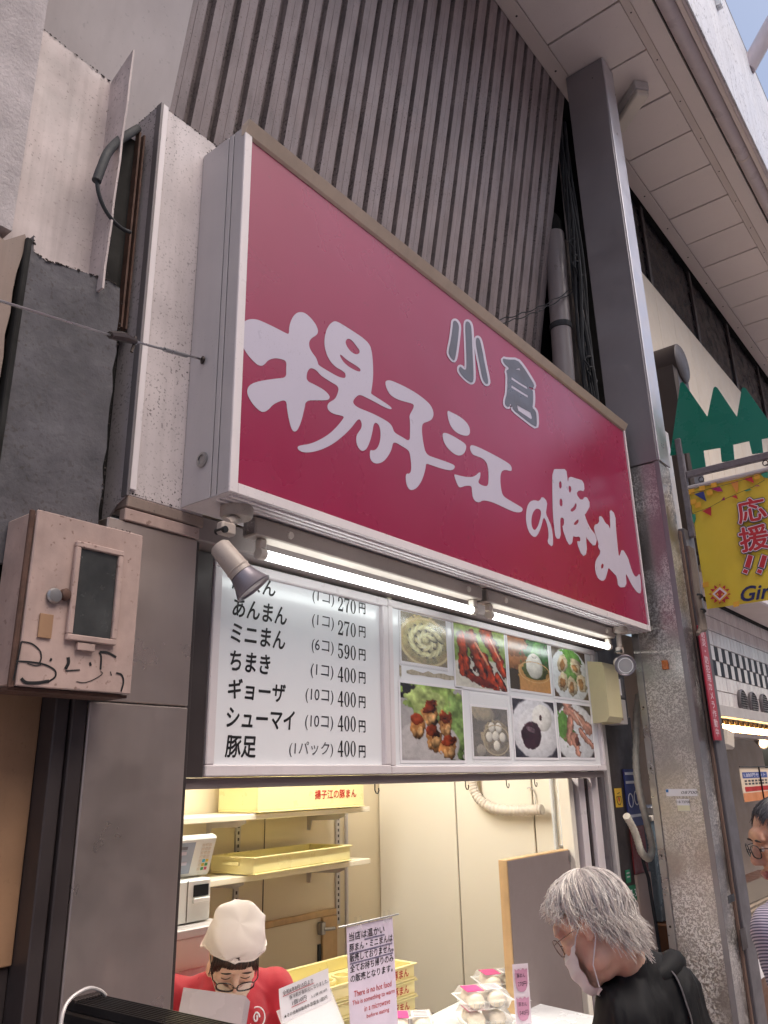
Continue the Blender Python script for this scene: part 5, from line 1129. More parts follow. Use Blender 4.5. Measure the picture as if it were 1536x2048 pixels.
b = MB(); b.tube([c_ - d_ * .07, c_ - d_ * .07 + [0, 0, .10]], .008, 8); b.build('arm', M['plastic_white'], np_)
sc = thing('security_light', 'beige plastic sensor light hidden half behind the pillar casing', 'lamp', (4.9, 1.6, 1.9))
c_ = at(1446, 1478, 1, 1.55)
b = MB(); b.obox(c_, (np.array([.94, -.2, -.25]), np.array([.2, .98, 0]), np.array([.25, -.05, .96])), (.055, .05, .055), .012); b.build('head', M['plastic_white'], sc)
b = MB(); b.tube([c_ + [-.02, .02, .04], c_ + [-.16, .05, .10]], .016, 8); b.build('arm', M['plastic_white'], sc)
# price poster on a black stand
ps = thing('price_poster', 'orange and blue price poster on a thin black stand in the neighbouring shop', 'poster', (5.7, 1.9, 1))
p0, p1 = at(1478, 1537, 1, 1.84), at(1540, 1590, 1, 1.84)
k = N('poster orange fade'); mp = k.pos(); sx = k.n('ShaderNodeSeparateXYZ'); k.l(mp, sx.inputs[0])
k.set('Base Color', S(236, 216, 190)).set('Roughness', .5)
b = MB(); b.box(p0[0], p1[0] + .12, 1.838, 1.842, p1[2] - .03, p0[2]); b.build('sheet', k.m, ps)
W_ = p1[0] + .12 - p0[0]; H_ = p0[2] - p1[2] + .03
for (u0, u1, v0, v1, c_, nm) in ((.06, .86, .70, .88, (48, 80, 160), 'blue_band'), (.08, .92, .30, .44, (200, 36, 30), 'red_band'), (.0, 1.0, .0, .26, (232, 150, 96), 'orange_band')):
    b = MB(); b.box(p0[0] + W_ * u0, p0[0] + W_ * u1, 1.8368, 1.8376, p1[2] - .03 + H_ * v0, p1[2] - .03 + H_ * v1); b.build(nm, paint('poster ' + nm, S(*c_), .5, bump=0), ps)
text('1,000円セット', 'poster_lettering', M['paper'], (p0[0] + W_ * .10, 1.8362, p1[2] - .03 + H_ * .79), X_, Z_, h=H_ * .12, width=W_ * .7, bold=.02, parent=ps)
for i in range(2):
    b = MB()
    for j in range(7): b.box(p0[0] + W_ * (.1 + j * .11), p0[0] + W_ * (.17 + j * .11), 1.8368, 1.8376, p1[2] - .03 + H_ * (.50 + i * .09), p1[2] - .03 + H_ * (.555 + i * .09))
    b.build('print_line', M['dark_ink'], ps)
b = MB(); b.tube([(p0[0] + W_ * .6, 1.832, p0[2] + .01), (p0[0] + W_ * .6, 1.832, .9)], .006, 8); b.tube([(p0[0] - .01, 1.832, p0[2] + .012), (p0[0] + W_, 1.832, p0[2] + .012)], .004, 6); b.build('stand', M['black'], ps)
# acrylic screen, boxes and gingham cloth on the neighbour's counter
ac = thing('acrylic_screen', 'clear acrylic screen on the counter behind the man', 'screen', (5.3, 1.8, 1.06))
b = MB(); b.box(4.98, 5.9, 1.80, 1.806, gz_top + .005, 1.46); b.build('sheet', clear('acrylic sheet', (.75, .86, .9), .22, .08), ac)
b = MB(); b.box(4.965, 4.985, 1.79, 1.815, gz_top + .005, 1.47, .003); b.box(4.986, 5.9, 1.79, 1.815, 1.462, 1.475, .002); b.build('frame', M['plastic_white'], ac)
sh = thing('glass_case', 'grey fronted display case on the counter behind the screen', 'display case', (5.5, 2.1, 1.06))
b = MB(); b.box(5.0, 6.6, 1.95, 2.15, gz_top + .002, 1.42, .005); b.build('body', paint('case blue grey', S(110, 124, 134), .3, var=.2), sh)
b = MB(); b.box(4.98, 6.62, 1.93, 2.17, 1.422, 1.45, .005); b.build('top', M['plastic_white'], sh)
for i, (x, y) in enumerate(((5.10, 2.02), (5.32, 2.06))):
    b = MB(); b.box(x, x + .16, y - .05, y + .06, 1.452, 1.50, .006); b.build('steel_tray', M['steel'], None, ('left', 'right')[i] + ' steel food tray on top of the neighbour display case', 'tray', 'trays on the display case')
gc = MB(); k = N('gingham cloth'); v = k.pos((1, 1, 1)); sx = k.n('ShaderNodeSeparateXYZ'); k.l(v, sx.inputs[0])
fx = k.math('GREATER_THAN', k.math('FRACT', k.math('MULTIPLY', k.math('ADD', sx.outputs[0], sx.outputs[1]), 36.0)), .5); fz = k.math('GREATER_THAN', k.math('FRACT', k.math('MULTIPLY', sx.outputs[2], 36.0)), .5)
k.set('Base Color', k.mix(k.math('MULTIPLY', k.math('ADD', fx, fz), .5), S(34, 28, 30), S(216, 196, 172))).set('Roughness', .8); gm_ = k.m
gl = thing('gingham_cloth', 'black and cream gingham cloth draped over the counter corner', 'tablecloth', (5.6, 1.74, .8))
gx0, gx1 = at(1488, 1812, 1, 1.735)[0], at(1560, 1830, 1, 1.735)[0]; gzt = at(1500, 1806, 1, 1.735)[2]; gtip = at(1518, 1918, 1, 1.735)
def gfn(u, v):
    x = gx0 + u * (gx1 - gx0 + .8); ut = (gtip[0] - gx0) / (gx1 - gx0 + .8); q = abs(u - ut) / (.22 if u < ut else .30)
    drop = (gzt - gtip[2]) * max(1 - .75 * q, .12)
    return np.array([x, 1.732 - .014 * math.sin(u * 40) * v - .008, gzt - v * drop])
gc.grid(gfn, 60, 10); gc.grid(lambda u, v: np.array([gx0 + u * (gx1 - gx0 + .8), 1.725 + v * .3, gzt + .001]), 10, 4); gc.build('cloth', gm_, gl, fix=False)
tn = thing('card_stand', 'small grey tilted card stand on the gingham cloth', 'card stand', (5.15, 1.7, 1.1))
b = MB(); b.obox((5.62, 1.80, gz_top + .14), (np.array([1, 0, 0]), np.array([0, .9, .44]), np.array([0, -.44, .9])), (.075, .004, .095), .002); b.build('frame', M['plastic_white'], tn)
b = MB(); b.obox((5.62, 1.794, gz_top + .138), (np.array([1, 0, 0]), np.array([0, .9, .44]), np.array([0, -.44, .9])), (.06, .002, .075)); b.build('card', M['taupe'], tn)

# ------------------------------------------------------------------ far side of the arcade street (seen only in reflections and as the place that shuts in the light)
ob = thing('opposite_building', 'plain building across the arcade street behind the viewer', 'building', (4, -5.5, 0))
b = MB(); b.box(-20, 30, -6.0, -5.4, 0, 7.9); b.build('wall', paint('opposite wall', S(214, 206, 204), .6, var=.15), ob)
b = MB(); b.box(-20, 30, -5.4, -4.4, 6.4, 6.6); b.build('canopy', M['soffit'], ob)
for i in range(8):
    b = MB(); b.box(-8 + 3 * i, -5.4 + 3 * i, -5.39, -5.36, .1, 2.6); b.build('shop_window', M['glass_dark'], ob)

# ------------------------------------------------------------------ inside the shop
cl2 = thing('ceiling_lamp', 'long lit ceiling lamp inside the shop', 'light fitting', (2.8, 2.5, 2.36))
b = MB(); b.box(2.0, 3.5, 2.42, 2.60, 2.385, 2.418, .004); b.build('housing', M['white_gloss'], cl2)
b = MB(); b.box(2.02, 3.48, 2.44, 2.58, 2.365, 2.384); b.build('diffuser', emit('shop lamp', (1.0, .95, .86), 33.0), cl2)
shd = {}
for i, z in enumerate((1.557, 1.300)):
    t = thing('wall_shelf', ('upper', 'lower')[i] + ' cream shelf on the back wall inside the shop', 'shelf', (2.8, 3.1, z), 'shelves on the back wall')
    b = MB(); b.box(1.335, 3.49, 2.90, 3.205, z - .026, z, .003); b.build('board', M['shelf'], t)
    for x in (2.63, 3.32):
        b = MB(); b.prism([(x, y, zz_) for y, zz_ in ((3.205, z - .028), (2.93, z - .028), (2.93, z - .040), (2.98, z - .058), (3.17, z - .066), (3.18, z - .115), (3.205, z - .115))], (.004, 0, 0)); b.build('bracket', M['light_post'], t)
for i, x in enumerate((2.835, 3.575)):
    t = thing('slotted_upright', ('left', 'right')[i] + ' slotted steel upright carrying the shelves', 'upright', (x, 3.2, .9), 'shelf uprights')
    b = MB(); b.box(x - .014, x + .014, 3.206, 3.2185, .95, 2.3); b.build('channel', M['light_post'], t)
    b = MB()
    for q in range(44): b.box(x - .005, x + .005, 3.2045, 3.2058, .97 + q * .03, .985 + q * .03)
    b.build('slots', M['dark_post'], t)
    t.children[-1]['kind'] = 'stuff'
b = MB(); b.cyl((3.625, 3.19, .5), (3.625, 3.19, 2.3), .011, n=12); b.build('wall_pipe', M['light_post'], None, 'thin pale pipe on the back wall by the right upright', 'pipe')
b = MB(); b.box(3.02, 3.024, 3.216, 3.2198, .5, 2.4); b.build('wall_joint', M['seam'], bld)
def tray(x0, x1, y0, y1, z0, z1, name, label, group=None, text_=None, rot=0.0):
    c_ = np.array([(x0 + x1) / 2, (y0 + y1) / 2, z0]); ca, sa = math.cos(rot), math.sin(rot); A = np.array([[ca, sa, 0], [-sa, ca, 0], [0, 0, 1.]])
    t = thing(name, label, 'tray', tuple(c_), group); hx, hy, h = (x1 - x0) / 2, (y1 - y0) / 2, z1 - z0
    def B(lx, ly, lz, ax_, ay_, az_, bv=.002):
        return MB().obox(c_ + A[0] * lx + A[1] * ly + A[2] * lz, A, (ax_, ay_, az_), bv)
    B(0, 0, .004, hx, hy, .0035).build('base', M['yellow'], t)
    for s_ in (-1, 1):
        B(0, s_ * (hy - .003), h / 2 + .004, hx, .003, h / 2 - .005).build('side', M['yellow'], t); B(s_ * (hx - .003), 0, h / 2 + .004, .003, hy - .0065, h / 2 - .005).build('side', M['yellow'], t)
        B(0, s_ * (hy + .004), h - .003, hx + .010, .006, .003).build('rim', M['yellow'], t); B(s_ * (hx + .004), 0, h - .003, .006, hy - .0022, .003).build('rim', M['yellow'], t)
    B(-hx - .007, 0, h * .6, .006, .05, .007).build('handle', M['yellow'], t)
    B(0, -hy - .006, .004, hx, .005, .003).build('foot_rim', M['yellow'], t)
    if text_:
        o = c_ - A[1] * (hy + .0015) + A[2] * (h * text_[3]) + A[0] * text_[1]
        text(text_[0], 'tray_lettering', M['red_ink'], o, A[0], Z_, h=text_[2], bold=.02, parent=t, align='C')
    return t
tray(2.66, 3.42, 2.885, 3.16, 1.560, 1.79, 'bun_tray', 'pale yellow tray with red lettering on the upper shelf', 'yellow trays', ('揚子江の豚まん', .16, .042, .30))
tray(2.60, 3.31, 2.87, 3.14, 1.3035, 1.378, 'bun_tray', 'empty shallow pale yellow tray on the lower shelf', 'yellow trays', None, math.radians(4))
tS = at(826, 1924, 1, 2.28)
for i in range(3):
    zt_ = tS[2] - .060 * (2 - i); tray(tS[0] - .58, tS[0], 2.28, 2.62, zt_ - .058, zt_, 'bun_tray', ('lowest', 'middle', 'topmost')[i] + ' pale yellow tray of the stack behind the handwritten sheet', 'yellow trays', ('豚まん', .20, .030, .5), math.radians(-2))
b = MB(); b.box(tS[0] - .62, tS[0] + .05, 2.27, 2.66, .06, tS[2] - .183, .004); b.build('stock_stand', M['taupe'], None, 'low taupe stand under the stack of yellow trays', 'stand')
for i in range(3):
    c_ = np.array([tS[0] - .40 + .11 * i, 2.42, tS[2] - .026]); b = MB(); b.lathe(c_, (0, 0, 1), [(.046, -.02), (.048, .01), (.046, .014), (.036, .014), (.034, -.01), (0, -.01)], 20)
    b.build('bun_mould', M['yellow'], None, ('left', 'middle', 'right')[i] + ' round yellow bun holder in the topmost tray', 'holder', 'round holders in the tray')
# register on its ledge
ca_ = thing('ledge_cabinet', 'white cabinet with grey ledge under the register', 'cabinet', (1.9, 2.8, .06))
b = MB(); b.box(1.335, 2.262, 2.58, 3.2, 1.160, 1.192, .004); b.build('ledge', M['light_post'], ca_)
b = MB(); b.box(1.335, 2.245, 2.62, 3.2, .06, 1.05, .004); b.build('door', M['white_gloss'], ca_)
b = MB(); b.box(1.335, 2.252, 2.60, 3.2, 1.053, 1.158, .003); b.build('drawer', M['pos_white'], ca_)
rg = thing('cash_register', 'white touch screen register with printer on the ledge', 'register', (2.15, 2.72, 1.192))
b = MB(); b.box(2.0, 2.222, 2.66, 2.90, 1.196, 1.345, .006); b.build('printer_body', M['pos_white'], rg)
b = MB(); b.box(2.135, 2.205, 2.655, 2.659, 1.285, 1.325); b.build('paper_slot', M['black'], rg)
b = MB(); b.box(2.13, 2.21, 2.648, 2.659, 1.262, 1.280, .003); b.build('paper_lip', M['pos_white'], rg)
b = MB(); b.box(2.105, 2.109, 2.6585, 2.6595, 1.2, 1.345); b.build('case_joint', M['seam'], rg)
tx_, ty_, tz_ = X_, np.array([0, .95, .31]), np.array([0, -.31, .95]); C0 = np.array([2.11, 2.72, 1.425])
b = MB(); b.obox(C0, (tx_, ty_, tz_), (.152, .018, .078), .008); b.build('screen_housing', M['pos_white'], rg)
b = MB(); b.obox(C0 - ty_ * .0185 + tx_ * -.04, (tx_, ty_, tz_), (.085, .001, .060)); scn = b.build('screen', paint('register display', S(150, 160, 178), .2, var=.1), rg)
for q in range(5):
    b = MB(); b.obox(C0 - ty_ * .0205 + tx_ * (-.05 + .012 * (q % 2)) + tz_ * (.04 - q * .02), (tx_, ty_, tz_), (.06 - .012 * (q % 3), .0004, .006)); b.build('screen_line', M['letter'] if q % 2 else cols['blue'] if q == 2 else M['letter_grey'], scn)
kc = [(60, 176, 204), (222, 190, 60), (60, 150, 80), (206, 90, 120), (180, 60, 60)]
for r in range(7):
    for q in range(3):
        b = MB(); b.obox(C0 - ty_ * .0195 + tx_ * (.088 + q * .017) + tz_ * (.046 - r * .0155), (tx_, ty_, tz_), (.0065, .0015, .0055), .001)
        b.build('key', M['plastic_white'] if r < 4 or (q == 0) else paint('key %d%d' % (r, q), S(*kc[(r + q) % 5]), .4, bump=0), rg)
# door frame low on the back wall
df = thing('stock_door', 'cream flush door in honey wood frame low on the back wall', 'door', (3.3, 3.2, .06))
b = MB(); b.box(2.6, 3.545, 3.19, 3.2185, 1.005, 1.035, .003); b.build('frame_rail', M['wood'], df)
b = MB(); b.box(3.43, 3.545, 3.185, 3.2185, .06, 1.003, .003); b.build('frame_stile', M['wood'], df)
b = MB(); b.box(2.6, 3.428, 3.20, 3.2185, .06, 1.003); b.build('leaf', M['wall_in2'], df)
b = MB(); b.box(3.40, 3.425, 3.19, 3.1995, .75, .88, .002); b.build('pull', M['black'], df)
b = MB(); b.box(3.40, 3.43, 3.165, 3.1995, .925, .985, .003); b.tube([(3.42, 3.17, .95), (3.50, 3.165, .945)], .009, 8); b.build('hinge_arm', M['steel'], df)
# corrugated hose on the right wall
ch = thing('corrugated_duct', 'white corrugated duct curving along the right inner wall', 'duct', (3.9, 2.4, 1.6))
cp = spline([at(x, y, 0, 3.90) for x, y in ((944, 1545), (945, 1568), (954, 1592), (972, 1609), (998, 1619), (1030, 1621), (1060, 1620), (1085, 1619))], 16)
b = MB(); b.tube(cp, [.026 + .0022 * math.sin(i * 1.5) for i in range(len(cp))], 16); b.build('duct', M['plastic_white'], ch)
b = MB(); b.tube([at(1060, 1597, 0, 3.94) + np.array([0, .035 * math.cos(t), .055 * math.sin(t)]) for t in np.linspace(1.2, 5.0, 14)], .003, 6); b.build('loose_wire', M['light_post'], ch)
# hinged counter flap standing at the right side of the opening
gt = thing('counter_gate', 'taupe counter gate with honey wood edge standing at the right of the opening', 'gate', (3.5, 1.92, .06))
b = MB(); b.box(3.205, 3.845, 1.898, 1.902, .1, 1.351); b.build('front_laminate', M['taupe'], gt)
b = MB(); b.box(3.200, 3.845, 1.9025, 1.944, .1, 1.356, .002); b.build('core', M['wood'], gt)
b = MB(); b.box(3.82, 3.868, 1.885, 1.94, .1, 1.425, .003); b.build('hinge_post', M['wood_dark'], gt)
b = MB(); b.box(3.80, 3.845, 1.888, 1.9565, 1.357, 1.372, .002); b.box(3.775, 3.80, 1.894, 1.8975, 1.30, 1.33); b.build('hinge', M['steel'], gt)
# ------------------------------------------------------------------ counter table with goods
tbk = thing('counter_table', 'white topped counter table inside the opening', 'table', (2.9, 1.9, 0))
b = MB(); b.prism([(1.45, 1.60, .752), (3.352, 1.60, .752), (3.40, 1.925, .752), (3.352, 2.215, .752), (2.30, 2.12, .752), (1.45, 2.12, .752)], (0, 0, .028)); b.build('top', M['white_gloss'], tbk)
b = MB(); b.box(1.45, 3.30, 1.66, 1.70, 0, .75); b.build('front_panel', M['taupe'], tbk)
for x, y in ((1.5, 2.06), (3.30, 2.12)):
    b = MB(); b.box(x - .02, x + .02, y - .02, y + .02, 0, .75); b.build('leg', M['steel'], tbk)
M['film'] = clear('clear pack', (1, 1, 1), .10, .08)
M['bun'] = paint('steamed bun', S(238, 226, 204), .6, var=.04, bump=.06, bscale=60)
M['pinklabel'] = paint('pink label', S(220, 70, 140), .4, var=.1, bump=0)
def pack(x, y, z, rot, label, pink=True):
    ca, sa = math.cos(rot), math.sin(rot); A = np.array([[ca, sa, 0], [-sa, ca, 0], [0, 0, 1.]]); c_ = np.array([x, y, z])
    t = thing('bun_pack', label, 'food pack', (x, y, z), 'packs of buns on the counter'); w_, d_, h_ = .092, .078, .062
    for i in (-1, 1):
        for j in (-1, 1):
            b = MB(); q = c_ + A[0] * i * .043 + A[1] * j * .037 + [0, 0, .030]
            V0 = len(b.v); b.ell(q, (.040, .035, .027), A, 18, 12); b.build('bun', M['bun'], t)
    b = MB(); ringp = lambda k_, zz_, wx, wy: [c_ + A[0] * wx * sx_ + A[1] * wy * sy_ + [0, 0, zz_] for sx_, sy_ in ((-1, -1), (1, -1), (1, 1), (-1, 1))]
    L = [ringp(0, .002, w_ - .012, d_ - .012), ringp(0, .030, w_, d_), ringp(0, .032, w_ + .011, d_ + .011), ringp(0, .036, w_, d_), ringp(0, h_, w_ - .014, d_ - .014)]
    V = sum(L, []); F = [(i * 4 + k_, i * 4 + (k_ + 1) % 4, (i + 1) * 4 + (k_ + 1) % 4, (i + 1) * 4 + k_) for i in range(4) for k_ in range(4)] + [(16, 17, 18, 19), (3, 2, 1, 0)]
    b.add(V, F)
    for k_ in range(9):                                      # crimped ribs catch the light
        g = (k_ + .5) / 9
        for sgn in (-1, 1): b.tube([c_ + A[0] * (w_ - .001) * (2 * g - 1) + A[1] * sgn * (d_ - .011) + [0, 0, .006], c_ + A[0] * (w_ - .001) * (2 * g - 1) + A[1] * sgn * (d_ + .001) + [0, 0, .029]], .0013, 4)
    b.build('clear_box', M['film'], t)
    b = MB(); b.obox(c_ + [0, 0, h_ + .0018] + A[0] * -.043, A, (.034, .048, .0006)); b.build('pink_label', M['pinklabel'], t)
    b = MB(); b.obox(c_ + [0, 0, h_ + .0018] + A[0] * .037, A, (.034, .04, .0006)); lb = b.build('price_label', M['paper'], t)
    b = MB()
    for q in range(4): b.obox(c_ + [0, 0, h_ + .0028] + A[0] * .037 + A[1] * (.028 - q * .018), A, (.027, .003, .0003))
    b.build('label_lines', M['letter_grey'], lb)
rt = math.radians(-38)
pA, pB = at(968, 2046, 2, .79), at(1008, 2018, 2, .79)
pk = [(pA[0], pA[1], 0, 'lower bun pack of the front stack beside the price card'), (pA[0], pA[1], .066, 'upper bun pack of the front stack, pink label on top'),
      (pB[0] + .06, pB[1] + .05, 0, 'lower bun pack of the rear stack behind the price card'), (pB[0] + .06, pB[1] + .05, .066, 'upper bun pack of the rear stack behind the price card')]
for x, y, dz, lb in pk: pack(x, y, .782 + dz, rt, lb)
pC = at(822, 2062, 2, .79); pack(pC[0], pC[1], .782, rt - .2, 'single bun pack in crinkled film beside the handwritten sheet')
pcx = thing('price_card', 'tall laminated price card with two pink flower shaped tags', 'price card', (3.16, 1.80, .78))
CA = at(1048, 2040, 1, 1.80); zc0 = .782
Uc = np.array([.80, -.60, 0.]); Uc /= np.linalg.norm(Uc); Wc = np.array([-.10, .06, .99]); Wc -= Uc * (Wc @ Uc); Wc /= np.linalg.norm(Wc)
Oc = at(1048, 2050, 1, 1.76); Hc, Wd = .205, .062
Oc = Oc - Uc * .0
PC = lambda u, v, d=0.0: Oc + Uc * (u - .5) * Wd * 1.05 + Wc * v * Hc + np.cross(Uc, Wc) * (.0012 + d)
b = MB(); b.prism([PC(0, 0, -.002), PC(1, 0, -.002), PC(1, 1, -.002), PC(0, 1, -.002)], -np.cross(Uc, Wc) * .0015); b.build('card', paint('pale card', S(236, 222, 232), .3, bump=0), pcx)
for v0, t1, t2 in ((.54, '豚まん', '270円'), (.07, '豚まん', '540円')):
    L = smooth_loop([(.12, v0 + .30), (.10, v0 + .40), (.22, v0 + .35), (.36, v0 + .39), (.50, v0 + .35), (.64, v0 + .40), (.76, v0 + .35), (.90, v0 + .40), (.90, v0 + .25), (.88, v0 + .10), (.70, v0), (.30, v0), (.12, v0 + .10)], 1)
    flat_shape([L], 'flower_tag', paint('mauve tag', S(206, 150, 178), .5, bump=0) if v0 > .5 else bpy.data.materials['mauve tag'], lambda u, v: PC(u, v, .0006), pcx)
    text(t1, 'tag_writing', M['dark_ink'], PC(.22, v0 + .27, .0012), Uc, Wc, h=.014, width=.034, parent=pcx); text(t2, 'tag_writing', M['dark_ink'], PC(.26, v0 + .13, .0012), Uc, Wc, h=.017, width=.036, parent=pcx)
b = MB(); b.obox(Oc + [0, .01, -.002], (Uc, np.cross(Z_, Uc), Z_), (.04, .02, .006), .002); b.build('card_foot', M['film'], pcx)
# hand lettered sheet on a clip stand
hsn = thing('handwritten_sign', 'tall laminated handwritten sheet clipped to a thin rod stand on the counter', 'sign', (2.28, 1.85, .78))
Us = at(785, 1832, 1, 1.86) - at(692, 1853, 1, 1.90); Us /= np.linalg.norm(Us); TLs = at(693, 1855, 1, 1.90)
Wids = np.linalg.norm(at(785, 1832, 1, 1.86) - TLs); Ws = np.array([0, 0, 1.]) - Us * Us[2]; Ws /= np.linalg.norm(Ws); Nsn = np.cross(Us, Ws); Hs = .40
SP = lambda u, v, d=.001: TLs + Us * u * Wids - Ws * v + Nsn * d
b = MB(); b.prism([SP(0, 0, 0), SP(1, 0, 0), SP(1, Hs, 0), SP(0, Hs, 0)], -Nsn * .0015); b.build('sheet', paint('lilac white sheet', S(226, 214, 232), .35, bump=0), hsn)
def line(s_, u0, u1, v, h_, m_, bold=.012, shear=.08): text(s_, 'sign_writing', m_, SP(u0, v), Us, Ws, h=h_, width=(u1 - u0) * Wids, bold=bold, shear=shear, parent=hsn)
line('当店は温かい', .04, .80, .030, .024, M['black_ink']); line('豚まん・ミニまんは', .04, .97, .062, .022, M['black_ink']); line('販売しておりません。', .04, .98, .092, .023, M['black_ink']); line('全てお持ち帰りのみ', .04, .97, .122, .023, M['black_ink']); line('の販売となります。', .04, .94, .151, .022, M['black_ink'])
line('There is no hot food', .10, .90, .196, .017, M['red_ink'], .004); line('This is something to warm', .06, .96, .222, .017, M['red_ink'], .004); line('in a microwave', .30, .85, .246, .015, M['red_ink'], .004); line('before eating', .34, .82, .270, .015, M['red_ink'], .004)
for u0, u1, v in ((.36, .80, .045), (.36, .80, .0475), (.04, .96, .0765), (.04, .96, .079), (.04, .96, .106), (.04, .96, .1085)):
    b = MB(); b.prism([SP(u0, v), SP(u1, v), SP(u1, v + .0012), SP(u0, v + .0012)], Nsn * .0003); b.build('underline', cols['navy'], hsn)
b = MB(); b.tube([SP(-.18, -.006, .004), SP(1.12, -.006, .004)], .0028, 8); b.tube([SP(.5, -.006, -.004), SP(.5, Hs + .05, -.006)], .003, 8); b.build('rod_stand', M['steel'], hsn)
for u in (.22, .84):
    b = MB()
    for s_ in (-1, 1):
        b.tube([SP(u + s_ * .05, -.026, .006), SP(u + s_ * .06, -.014, .008), SP(u + s_ * .04, -.004, .008), SP(u + s_ * .05, .010, .006)], .0042, 7)
    b.obox(SP(u, .004, .005), (Us, Ws, Nsn), (.014, .008, .004), .002); b.build('clip', M['sleeve'], hsn)
# paper note and flyer in a clear holder
pnn = thing('paper_note', 'white handwritten note clipped over a pink flyer in a clear stand', 'note', (1.95, 1.85, .78))
TLn = at(556, 1978, 1, 1.80); Un = at(655, 1936, 1, 1.80) - TLn; Wn_ = np.linalg.norm(Un); Un /= Wn_
dn = at(575, 2042, 1, 1.79) - TLn; dn -= Un * (dn @ Un); Hn = np.linalg.norm(dn); Wn = -dn / Hn; Nn = np.cross(Un, Wn)
NP = lambda u, v, d=.001: TLn + Un * u * Wn_ - Wn * v + Nn * (d + .012 * (v / Hn - .5) ** 2)
b = MB(); b.grid(lambda u, v: NP(u, v * Hn + .0, .0), 6, 8); b.build('note', M['paper'], pnn, fix=False)
def nl(s_, u0, u1, v, h_, m_): text(s_, 'note_writing', m_, NP(u0, v * Hn, .0022), Un, Wn, h=h_, width=(u1 - u0) * Wn_, bold=.004, parent=pnn)
nl('令和6年8月15日より', .06, .66, .17, .012, M['dark_ink']); nl('保冷剤が有料化になりました。', .18, .97, .37, .011, M['dark_ink']); nl('1個10円', .22, .50, .56, .012, M['dark_ink']); nl('レジ袋 1枚10円', .60, .92, .62, .008, M['dark_ink']); nl('★その他有料販売中 酢醤油 1個5円', .04, .90, .83, .010, M['black_ink'])
for u0, u1, v in ((.06, .68, .25), (.20, .50, .66)):
    b = MB(); b.prism([NP(u0, v * Hn, .002), NP(u1, v * Hn, .002), NP(u1, v * Hn + .0014, .002), NP(u0, v * Hn + .0014, .002)], Nn * .0002); b.build('red_underline', M['red_ink'], pnn)
b = MB(); b.prism([NP(.05, Hn * .97, -.004), NP(1.0, Hn * .97, -.004), NP(1.04, Hn + .16, -.004), NP(.10, Hn + .16, -.004)], -Nn * .001); b.build('flyer', M['paper'], pnn)
for u0, u1, c_ in ((.12, .34, (150, 120, 130)), (.36, .46, (150, 36, 70)), (.62, .73, (150, 36, 70)), (.75, .98, (206, 130, 130))):
    b = MB(); b.prism([NP(u0, Hn + .012, -.0032), NP(u1, Hn + .012, -.0032), NP(u1, Hn + .05, -.0032), NP(u0, Hn + .05, -.0032)], Nn * .0004); b.build('flyer_block', paint('flyer %d' % int(u0 * 100), S(*c_), .4, var=.4, vscale=60, bump=0), pnn)
text('餃子', 'flyer_lettering', M['dark_ink'], NP(.54, Hn + .03, -.0025), Un, Wn, h=.034, width=.014, parent=pnn, vertical=True, align='C')
text('豚まんの通信販売', 'flyer_lettering', M['red_ink'], NP(.10, Hn + .004, -.0025), Un, Wn, h=.006, width=.8 * Wn_, parent=pnn)
b = MB(); b.prism([NP(-.03, Hn * .62, -.007), NP(1.04, Hn * .62, -.007), NP(1.08, Hn + .17, -.007), NP(.03, Hn + .17, -.007)], -Nn * .003); b.build('clear_holder', M['film'], pnn)
# plastic leaved binder standing before the shop worker
bi = thing('menu_binder', 'grey clear leaved binder held open in front of the shop worker', 'binder', (1.9, 2.05, .9))
a0, a1 = at(367, 1975, 1, 2.10), at(492, 1992, 1, 1.96); Ub = (a1 - a0); Wb_ = np.linalg.norm(Ub); Ub /= Wb_; Wb = np.array([.02, .12, 1.]); Wb -= Ub * (Wb @ Ub); Wb /= np.linalg.norm(Wb); Nb = np.cross(Ub, Wb)
for i in range(7):
    b = MB(); o_ = a0 - Nb * (.004 * i) - Wb * (.0025 * i) + Ub * (.004 * i)
    b.prism([o_, o_ + Ub * (Wb_ - .002 * i), o_ + Ub * (Wb_ - .002 * i) - Wb * .26, o_ - Wb * .26], -Nb * .0012)
    b.build('leaf', paint('binder leaf', S(188, 180, 186), .25, var=.08, bump=0) if i == 0 else bpy.data.materials['binder leaf'], bi)
def ray_p(px, py, t): return CAMP + RM.T @ np.array([(px - 768) / FPX, (py - 1024) / FPX, 1.0]) * t
# black ribbed lid of the red cabinet in the street
hc = thing('red_cabinet', 'red cabinet with black ribbed lid and grey cable at the lower left', 'cabinet', (1.2, 1.45, 0))
zl = float(at(130, 2001, 1, 1.60)[2])
e0, e1 = at(130, 2001, 2, zl), at(330, 2048, 2, zl); du = e1 - e0; du /= np.linalg.norm(du); dn_ = np.cross(Z_, du)
if dn_[0] < 0: dn_ = -dn_
Lc = 1.1; Dp = float((at(212, 1990, 2, zl) - e0) @ dn_)
for i in range(9):
    b = MB(); o_ = e0 + dn_ * (i * Dp / 9 + Dp / 18) + du * (Lc / 2) + Z_ * (zl - e0[2] - .008)
    b.obox(o_, (du, dn_, Z_), (Lc / 2, Dp / 18 - .002, .008), .003); b.build('lid_rib', M['black'], hc)
b = MB(); b.obox(e0 + dn_ * (Dp / 2) + du * (Lc / 2) + Z_ * (zl - e0[2] - .028), (du, dn_, Z_), (Lc / 2 + .004, Dp / 2 + .004, .0115), .004); b.build('lid_edge', M['black'], hc)
b = MB(); b.obox(e0 + dn_ * (Dp / 2) + du * (Lc / 2) + Z_ * (zl - e0[2] - .04 - .6), (du, dn_, Z_), (Lc / 2 - .004, Dp / 2 - .004, .599), .006); b.build('body', M['red_paint'], hc)
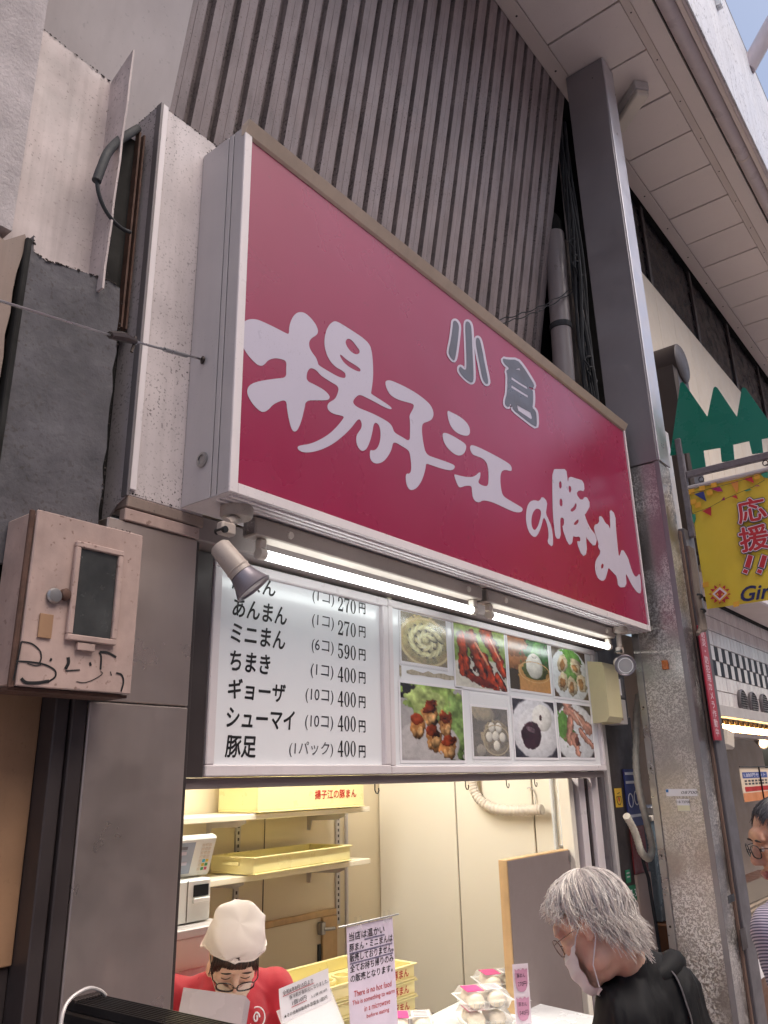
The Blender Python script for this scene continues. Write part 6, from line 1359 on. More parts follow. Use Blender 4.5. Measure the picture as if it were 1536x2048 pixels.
for i in range(10):
    b = MB(); o_ = e0 + du * .02 + dn_ * (Dp * (.06 + i * .095)) + Z_ * (zl - e0[2] + .001); b.obox(o_, (du, dn_, Z_), (.012, .003, .003), .001); b.build('vent_slot', M['screw'], hc)
cbl = [ray_p(x, y, t) for x, y, t in ((120, 2070, 1.44), (125, 2030, 1.46), (136, 2004, 1.48), (156, 1986, 1.50), (180, 1976, 1.52), (200, 1981, 1.54), (211, 1991, 1.55))]
b = MB(); b.tube(spline(cbl, 6), .0035, 8); b.build('power_cable', M['light_post'], hc)
# ------------------------------------------------------------------ people
from mathutils.bvhtree import BVHTree
def ray_pt(px, py, t):
    return CAMP + RM.T @ np.array([(px - 768) / FPX, (py - 1024) / FPX, 1.0]) * t
def frame(f, pitch, roll=0.0):
    """rotation matrix with columns right, forward, up for a head facing f (horizontal), pitched down"""
    f = np.array([f[0], f[1], 0.0]); f /= np.linalg.norm(f); r = np.cross(f, Z_)
    F = f * math.cos(pitch) - Z_ * math.sin(pitch); U = np.cross(r, F)
    c, s = math.cos(roll), math.sin(roll)
    return np.stack([r * c + U * s, F, U * c - r * s], 1)
k = N('skin'); v = k.pos()
k.set('Base Color', k.mix(k.ramp(k.noise(v, 22, 4, .6), [(.35, 0.), (.7, 1.)]), S(222, 178, 154), S(234, 196, 172))).set('Roughness', .48).set('Subsurface Weight', .12).set('Subsurface Radius', (.01, .004, .002)); k.bump(k.noise(v, 420, 3), .12, .002); M['skin'] = k.m
k = N('skin man'); v = k.pos()
k.set('Base Color', k.mix(k.ramp(k.noise(v, 26, 4, .6), [(.35, 0.), (.7, 1.)]), S(190, 138, 112), S(212, 162, 136))).set('Roughness', .45).set('Subsurface Weight', .1).set('Subsurface Radius', (.01, .004, .002)); k.bump(k.noise(v, 420, 3), .15, .002); M['skin_man'] = k.m
M['lip'] = paint('lip', S(178, 104, 98), .45, var=.1, bump=0)
M['brow'] = paint('dark brow hair', S(52, 44, 42), .6, bump=0)
M['eye_white'] = paint('eye white', S(226, 220, 216), .15, var=.02, bump=0)
M['hair'] = attr_mat('hair strands', .42)
M['mask'] = paint('white mask cloth', S(232, 228, 230), .7, var=.05, bump=.15, bscale=500)
M['mask_beige'] = paint('beige mask cloth', S(222, 200, 178), .7, var=.04, bump=.1, bscale=500)
M['rim'] = paint('dark glasses rim', S(30, 26, 28), .25, bump=0)
M['rim_gold'] = paint('thin metal rim', S(120, 96, 90), .25, .8, bump=0)
M['lensg'] = clear('glasses lens', (.9, .92, .95), .03, .04, .25)
def head_prims(C, R, wide=1.0, neck=True):
    P = lambda x, y, z: C + R @ np.array([x * wide, y, z])
    E = lambda c, r: ('e', P(*c), (r[0] * wide, r[1], r[2]), R)
    q = [E((0, -.012, .035), (.074, .094, .084)), E((0, .018, -.028), (.062, .073, .084)), E((0, .036, -.078), (.046, .050, .038)), E((0, .076, -.100), (.021, .017, .016)),
         ('c', P(0, .088, .012), P(0, .108, -.024), .0095, .0125), E((0, .108, -.030), (.012, .011, .010)),
         E((0, .079, .036), (.050, .016, .020)), E((0, .095, -.060), (.024, .009, .008)), E((0, .092, -.072), (.021, .009, .008))]
    for s in (-1, 1):
        q += [E((s * .012, .099, -.033), (.009, .010, .008)), E((s * .030, .082, .026), (.026, .012, .009)), E((s * .042, .066, -.018), (.022, .022, .020)), E((s * .031, .079, .003), (.017, .011, .0105)),
              E((s * .045, .020, -.070), (.020, .042, .026)), E((s * .076, -.010, -.004), (.0075, .017, .030)), E((s * .079, -.018, .008), (.008, .014, .018)), E((s * .076, -.002, -.026), (.007, .010, .011))]
    if neck: q += [('c', P(0, -.022, -.07), P(0, -.048, -.20), .053, .058)]
    return q
def hand(Wp, d, pn, s=1.0, curl=.5):
    """palm from the wrist along d, palm normal pn, five bent fingers"""
    d = np.array(d, float); d /= np.linalg.norm(d); pn = np.array(pn, float); pn -= d * (pn @ d); pn /= np.linalg.norm(pn); sd = np.cross(d, pn); Wp = np.array(Wp, float)
    q = [('c', Wp, Wp + d * .03, .024, .026), ('e', Wp + d * .055, (.042, .046, .014), np.stack([sd, d, pn], 1))]
    for i, (o, L) in enumerate(((-.030, .062), (-.010, .072), (.010, .068), (.029, .052))):
        p = Wp + d * .092 + sd * o; a = d.copy()
        for j, fr in enumerate((.45, .32, .23)):
            an = curl * (.5 + j * .5); a2 = a * math.cos(an) + pn * math.sin(an); e = p + a2 * L * fr; q.append(('c', p, e, .0088 - .0008 * j, .0082 - .0008 * j)); p = e; a = a2
    p = Wp + d * .03 - sd * .030; e = p + (d * .6 - sd * .6 + pn * .3) * .036; q += [('c', p, e, .011, .010), ('c', e, e + (d * .85 - sd * .1 + pn * .45) * .030, .0095, .0078)]
    return q
def glasses(C, R, parent, m, y=.106, z=.004, rx=.025, rz=.017, th=.0013, tilt=0.0, square=1.0):
    P = lambda x, yy, zz: C + R @ np.array([x, yy, zz])
    b = MB(); g = None
    for s in (-1, 1):
        pts = []
        for t in np.linspace(0, 2 * math.pi, 29):
            cx, cz = math.cos(t), math.sin(t); p_ = 2.6
            cx, cz = np.sign(cx) * abs(cx) ** (2 / p_ * square), np.sign(cz) * abs(cz) ** (2 / p_ * square)
            pts.append(P(s * .033 + rx * cx, y - .010 * abs(s * .033 + rx * cx) / .06 + tilt * cz * rz, z + rz * cz))
        b.tube(pts, [th * (1.5 if pt_ > 14 or pt_ < 0 else 1.0) for pt_ in range(29)], 6)
        b.tube([P(s * .058, y - .010, z + .008), P(s * .072, y - .028, z + .008), P(s * .078, .02, z + .006), P(s * .081, -.02, z + .004), P(s * .078, -.035, z - .016)], th, 6)
    b.tube([P(-.009, y - .001, z + .004), P(0, y + .004, z + .007), P(.009, y - .001, z + .004)], th, 6)
    g = b.build('glasses', m, parent)
    for s in (-1, 1):
        b = MB(); b.poly([P(s * .033 + (rx - .001) * math.cos(t), y - .011 * abs(s * .033 + rx * math.cos(t)) / .06, z + (rz - .001) * math.sin(t)) for t in np.linspace(0, 2 * math.pi, 20)[:-1]]); b.build('lens', M['lensg'], g)
    return g
def face_mask(C, R, parent, m, zt=-.012, zb=-.118, wx=.060, puff=.012, drop=0.0, ears=True):
    P = lambda x, yy, zz: C + R @ np.array([x, yy, zz])
    def fn(u, v):
        x = (u - .5) * 2 * wx * (1 - .28 * v * v); z = zt + (zb - zt) * v - drop * v * (.4 + .6 * (1 - abs(u - .5) * 2))
        y = .116 - .9 * (x * x) / .075 - .018 * v + puff * math.sin(math.pi * v) + .0022 * math.sin(v * 18) - (.012 if v > .9 else 0)
        if v < .12: y -= .004 * (1 - v / .12) + .006 * (1 - math.exp(-(x / .02) ** 2))
        return P(x, y, z)
    b = MB(); b.grid(fn, 24, 20); b.grid(lambda u, v: fn(u, v) - R[:, 1] * .002, 24, 20); mk = b.build('face_mask', m, parent, fix=False)
    if ears:
        for s in (0.0, 1.0):
            b = MB(); sg = -1 if s == 0 else 1
            b.tube([fn(s, .04), P(sg * .074, .03, -.008), P(sg * .081, -.012, .016), P(sg * .083, -.030, .0), P(sg * .080, -.018, -.034), P(sg * .068, .03, -.075), fn(s, .93)], .0016, 5)
            b.build('ear_loop', m, mk)
    return mk
CEN = np.array([0, -.012, .035]); RAD = np.array([.075, .095, .085])
def scalp_dir(a, th, crown):
    """unit direction reached from the crown after turning th towards azimuth a (0 = face)"""
    cz = crown / np.linalg.norm(crown); e1 = np.array([0, 1.0, 0]); e1 = e1 - cz * (e1 @ cz); e1 /= np.linalg.norm(e1); e2 = np.cross(e1, cz)
    return cz * math.cos(th) + (e1 * math.cos(a) + e2 * math.sin(a)) * math.sin(th)
def hair_strands(C, R, parent, n, thmax, lift, hang, tone, r0, seed, crown=np.array([.08, -.4, .92]), grav=.0, flick=.0, start=.9, npt=9, amax=math.pi, wave=.004, clump=18, sweep=0.0, backdark=0.0):
    rg = np.random.default_rng(seed); b = MB(); cl = rg.random((clump * 2 + 2, 3))
    down = R.T @ np.array([0, 0, -1.0])
    for i in range(n):
        a = (rg.random() * 2 - 1) * amax; tm = thmax(a) * (0.82 + .26 * rg.random()); t0 = rg.random() ** 1.3 * start * tm
        lf = lift * (.25 + rg.random()); ph = rg.random() * 6.28; w_ = wave * (.4 + rg.random()); ci = int((a + math.pi) / (2 * math.pi) * clump * 2) % (clump * 2)
        pts = []; hg = hang(a) * (.7 + .6 * rg.random()); da = (cl[ci, 0] - .5) * .5
        for j in range(npt):
            s = j / (npt - 1); th = t0 + (tm - t0) * min(s / .72, 1.0); aa = a + sweep * s * math.sin(a) + da * s + .10 * math.sin(ph + s * 3) * s
            d = scalp_dir(aa, th, crown); L = 1 + .045 + lf * min(1, .25 + s * 1.3) * (1 - .25 * s)
            p = CEN + RAD * d * L
            if s > .72:
                e = (s - .72) / .28; p = p + (down * .55 + np.array([0, 0, -.45]) + d * flick * e) * hg * e
            p = p + down * grav * s * s + np.array([math.sin(ph + s * 9), math.cos(ph * 2 + s * 8), math.sin(ph * 3 + s * 7)]) * w_ * s
            pts.append(C + R @ p)
        c0, c1 = tone; f = np.clip(.25 + .5 * cl[ci, 1] + (rg.random() - .5) * .5 - backdark * (1 - math.cos(a)) / 2, 0, 1); col = tuple(x + (y - x) * f for x, y in zip(c0, c1))
        rr = [r0 * (1 - .75 * (j / (npt - 1)) ** 2) for j in range(npt)]
        b.tube(pts, rr, 4, cap=False, col=col)
    return b
def hair_cap(b, C, R, thmax, crown, scale, col, na=40, nt=12):
    V = []; F = []
    for i in range(na):
        a = -math.pi + 2 * math.pi * i / na
        for j in range(nt + 1):
            th = thmax(a) * .97 * j / nt; p = CEN + RAD * scalp_dir(a, th, crown) * scale; V.append(C + R @ p)
    for i in range(na):
        for j in range(nt):
            F.append((i * (nt + 1) + j, ((i + 1) % na) * (nt + 1) + j, ((i + 1) % na) * (nt + 1) + j + 1, i * (nt + 1) + j + 1))
    b.add(V, F, True, col); return b
def legs(hip, ground_dir, col, parent, knee_bend=.05):
    f = np.array(ground_dir, float); f /= np.linalg.norm(f); r = np.cross(f, Z_); q = []; sh = []
    for s in (-1, 1):
        h = hip + r * s * .09; kn = np.array([h[0], h[1], .47]) + f * knee_bend; an = np.array([h[0], h[1], .09])
        q += [('c', h, kn, .088, .062), ('c', kn, an, .06, .045)]
        sh.append((an, f))
    q.append(('c', hip + r * .07, hip - r * .07, .105, .105))
    body('trousers', q, col, parent, .012, 4)
    for an, f_ in sh:
        b = MB(); b.ell(an + f_ * .06 - [0, 0, .045], (.047, .13, .045), np.stack([np.cross(f_, Z_), f_, Z_], 1), 16, 10); o = b.build('shoe', M['black'], parent)
    return q
def folds(seed, amp):
    rg = np.random.default_rng(seed); D = rg.normal(size=(7, 3)); D[:, 2] *= .6; Ph = rg.random(7) * 6.28; Fq = rg.uniform(22, 60, 7)
    def fn(co):
        a = np.zeros(len(co)); wv = np.sin(co @ D[0] * 9) * 1.5
        for d_, p_, f_ in zip(D, Ph, Fq): a += (1 - np.abs(np.sin(co @ (d_ / np.linalg.norm(d_)) * f_ * .5 + p_ + wv))) ** 3 * (22 / f_)
        return (a - a.mean()) * amp
    return fn
def on_surface(o, px, py, lift=.002):
    dg_ = bpy.context.evaluated_depsgraph_get(); bv = BVHTree.FromObject(o, dg_)
    org = Vector(CAMP) - wloc(o); d = Vector(RM.T @ np.array([(px - 768) / FPX, (py - 1024) / FPX, 1.0])).normalized()
    h = bv.ray_cast(org, d)
    return None if h[0] is None else np.array(h[0] + wloc(o) + h[1] * lift * (1 if h[1].dot(d) < 0 else -1))

# ---- customer with silver hair, seen from behind her left shoulder
CC = ray_pt(1188, 1850, 2.0); CR = frame((-.10, 1.0), math.radians(34), math.radians(-4))
cu = thing('person', 'customer with silver grey hair, glasses, white mask and black jacket bending over the counter', 'person', (CC[0], CC[1], 0))
col0, col1, bk0 = ray_pt(1234, 1906, 2.02), ray_pt(1264, 1950, 2.03), ray_pt(1326, 1992, 2.05); Nk = col1.copy(); fC = np.array([-.1, 1.0, 0]) / math.hypot(.1, 1); rC = np.cross(fC, Z_)
hipC = np.array([bk0[0], bk0[1], 0]) - fC * .02 + Z_ * .82
shl = ray_pt(1250, 2032, 1.93); shr = shl + rC * .33
ell_, elr = shl - rC * .05 + fC * .10 - Z_ * .26, shr + rC * .05 + fC * .10 - Z_ * .26
wrl, wrr = np.array([ell_[0] + .06, ell_[1] + .23, .86]), np.array([elr[0] - .02, elr[1] + .24, .86])
bp = head_prims(CC, CR, 1.0, False) + [('c', CC + CR @ np.array([0, -.03, -.06]), col1, .050, .052), ('c', col1, bk0 - Z_ * .08, .045, .05), ('c', bk0 - Z_ * .08, hipC, .05, .08), ('c', shl - Z_ * .02, shr - Z_ * .02, .035, .035), ('c', shl - Z_ * .02, ell_, .034, .032), ('c', shr - Z_ * .02, elr, .034, .032), ('c', ell_, wrl, .034, .025), ('c', elr, wrr, .034, .025)] + hand(wrl, fC - Z_ * .15, -Z_) + hand(wrr, fC - Z_ * .15, -Z_)
body('body', bp, M['skin'], cu, .0055, 4)
k = N('black jacket cloth'); v = k.pos(); k.set('Base Color', k.mix(k.noise(v, 6, 4), S(9, 10, 13), S(15, 16, 20))).set('Roughness', .75); k.bump(k.noise(v, 380, 3), .25, .002); M['jacket'] = k.m
up = Nk - fC * .055 - Z_ * .045
jk = [('c', col0 + (col1 - col0) * .35, col1, .062, .080), ('c', col1, bk0, .082, .098), ('c', bk0, hipC - Z_ * .05, .10, .15), ('c', shl, bk0 + fC * .02, .080, .09), ('c', shr, bk0 + fC * .02, .080, .09), ('c', shl, col1 - Z_ * .02, .078, .07), ('c', shr, col1 - Z_ * .02, .078, .07), ('c', bk0 - Z_ * .12 + fC * .05, hipC, .14, .15), ('c', shl, ell_, .075, .060), ('c', shr, elr, .075, .060), ('c', ell_, wrl - (wrl - ell_) * .1, .058, .042), ('c', elr, wrr - (wrr - elr) * .1, .058, .042)]
for i in range(16):
    g0, g1 = 2 * math.pi * i / 16, 2 * math.pi * (i + 1) / 16
    ax_c = (col0 - col1) / np.linalg.norm(col0 - col1); e_r = rC - ax_c * (rC @ ax_c); e_r /= np.linalg.norm(e_r); e_f = np.cross(ax_c, e_r); cpt = lambda g: col0 + e_r * .060 * math.sin(g) + e_f * .060 * math.cos(g)
    jk.append(('c', cpt(g0), cpt(g1), .011, .011)); jk.append(('c', cpt(g0) - ax_c * .02, cpt(g1) - ax_c * .02, .017, .017))
jo = body('jacket', jk, M['jacket'], cu, .008, 6, fold=folds(3, .0075))
hood = []
for i in range(9):
    g = math.pi * (.12 + .76 * i / 8); hood.append(bk0 + Z_ * .082 + rC * .10 * math.cos(g) - fC * .035 * math.sin(g) - Z_ * .02 * abs(math.cos(g)))
b = MB(); b.tube(spline(hood, 4), [.018 + .012 * math.sin(math.pi * i / 32) for i in range(33)], 10); b.build('collar_roll', M['jacket'], cu)
sp_ = [on_surface(jo, x, y, .003) for x, y in ((1336, 1935), (1350, 1955), (1362, 1980), (1371, 2005), (1379, 2030), (1386, 2060), (1392, 2090))]
sp_ = [p for p in sp_ if p is not None]
if len(sp_) > 2:
    b = MB(); b.tube(spline(sp_, 4), .011, 8, flat=.25); b.build('bag_strap', M['grey_post'], cu)
sn = on_surface(jo, 1196, 1958, .003)
if sn is not None:
    b = MB(); b.ell(sn, (.005, .005, .005), None, 10, 8); b.build('snap_button', M['cap'], cu)
legs(hipC, fC, M['dark_post'], cu)
crown = np.array([.05, -.35, .94])
thC = lambda a: math.radians(70 + 46 * (1 - math.cos(a)) / 2 + 9 * math.sin(a) ** 2)
hangC = lambda a: .016 + .030 * ((1 - math.cos(a)) / 2) ** 2
b = hair_strands(CC, CR, cu, 2300, thC, .17, hangC, (S(176, 164, 160), S(255, 250, 240)), .0015, 5, crown, grav=.012, flick=.55, wave=.011, clump=30, sweep=.42, backdark=.15)
hair_cap(b, CC, CR, thC, crown, 1.09, S(170, 158, 152)); b.build('hair', M['hair'], cu, fix=False)
glasses(CC, CR, cu, M['rim_gold'], y=.108, z=.000, rx=.026, rz=.021, th=.0011)
face_mask(CC, CR, cu, M['mask'], zt=-.018, zb=-.122, wx=.074, puff=.014, drop=.010)

# ---- shop worker looking down, white kerchief, red sweatshirt
WC = ray_pt(470, 1905, 2.62); fW = -np.array([WC[0], WC[1], 0.]) / np.linalg.norm(WC[:2]); fW = fW + np.array([.05, -.05, 0]); WR = frame(fW, math.radians(44), math.radians(3)); fW = fW / np.linalg.norm(fW); rW = np.cross(fW, Z_)
wk = thing('person', 'shop worker in white kerchief, glasses and red sweatshirt looking down behind the counter', 'person', (WC[0], WC[1], 0.06))
NkW = WC + WR @ np.array([0, -.05, -.17]); hipW = np.array([NkW[0], NkW[1], .80]) - fW * .16
sl1, sr1 = NkW - rW * .160 - fW * .03 - Z_ * .078, NkW + rW * .160 - fW * .03 - Z_ * .078
e1_, e2_ = sl1 - rW * .06 + fW * .02 - Z_ * .25, sr1 + rW * .06 + fW * .02 - Z_ * .25
h1_, h2_ = NkW - rW * .10 + fW * .25 - Z_ * .24, NkW + rW * .08 + fW * .25 - Z_ * .24
wp = head_prims(WC, WR) + [('c', NkW, hipW, .08, .10), ('c', sl1, sr1, .05, .05), ('c', sl1, e1_, .042, .036), ('c', sr1, e2_, .042, .036), ('c', e1_, h1_, .034, .025), ('c', e2_, h2_, .034, .025)] + hand(h1_, fW + Z_ * .3, rW) + hand(h2_, fW + Z_ * .3, -rW)
body('body', wp, M['skin'], wk, .005, 4)
k = N('red sweatshirt cloth'); v = k.pos(); k.set('Base Color', k.mix(k.noise(v, 8, 4), S(168, 24, 40), S(186, 36, 52))).set('Roughness', .8).set('Sheen Weight', .2); k.bump(k.noise(v, 420, 3), .3, .002); M['sweat'] = k.m
swp = [('c', NkW - Z_ * .12 - fW * .02, hipW, .15, .16), ('c', sl1, sr1, .066, .066), ('c', NkW - Z_ * .03 - fW * .012, NkW - Z_ * .14, .08, .13), ('c', NkW - Z_ * .03, sl1, .06, .06), ('c', NkW - Z_ * .03, sr1, .06, .06), ('c', sl1, e1_, .072, .062), ('c', sr1, e2_, .072, .062), ('c', e1_, h1_ - (h1_ - e1_) * .12, .058, .042), ('c', e2_, h2_ - (h2_ - e2_) * .12, .058, .042)]
swo = body('sweatshirt', swp, M['sweat'], wk, .008, 5, fold=folds(9, .006))
lg = on_surface(swo, 513, 2034, .003)
if lg is not None:
    n_ = CAMP - lg; n_ /= np.linalg.norm(n_); u_ = np.cross(Z_, n_); u_ /= np.linalg.norm(u_); v_ = np.cross(n_, u_)
    b = MB(); b.tube([lg + n_ * .004 + u_ * .026 * math.cos(t) + v_ * .030 * math.sin(t) for t in np.linspace(0, 6.2832, 25)], .0022, 5)
    b.tube([lg + n_ * .004 + u_ * (.012 * math.cos(t) * (1 - t / 9) - .003) + v_ * (.016 * math.sin(t) * (1 - t / 12)) for t in np.linspace(0, 7.5, 25)], .003, 5); b.build('chest_emblem', M['paper'], wk)
b = MB(); b.tube([on_ for on_ in [p for p in (on_surface(swo, x, y, .001) for x, y in ((424, 1922), (410, 1935), (398, 1955), (385, 1985), (372, 2020))) if p is not None]] or [NkW, NkW + Z_ * .01], .0012, 5); b.build('raglan_seam', paint('dark red seam', S(140, 20, 34), .8), wk)
legs(hipW, fW, M['dark_post'], wk)
thW = lambda a: math.radians(80 + 22 * (1 - math.cos(a)) / 2)
b = hair_strands(WC, WR, wk, 1, lambda a: math.radians(60), .10, lambda a: .022, (S(34, 24, 22), S(92, 66, 54)), .0014, 8, np.array([0, .25, .97]), grav=.006, flick=.1, amax=1.75, wave=.004, start=.5)
rg = np.random.default_rng(4)
for i in range(420):                                  # fringe falling from under the kerchief
    x = (rg.random() * 2 - 1) * .072; side = abs(x) / .072; y0 = math.sqrt(max(1 - (x / .079) ** 2, 0.02)) * .092
    zt = .092 - .03 * side; ln = (.056 + .022 * rg.random()) * (1 + .9 * max(side - .75, 0) * 4); pts = []
    for j in range(7):
        s_ = j / 6; z = zt - ln * s_; bul = .012 * math.sin(math.pi * min(s_ * 1.1, 1)); pts.append(WC + WR @ np.array([x * (1 + .05 * s_) + .006 * math.sin(s_ * 3 + i) * s_, y0 * (1.02 - .03 * s_) + bul - .010, z]))
    f = rg.random(); c0, c1 = S(30, 20, 18), S(96, 66, 52); b.tube(pts, [.0017 * (1 - .6 * j / 6) for j in range(7)], 4, cap=False, col=tuple(p_ + (q_ - p_) * f * f for p_, q_ in zip(c0, c1)))
hair_cap(b, WC, WR, lambda a: math.radians(56 + 48 * (1 - math.cos(a)) / 2), np.array([0, -.15, 1]), 1.06, S(44, 32, 28)); b.build('hair', M['hair'], wk, fix=False)
k = N('white kerchief cloth'); v = k.pos(); k.set('Base Color', S(238, 226, 220)).set('Roughness', .8); k.bump(k.noise(v, 14, 2), .12, .01); M['kerchief'] = k.m
def PW(x, y, z): return WC + WR @ np.array([x, y, z])
def kf(u, v):
    a = u * 2 * math.pi; s = math.sin(math.pi / 2 * min(v / .62, 1)); 
    zz = .150 - .012 * math.cos(a) - (.0 if v < .62 else 0)
    corner = 1.0 / (abs(math.cos(a)) ** 2.9 + abs(math.sin(a)) ** 2.9) ** (1 / 2.9)
    if v < .62:
        q = v / .62; rx = .085 * math.sin(q * math.pi / 2) ** .8 * corner; ry = .100 * math.sin(q * math.pi / 2) ** .8 * corner; z = .126 - .026 * q ** 2.4 - .004 * math.cos(a) * q
    else:
        q = (v - .62) / .38; rx = .085 * corner * (1 + .02 * q); ry = .100 * corner * (1 + .0 * q); z = .100 - .004 * math.cos(a) - q * (.048 - .036 * math.cos(a)) 
    wv = .0025 * math.sin(a * 7 + v * 9) * v + (.10 * (1 - abs(math.sin(a * 2.5 + 2.2 * v + .6))) ** 4 - .07 * (1 - abs(math.sin(a * 1.5 - 3.1 * v + 2.0))) ** 5 + .05 * (1 - abs(math.sin(a * 4 + 1.0 * v + 1.0))) ** 3 * max(v - .4, 0)) * min(v * 1.6, 1)
    aw = a if a < math.pi else 2 * math.pi - a; fl_ = math.exp(-((aw - 1.95) / .50) ** 2) * (max(v - .45, 0) / .55) ** 1.4; rx *= 1 + .26 * fl_; z -= .062 * fl_; z += .004 * math.sin(a * 9) * (max(v - .2, 0)) * (aw > 1.2) - .0016 * abs(math.sin(a * 3 + v * 5)) * min(v * 2, 1)
    return PW(rx * math.sin(a) * (1 + wv), -.012 + ry * math.cos(a) * (1 + wv), z + .003 * math.sin(a * 5 + v * 6) * min(v * 1.6, 1))
b = MB(); b.grid(kf, 56, 22)
def flap(sg):
    def fn(u, v):
        x = sg * (.085 + .022 * v + .006 * math.sin(u * 6)); y = -.055 + .085 * u * (1 - .2 * v); z = .085 - v * (.125 - .05 * u) 
        return PW(x + sg * .012 * v * v, y, z)
    return fn
b.tube([kf(u, 1.0) for u in np.linspace(0, 1, 49)], .0035, 6)
b.build('kerchief', M['kerchief'], wk, fix=False)
glasses(WC, WR, wk, M['rim'], y=.116, z=-.012, rx=.027, rz=.019, th=.0018)
face_mask(WC, WR, wk, M['mask_beige'], zt=-.030, zb=-.125, wx=.058, puff=.012)
for s in (-1, 1):
    b = MB(); b.tube([PW(s * .031 + .015 * t, .090 - .004 * t * t, -.003 + .003 * t * t) for t in np.linspace(-1, 1, 9)], .0011, 5); b.build('eyelash', M['brow'], wk)
    b = MB(); b.tube([PW(s * .031 + .018 * t, .095 - .006 * t * t, .030 - .004 * t * t) for t in np.linspace(-1, 1, 9)], [.001, .002, .0024, .0026, .0026, .0024, .002, .0016, .001], 5); b.build('eyebrow', M['brow'], wk)

# ---- man in profile at the right edge
MC = ray_pt(1578, 1684, 2.22); fM = np.array([-.62, .78, 0]); fM = fM + .10 * np.array([.743, .588, 0]); fM /= np.linalg.norm(fM); MR = frame(fM, math.radians(12)); rMn = np.cross(fM, Z_)
mn = thing('person', 'man with short greying black hair and thin dark glasses in profile at the right edge', 'person', (MC[0], MC[1], 0))
NkM = MC * .5 + ray_pt(1592, 1815, 2.24) * .5 + (MC + MR @ np.array([0, -.05, -.18]) - MC) * .5; hipM = np.array([NkM[0], NkM[1], .88]) - fM * .34
sl2, sr2 = ray_pt(1562, 1868, 2.10), NkM + rMn * .185 - Z_ * .055 - fM * .02
e3, e4 = sl2 - rMn * .05 - Z_ * .27 - fM * .02, sr2 + rMn * .05 - Z_ * .27
h3, h4 = e3 + fM * .18 - Z_ * .12, e4 + fM * .18 - Z_ * .12
mp_ = head_prims(MC, MR, 1.02) + [('c', NkM, hipM, .09, .11), ('c', sl2, sr2, .055, .055), ('c', sl2, e3, .046, .040), ('c', sr2, e4, .046, .040), ('c', e3, h3, .037, .027), ('c', e4, h4, .037, .027)] + hand(h3, fM * .6 - Z_ * .5, rMn, curl=.9) + hand(h4, fM * .6 - Z_ * .5, -rMn, curl=.9)
def lips(pc):
    L = (pc - MC) @ MR; return ((np.abs(L[:, 0]) < .023) & (L[:, 1] > .088) & (np.abs(L[:, 2] + .066) < .0105)).astype(int)
body('body', mp_, [M['skin_man'], M['lip']], mn, .0045, 4, post=lips)
def PM(x, y, z): return MC + MR @ np.array([x * 1.02, y, z])
for s in (-1, 1):
    b = MB(); b.ell(PM(s * .031, .0835, .003), (.0125, .0095, .0075), MR, 16, 10); ey = b.build('eye', M['eye_white'], mn)
    b = MB(); b.ell(PM(s * .032, .0915, .0020), (.0055, .0025, .0055), MR, 12, 8); b.build('iris', M['brow'], ey)
    b = MB(); b.tube([PM(s * .031 + .016 * t, .0935 - .005 * t * t, .0090 - .004 * t * t) for t in np.linspace(-1, 1, 9)], .0016, 5); b.build('eyelid', M['skin_man'], mn)
    b = MB(); b.tube([PM(s * .031 + .020 * t, .0955 - .006 * t * t, .027 - .004 * t * t) for t in np.linspace(-1, 1, 9)], [.001, .002, .0026, .003, .003, .0028, .0022, .0016, .001], 5); b.build('eyebrow', M['brow'], mn)
thM = lambda a: math.radians(60 + 56 * ((1 - math.cos(a)) / 2) ** .8 + 12 * math.sin(a) ** 2)
crM = np.array([0, -.30, .95])
b = hair_strands(MC, MR, mn, 1500, thM, .055, lambda a: .010, (S(18, 17, 19), S(104, 101, 104)), .0011, 21, crM, grav=.002, flick=.1, wave=.0025, start=.85, npt=6, clump=40)
hair_cap(b, MC, MR, thM, crM, 1.055, S(34, 33, 36)); b.build('hair', M['hair'], mn, fix=False)
glasses(MC, MR, mn, M['rim'], y=.112, z=.000, rx=.025, rz=.017, th=.0012)
k = N('striped shirt cloth'); v = k.pos(); sx = k.n('ShaderNodeSeparateXYZ'); k.l(v, sx.inputs[0])
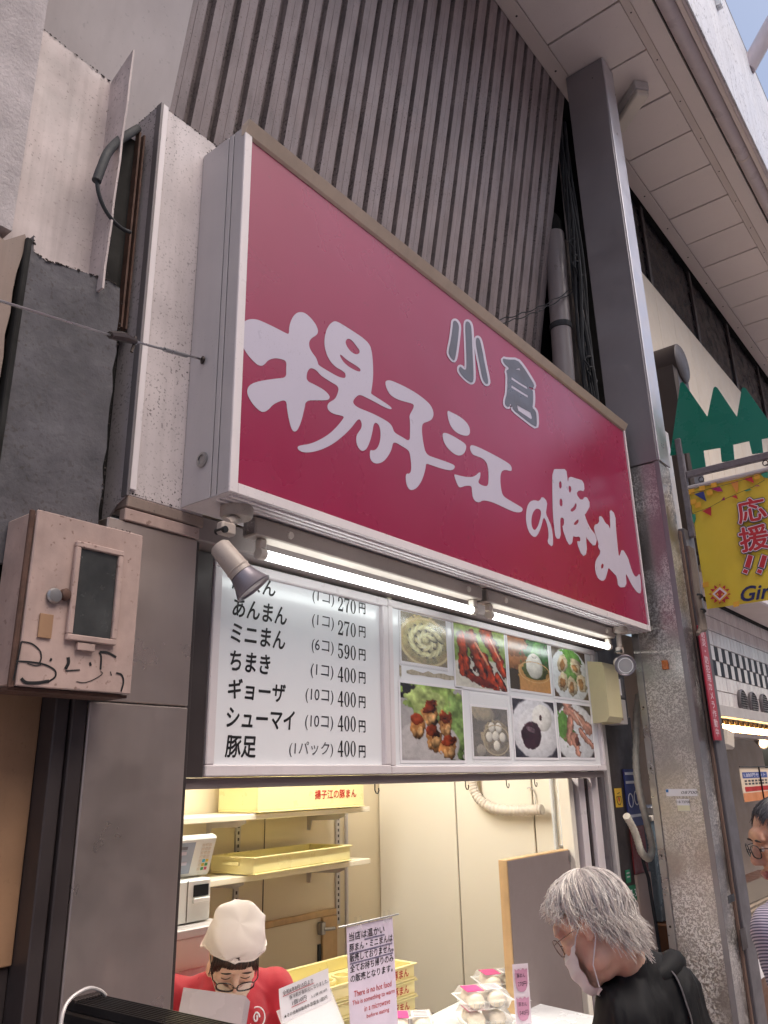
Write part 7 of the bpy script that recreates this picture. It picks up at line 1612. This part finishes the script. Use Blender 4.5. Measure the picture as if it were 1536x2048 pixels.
st_ = k.math('GREATER_THAN', k.math('FRACT', k.math('MULTIPLY', k.math('ADD', sx.outputs[2], k.math('MULTIPLY', sx.outputs[0], .35)), 130.0)), .5)
k.set('Base Color', k.mix(st_, S(104, 98, 124), S(206, 198, 212))).set('Roughness', .75); k.bump(k.noise(v, 400, 2), .2, .002); M['stripe'] = k.m
shp = [('c', NkM - Z_ * .14 - fM * .03, hipM - Z_ * .04, .15, .15), ('c', sl2, sr2, .078, .078), ('c', NkM - Z_ * .05, NkM - Z_ * .16 + fM * .02, .09, .14), ('c', sl2, e3, .074, .062), ('c', sr2, e4, .074, .062)]
for i in range(14):
    g0, g1 = 2 * math.pi * i / 14, 2 * math.pi * (i + 1) / 14; cpt = lambda g: NkM + MR @ np.array([.068 * math.sin(g), .064 * math.cos(g), -.006 - .018 * math.cos(g)]); shp.append(('c', cpt(g0), cpt(g1), .015, .015))
body('shirt', shp, M['stripe'], mn, .008, 5, fold=folds(14, .003))
legs(hipM, fM, M['dark_post'], mn)
tg = thing('tote_bag', 'cream cotton tote bag at the lower right corner', 'bag', tuple(ray_pt(1590, 2040, 2.0)))
T0 = ray_pt(1594, 1945, 2.0); uT = RM[0] * np.array([1, 1, 0]); uT /= np.linalg.norm(uT); nT = np.cross(uT, Z_)
b = MB(); b.grid(lambda u, v: T0 + uT * ((u - .5) * .165 * (.78 + .3 * v)) - Z_ * (v * .36) + nT * .05 * math.sin(math.pi * u) * math.sin(math.pi * min(v + .1, 1)), 16, 16)
b.grid(lambda u, v: T0 + uT * ((u - .5) * .165 * (.78 + .3 * v)) - Z_ * (v * .36) - nT * .05 * math.sin(math.pi * u) * math.sin(math.pi * min(v + .1, 1)), 16, 16); b.build('bag_body', paint('cream cotton', S(226, 214, 184), .8, var=.05, bump=.2, bscale=300), tg, fix=False)
b = MB(); b.tube(spline([T0 - uT * .04, T0 - uT * .035 + Z_ * .10, T0 + Z_ * .15, T0 + uT * .035 + Z_ * .10, T0 + uT * .04], 6), .008, 8, flat=.4); b.build('handle', bpy.data.materials['cream cotton'], tg)
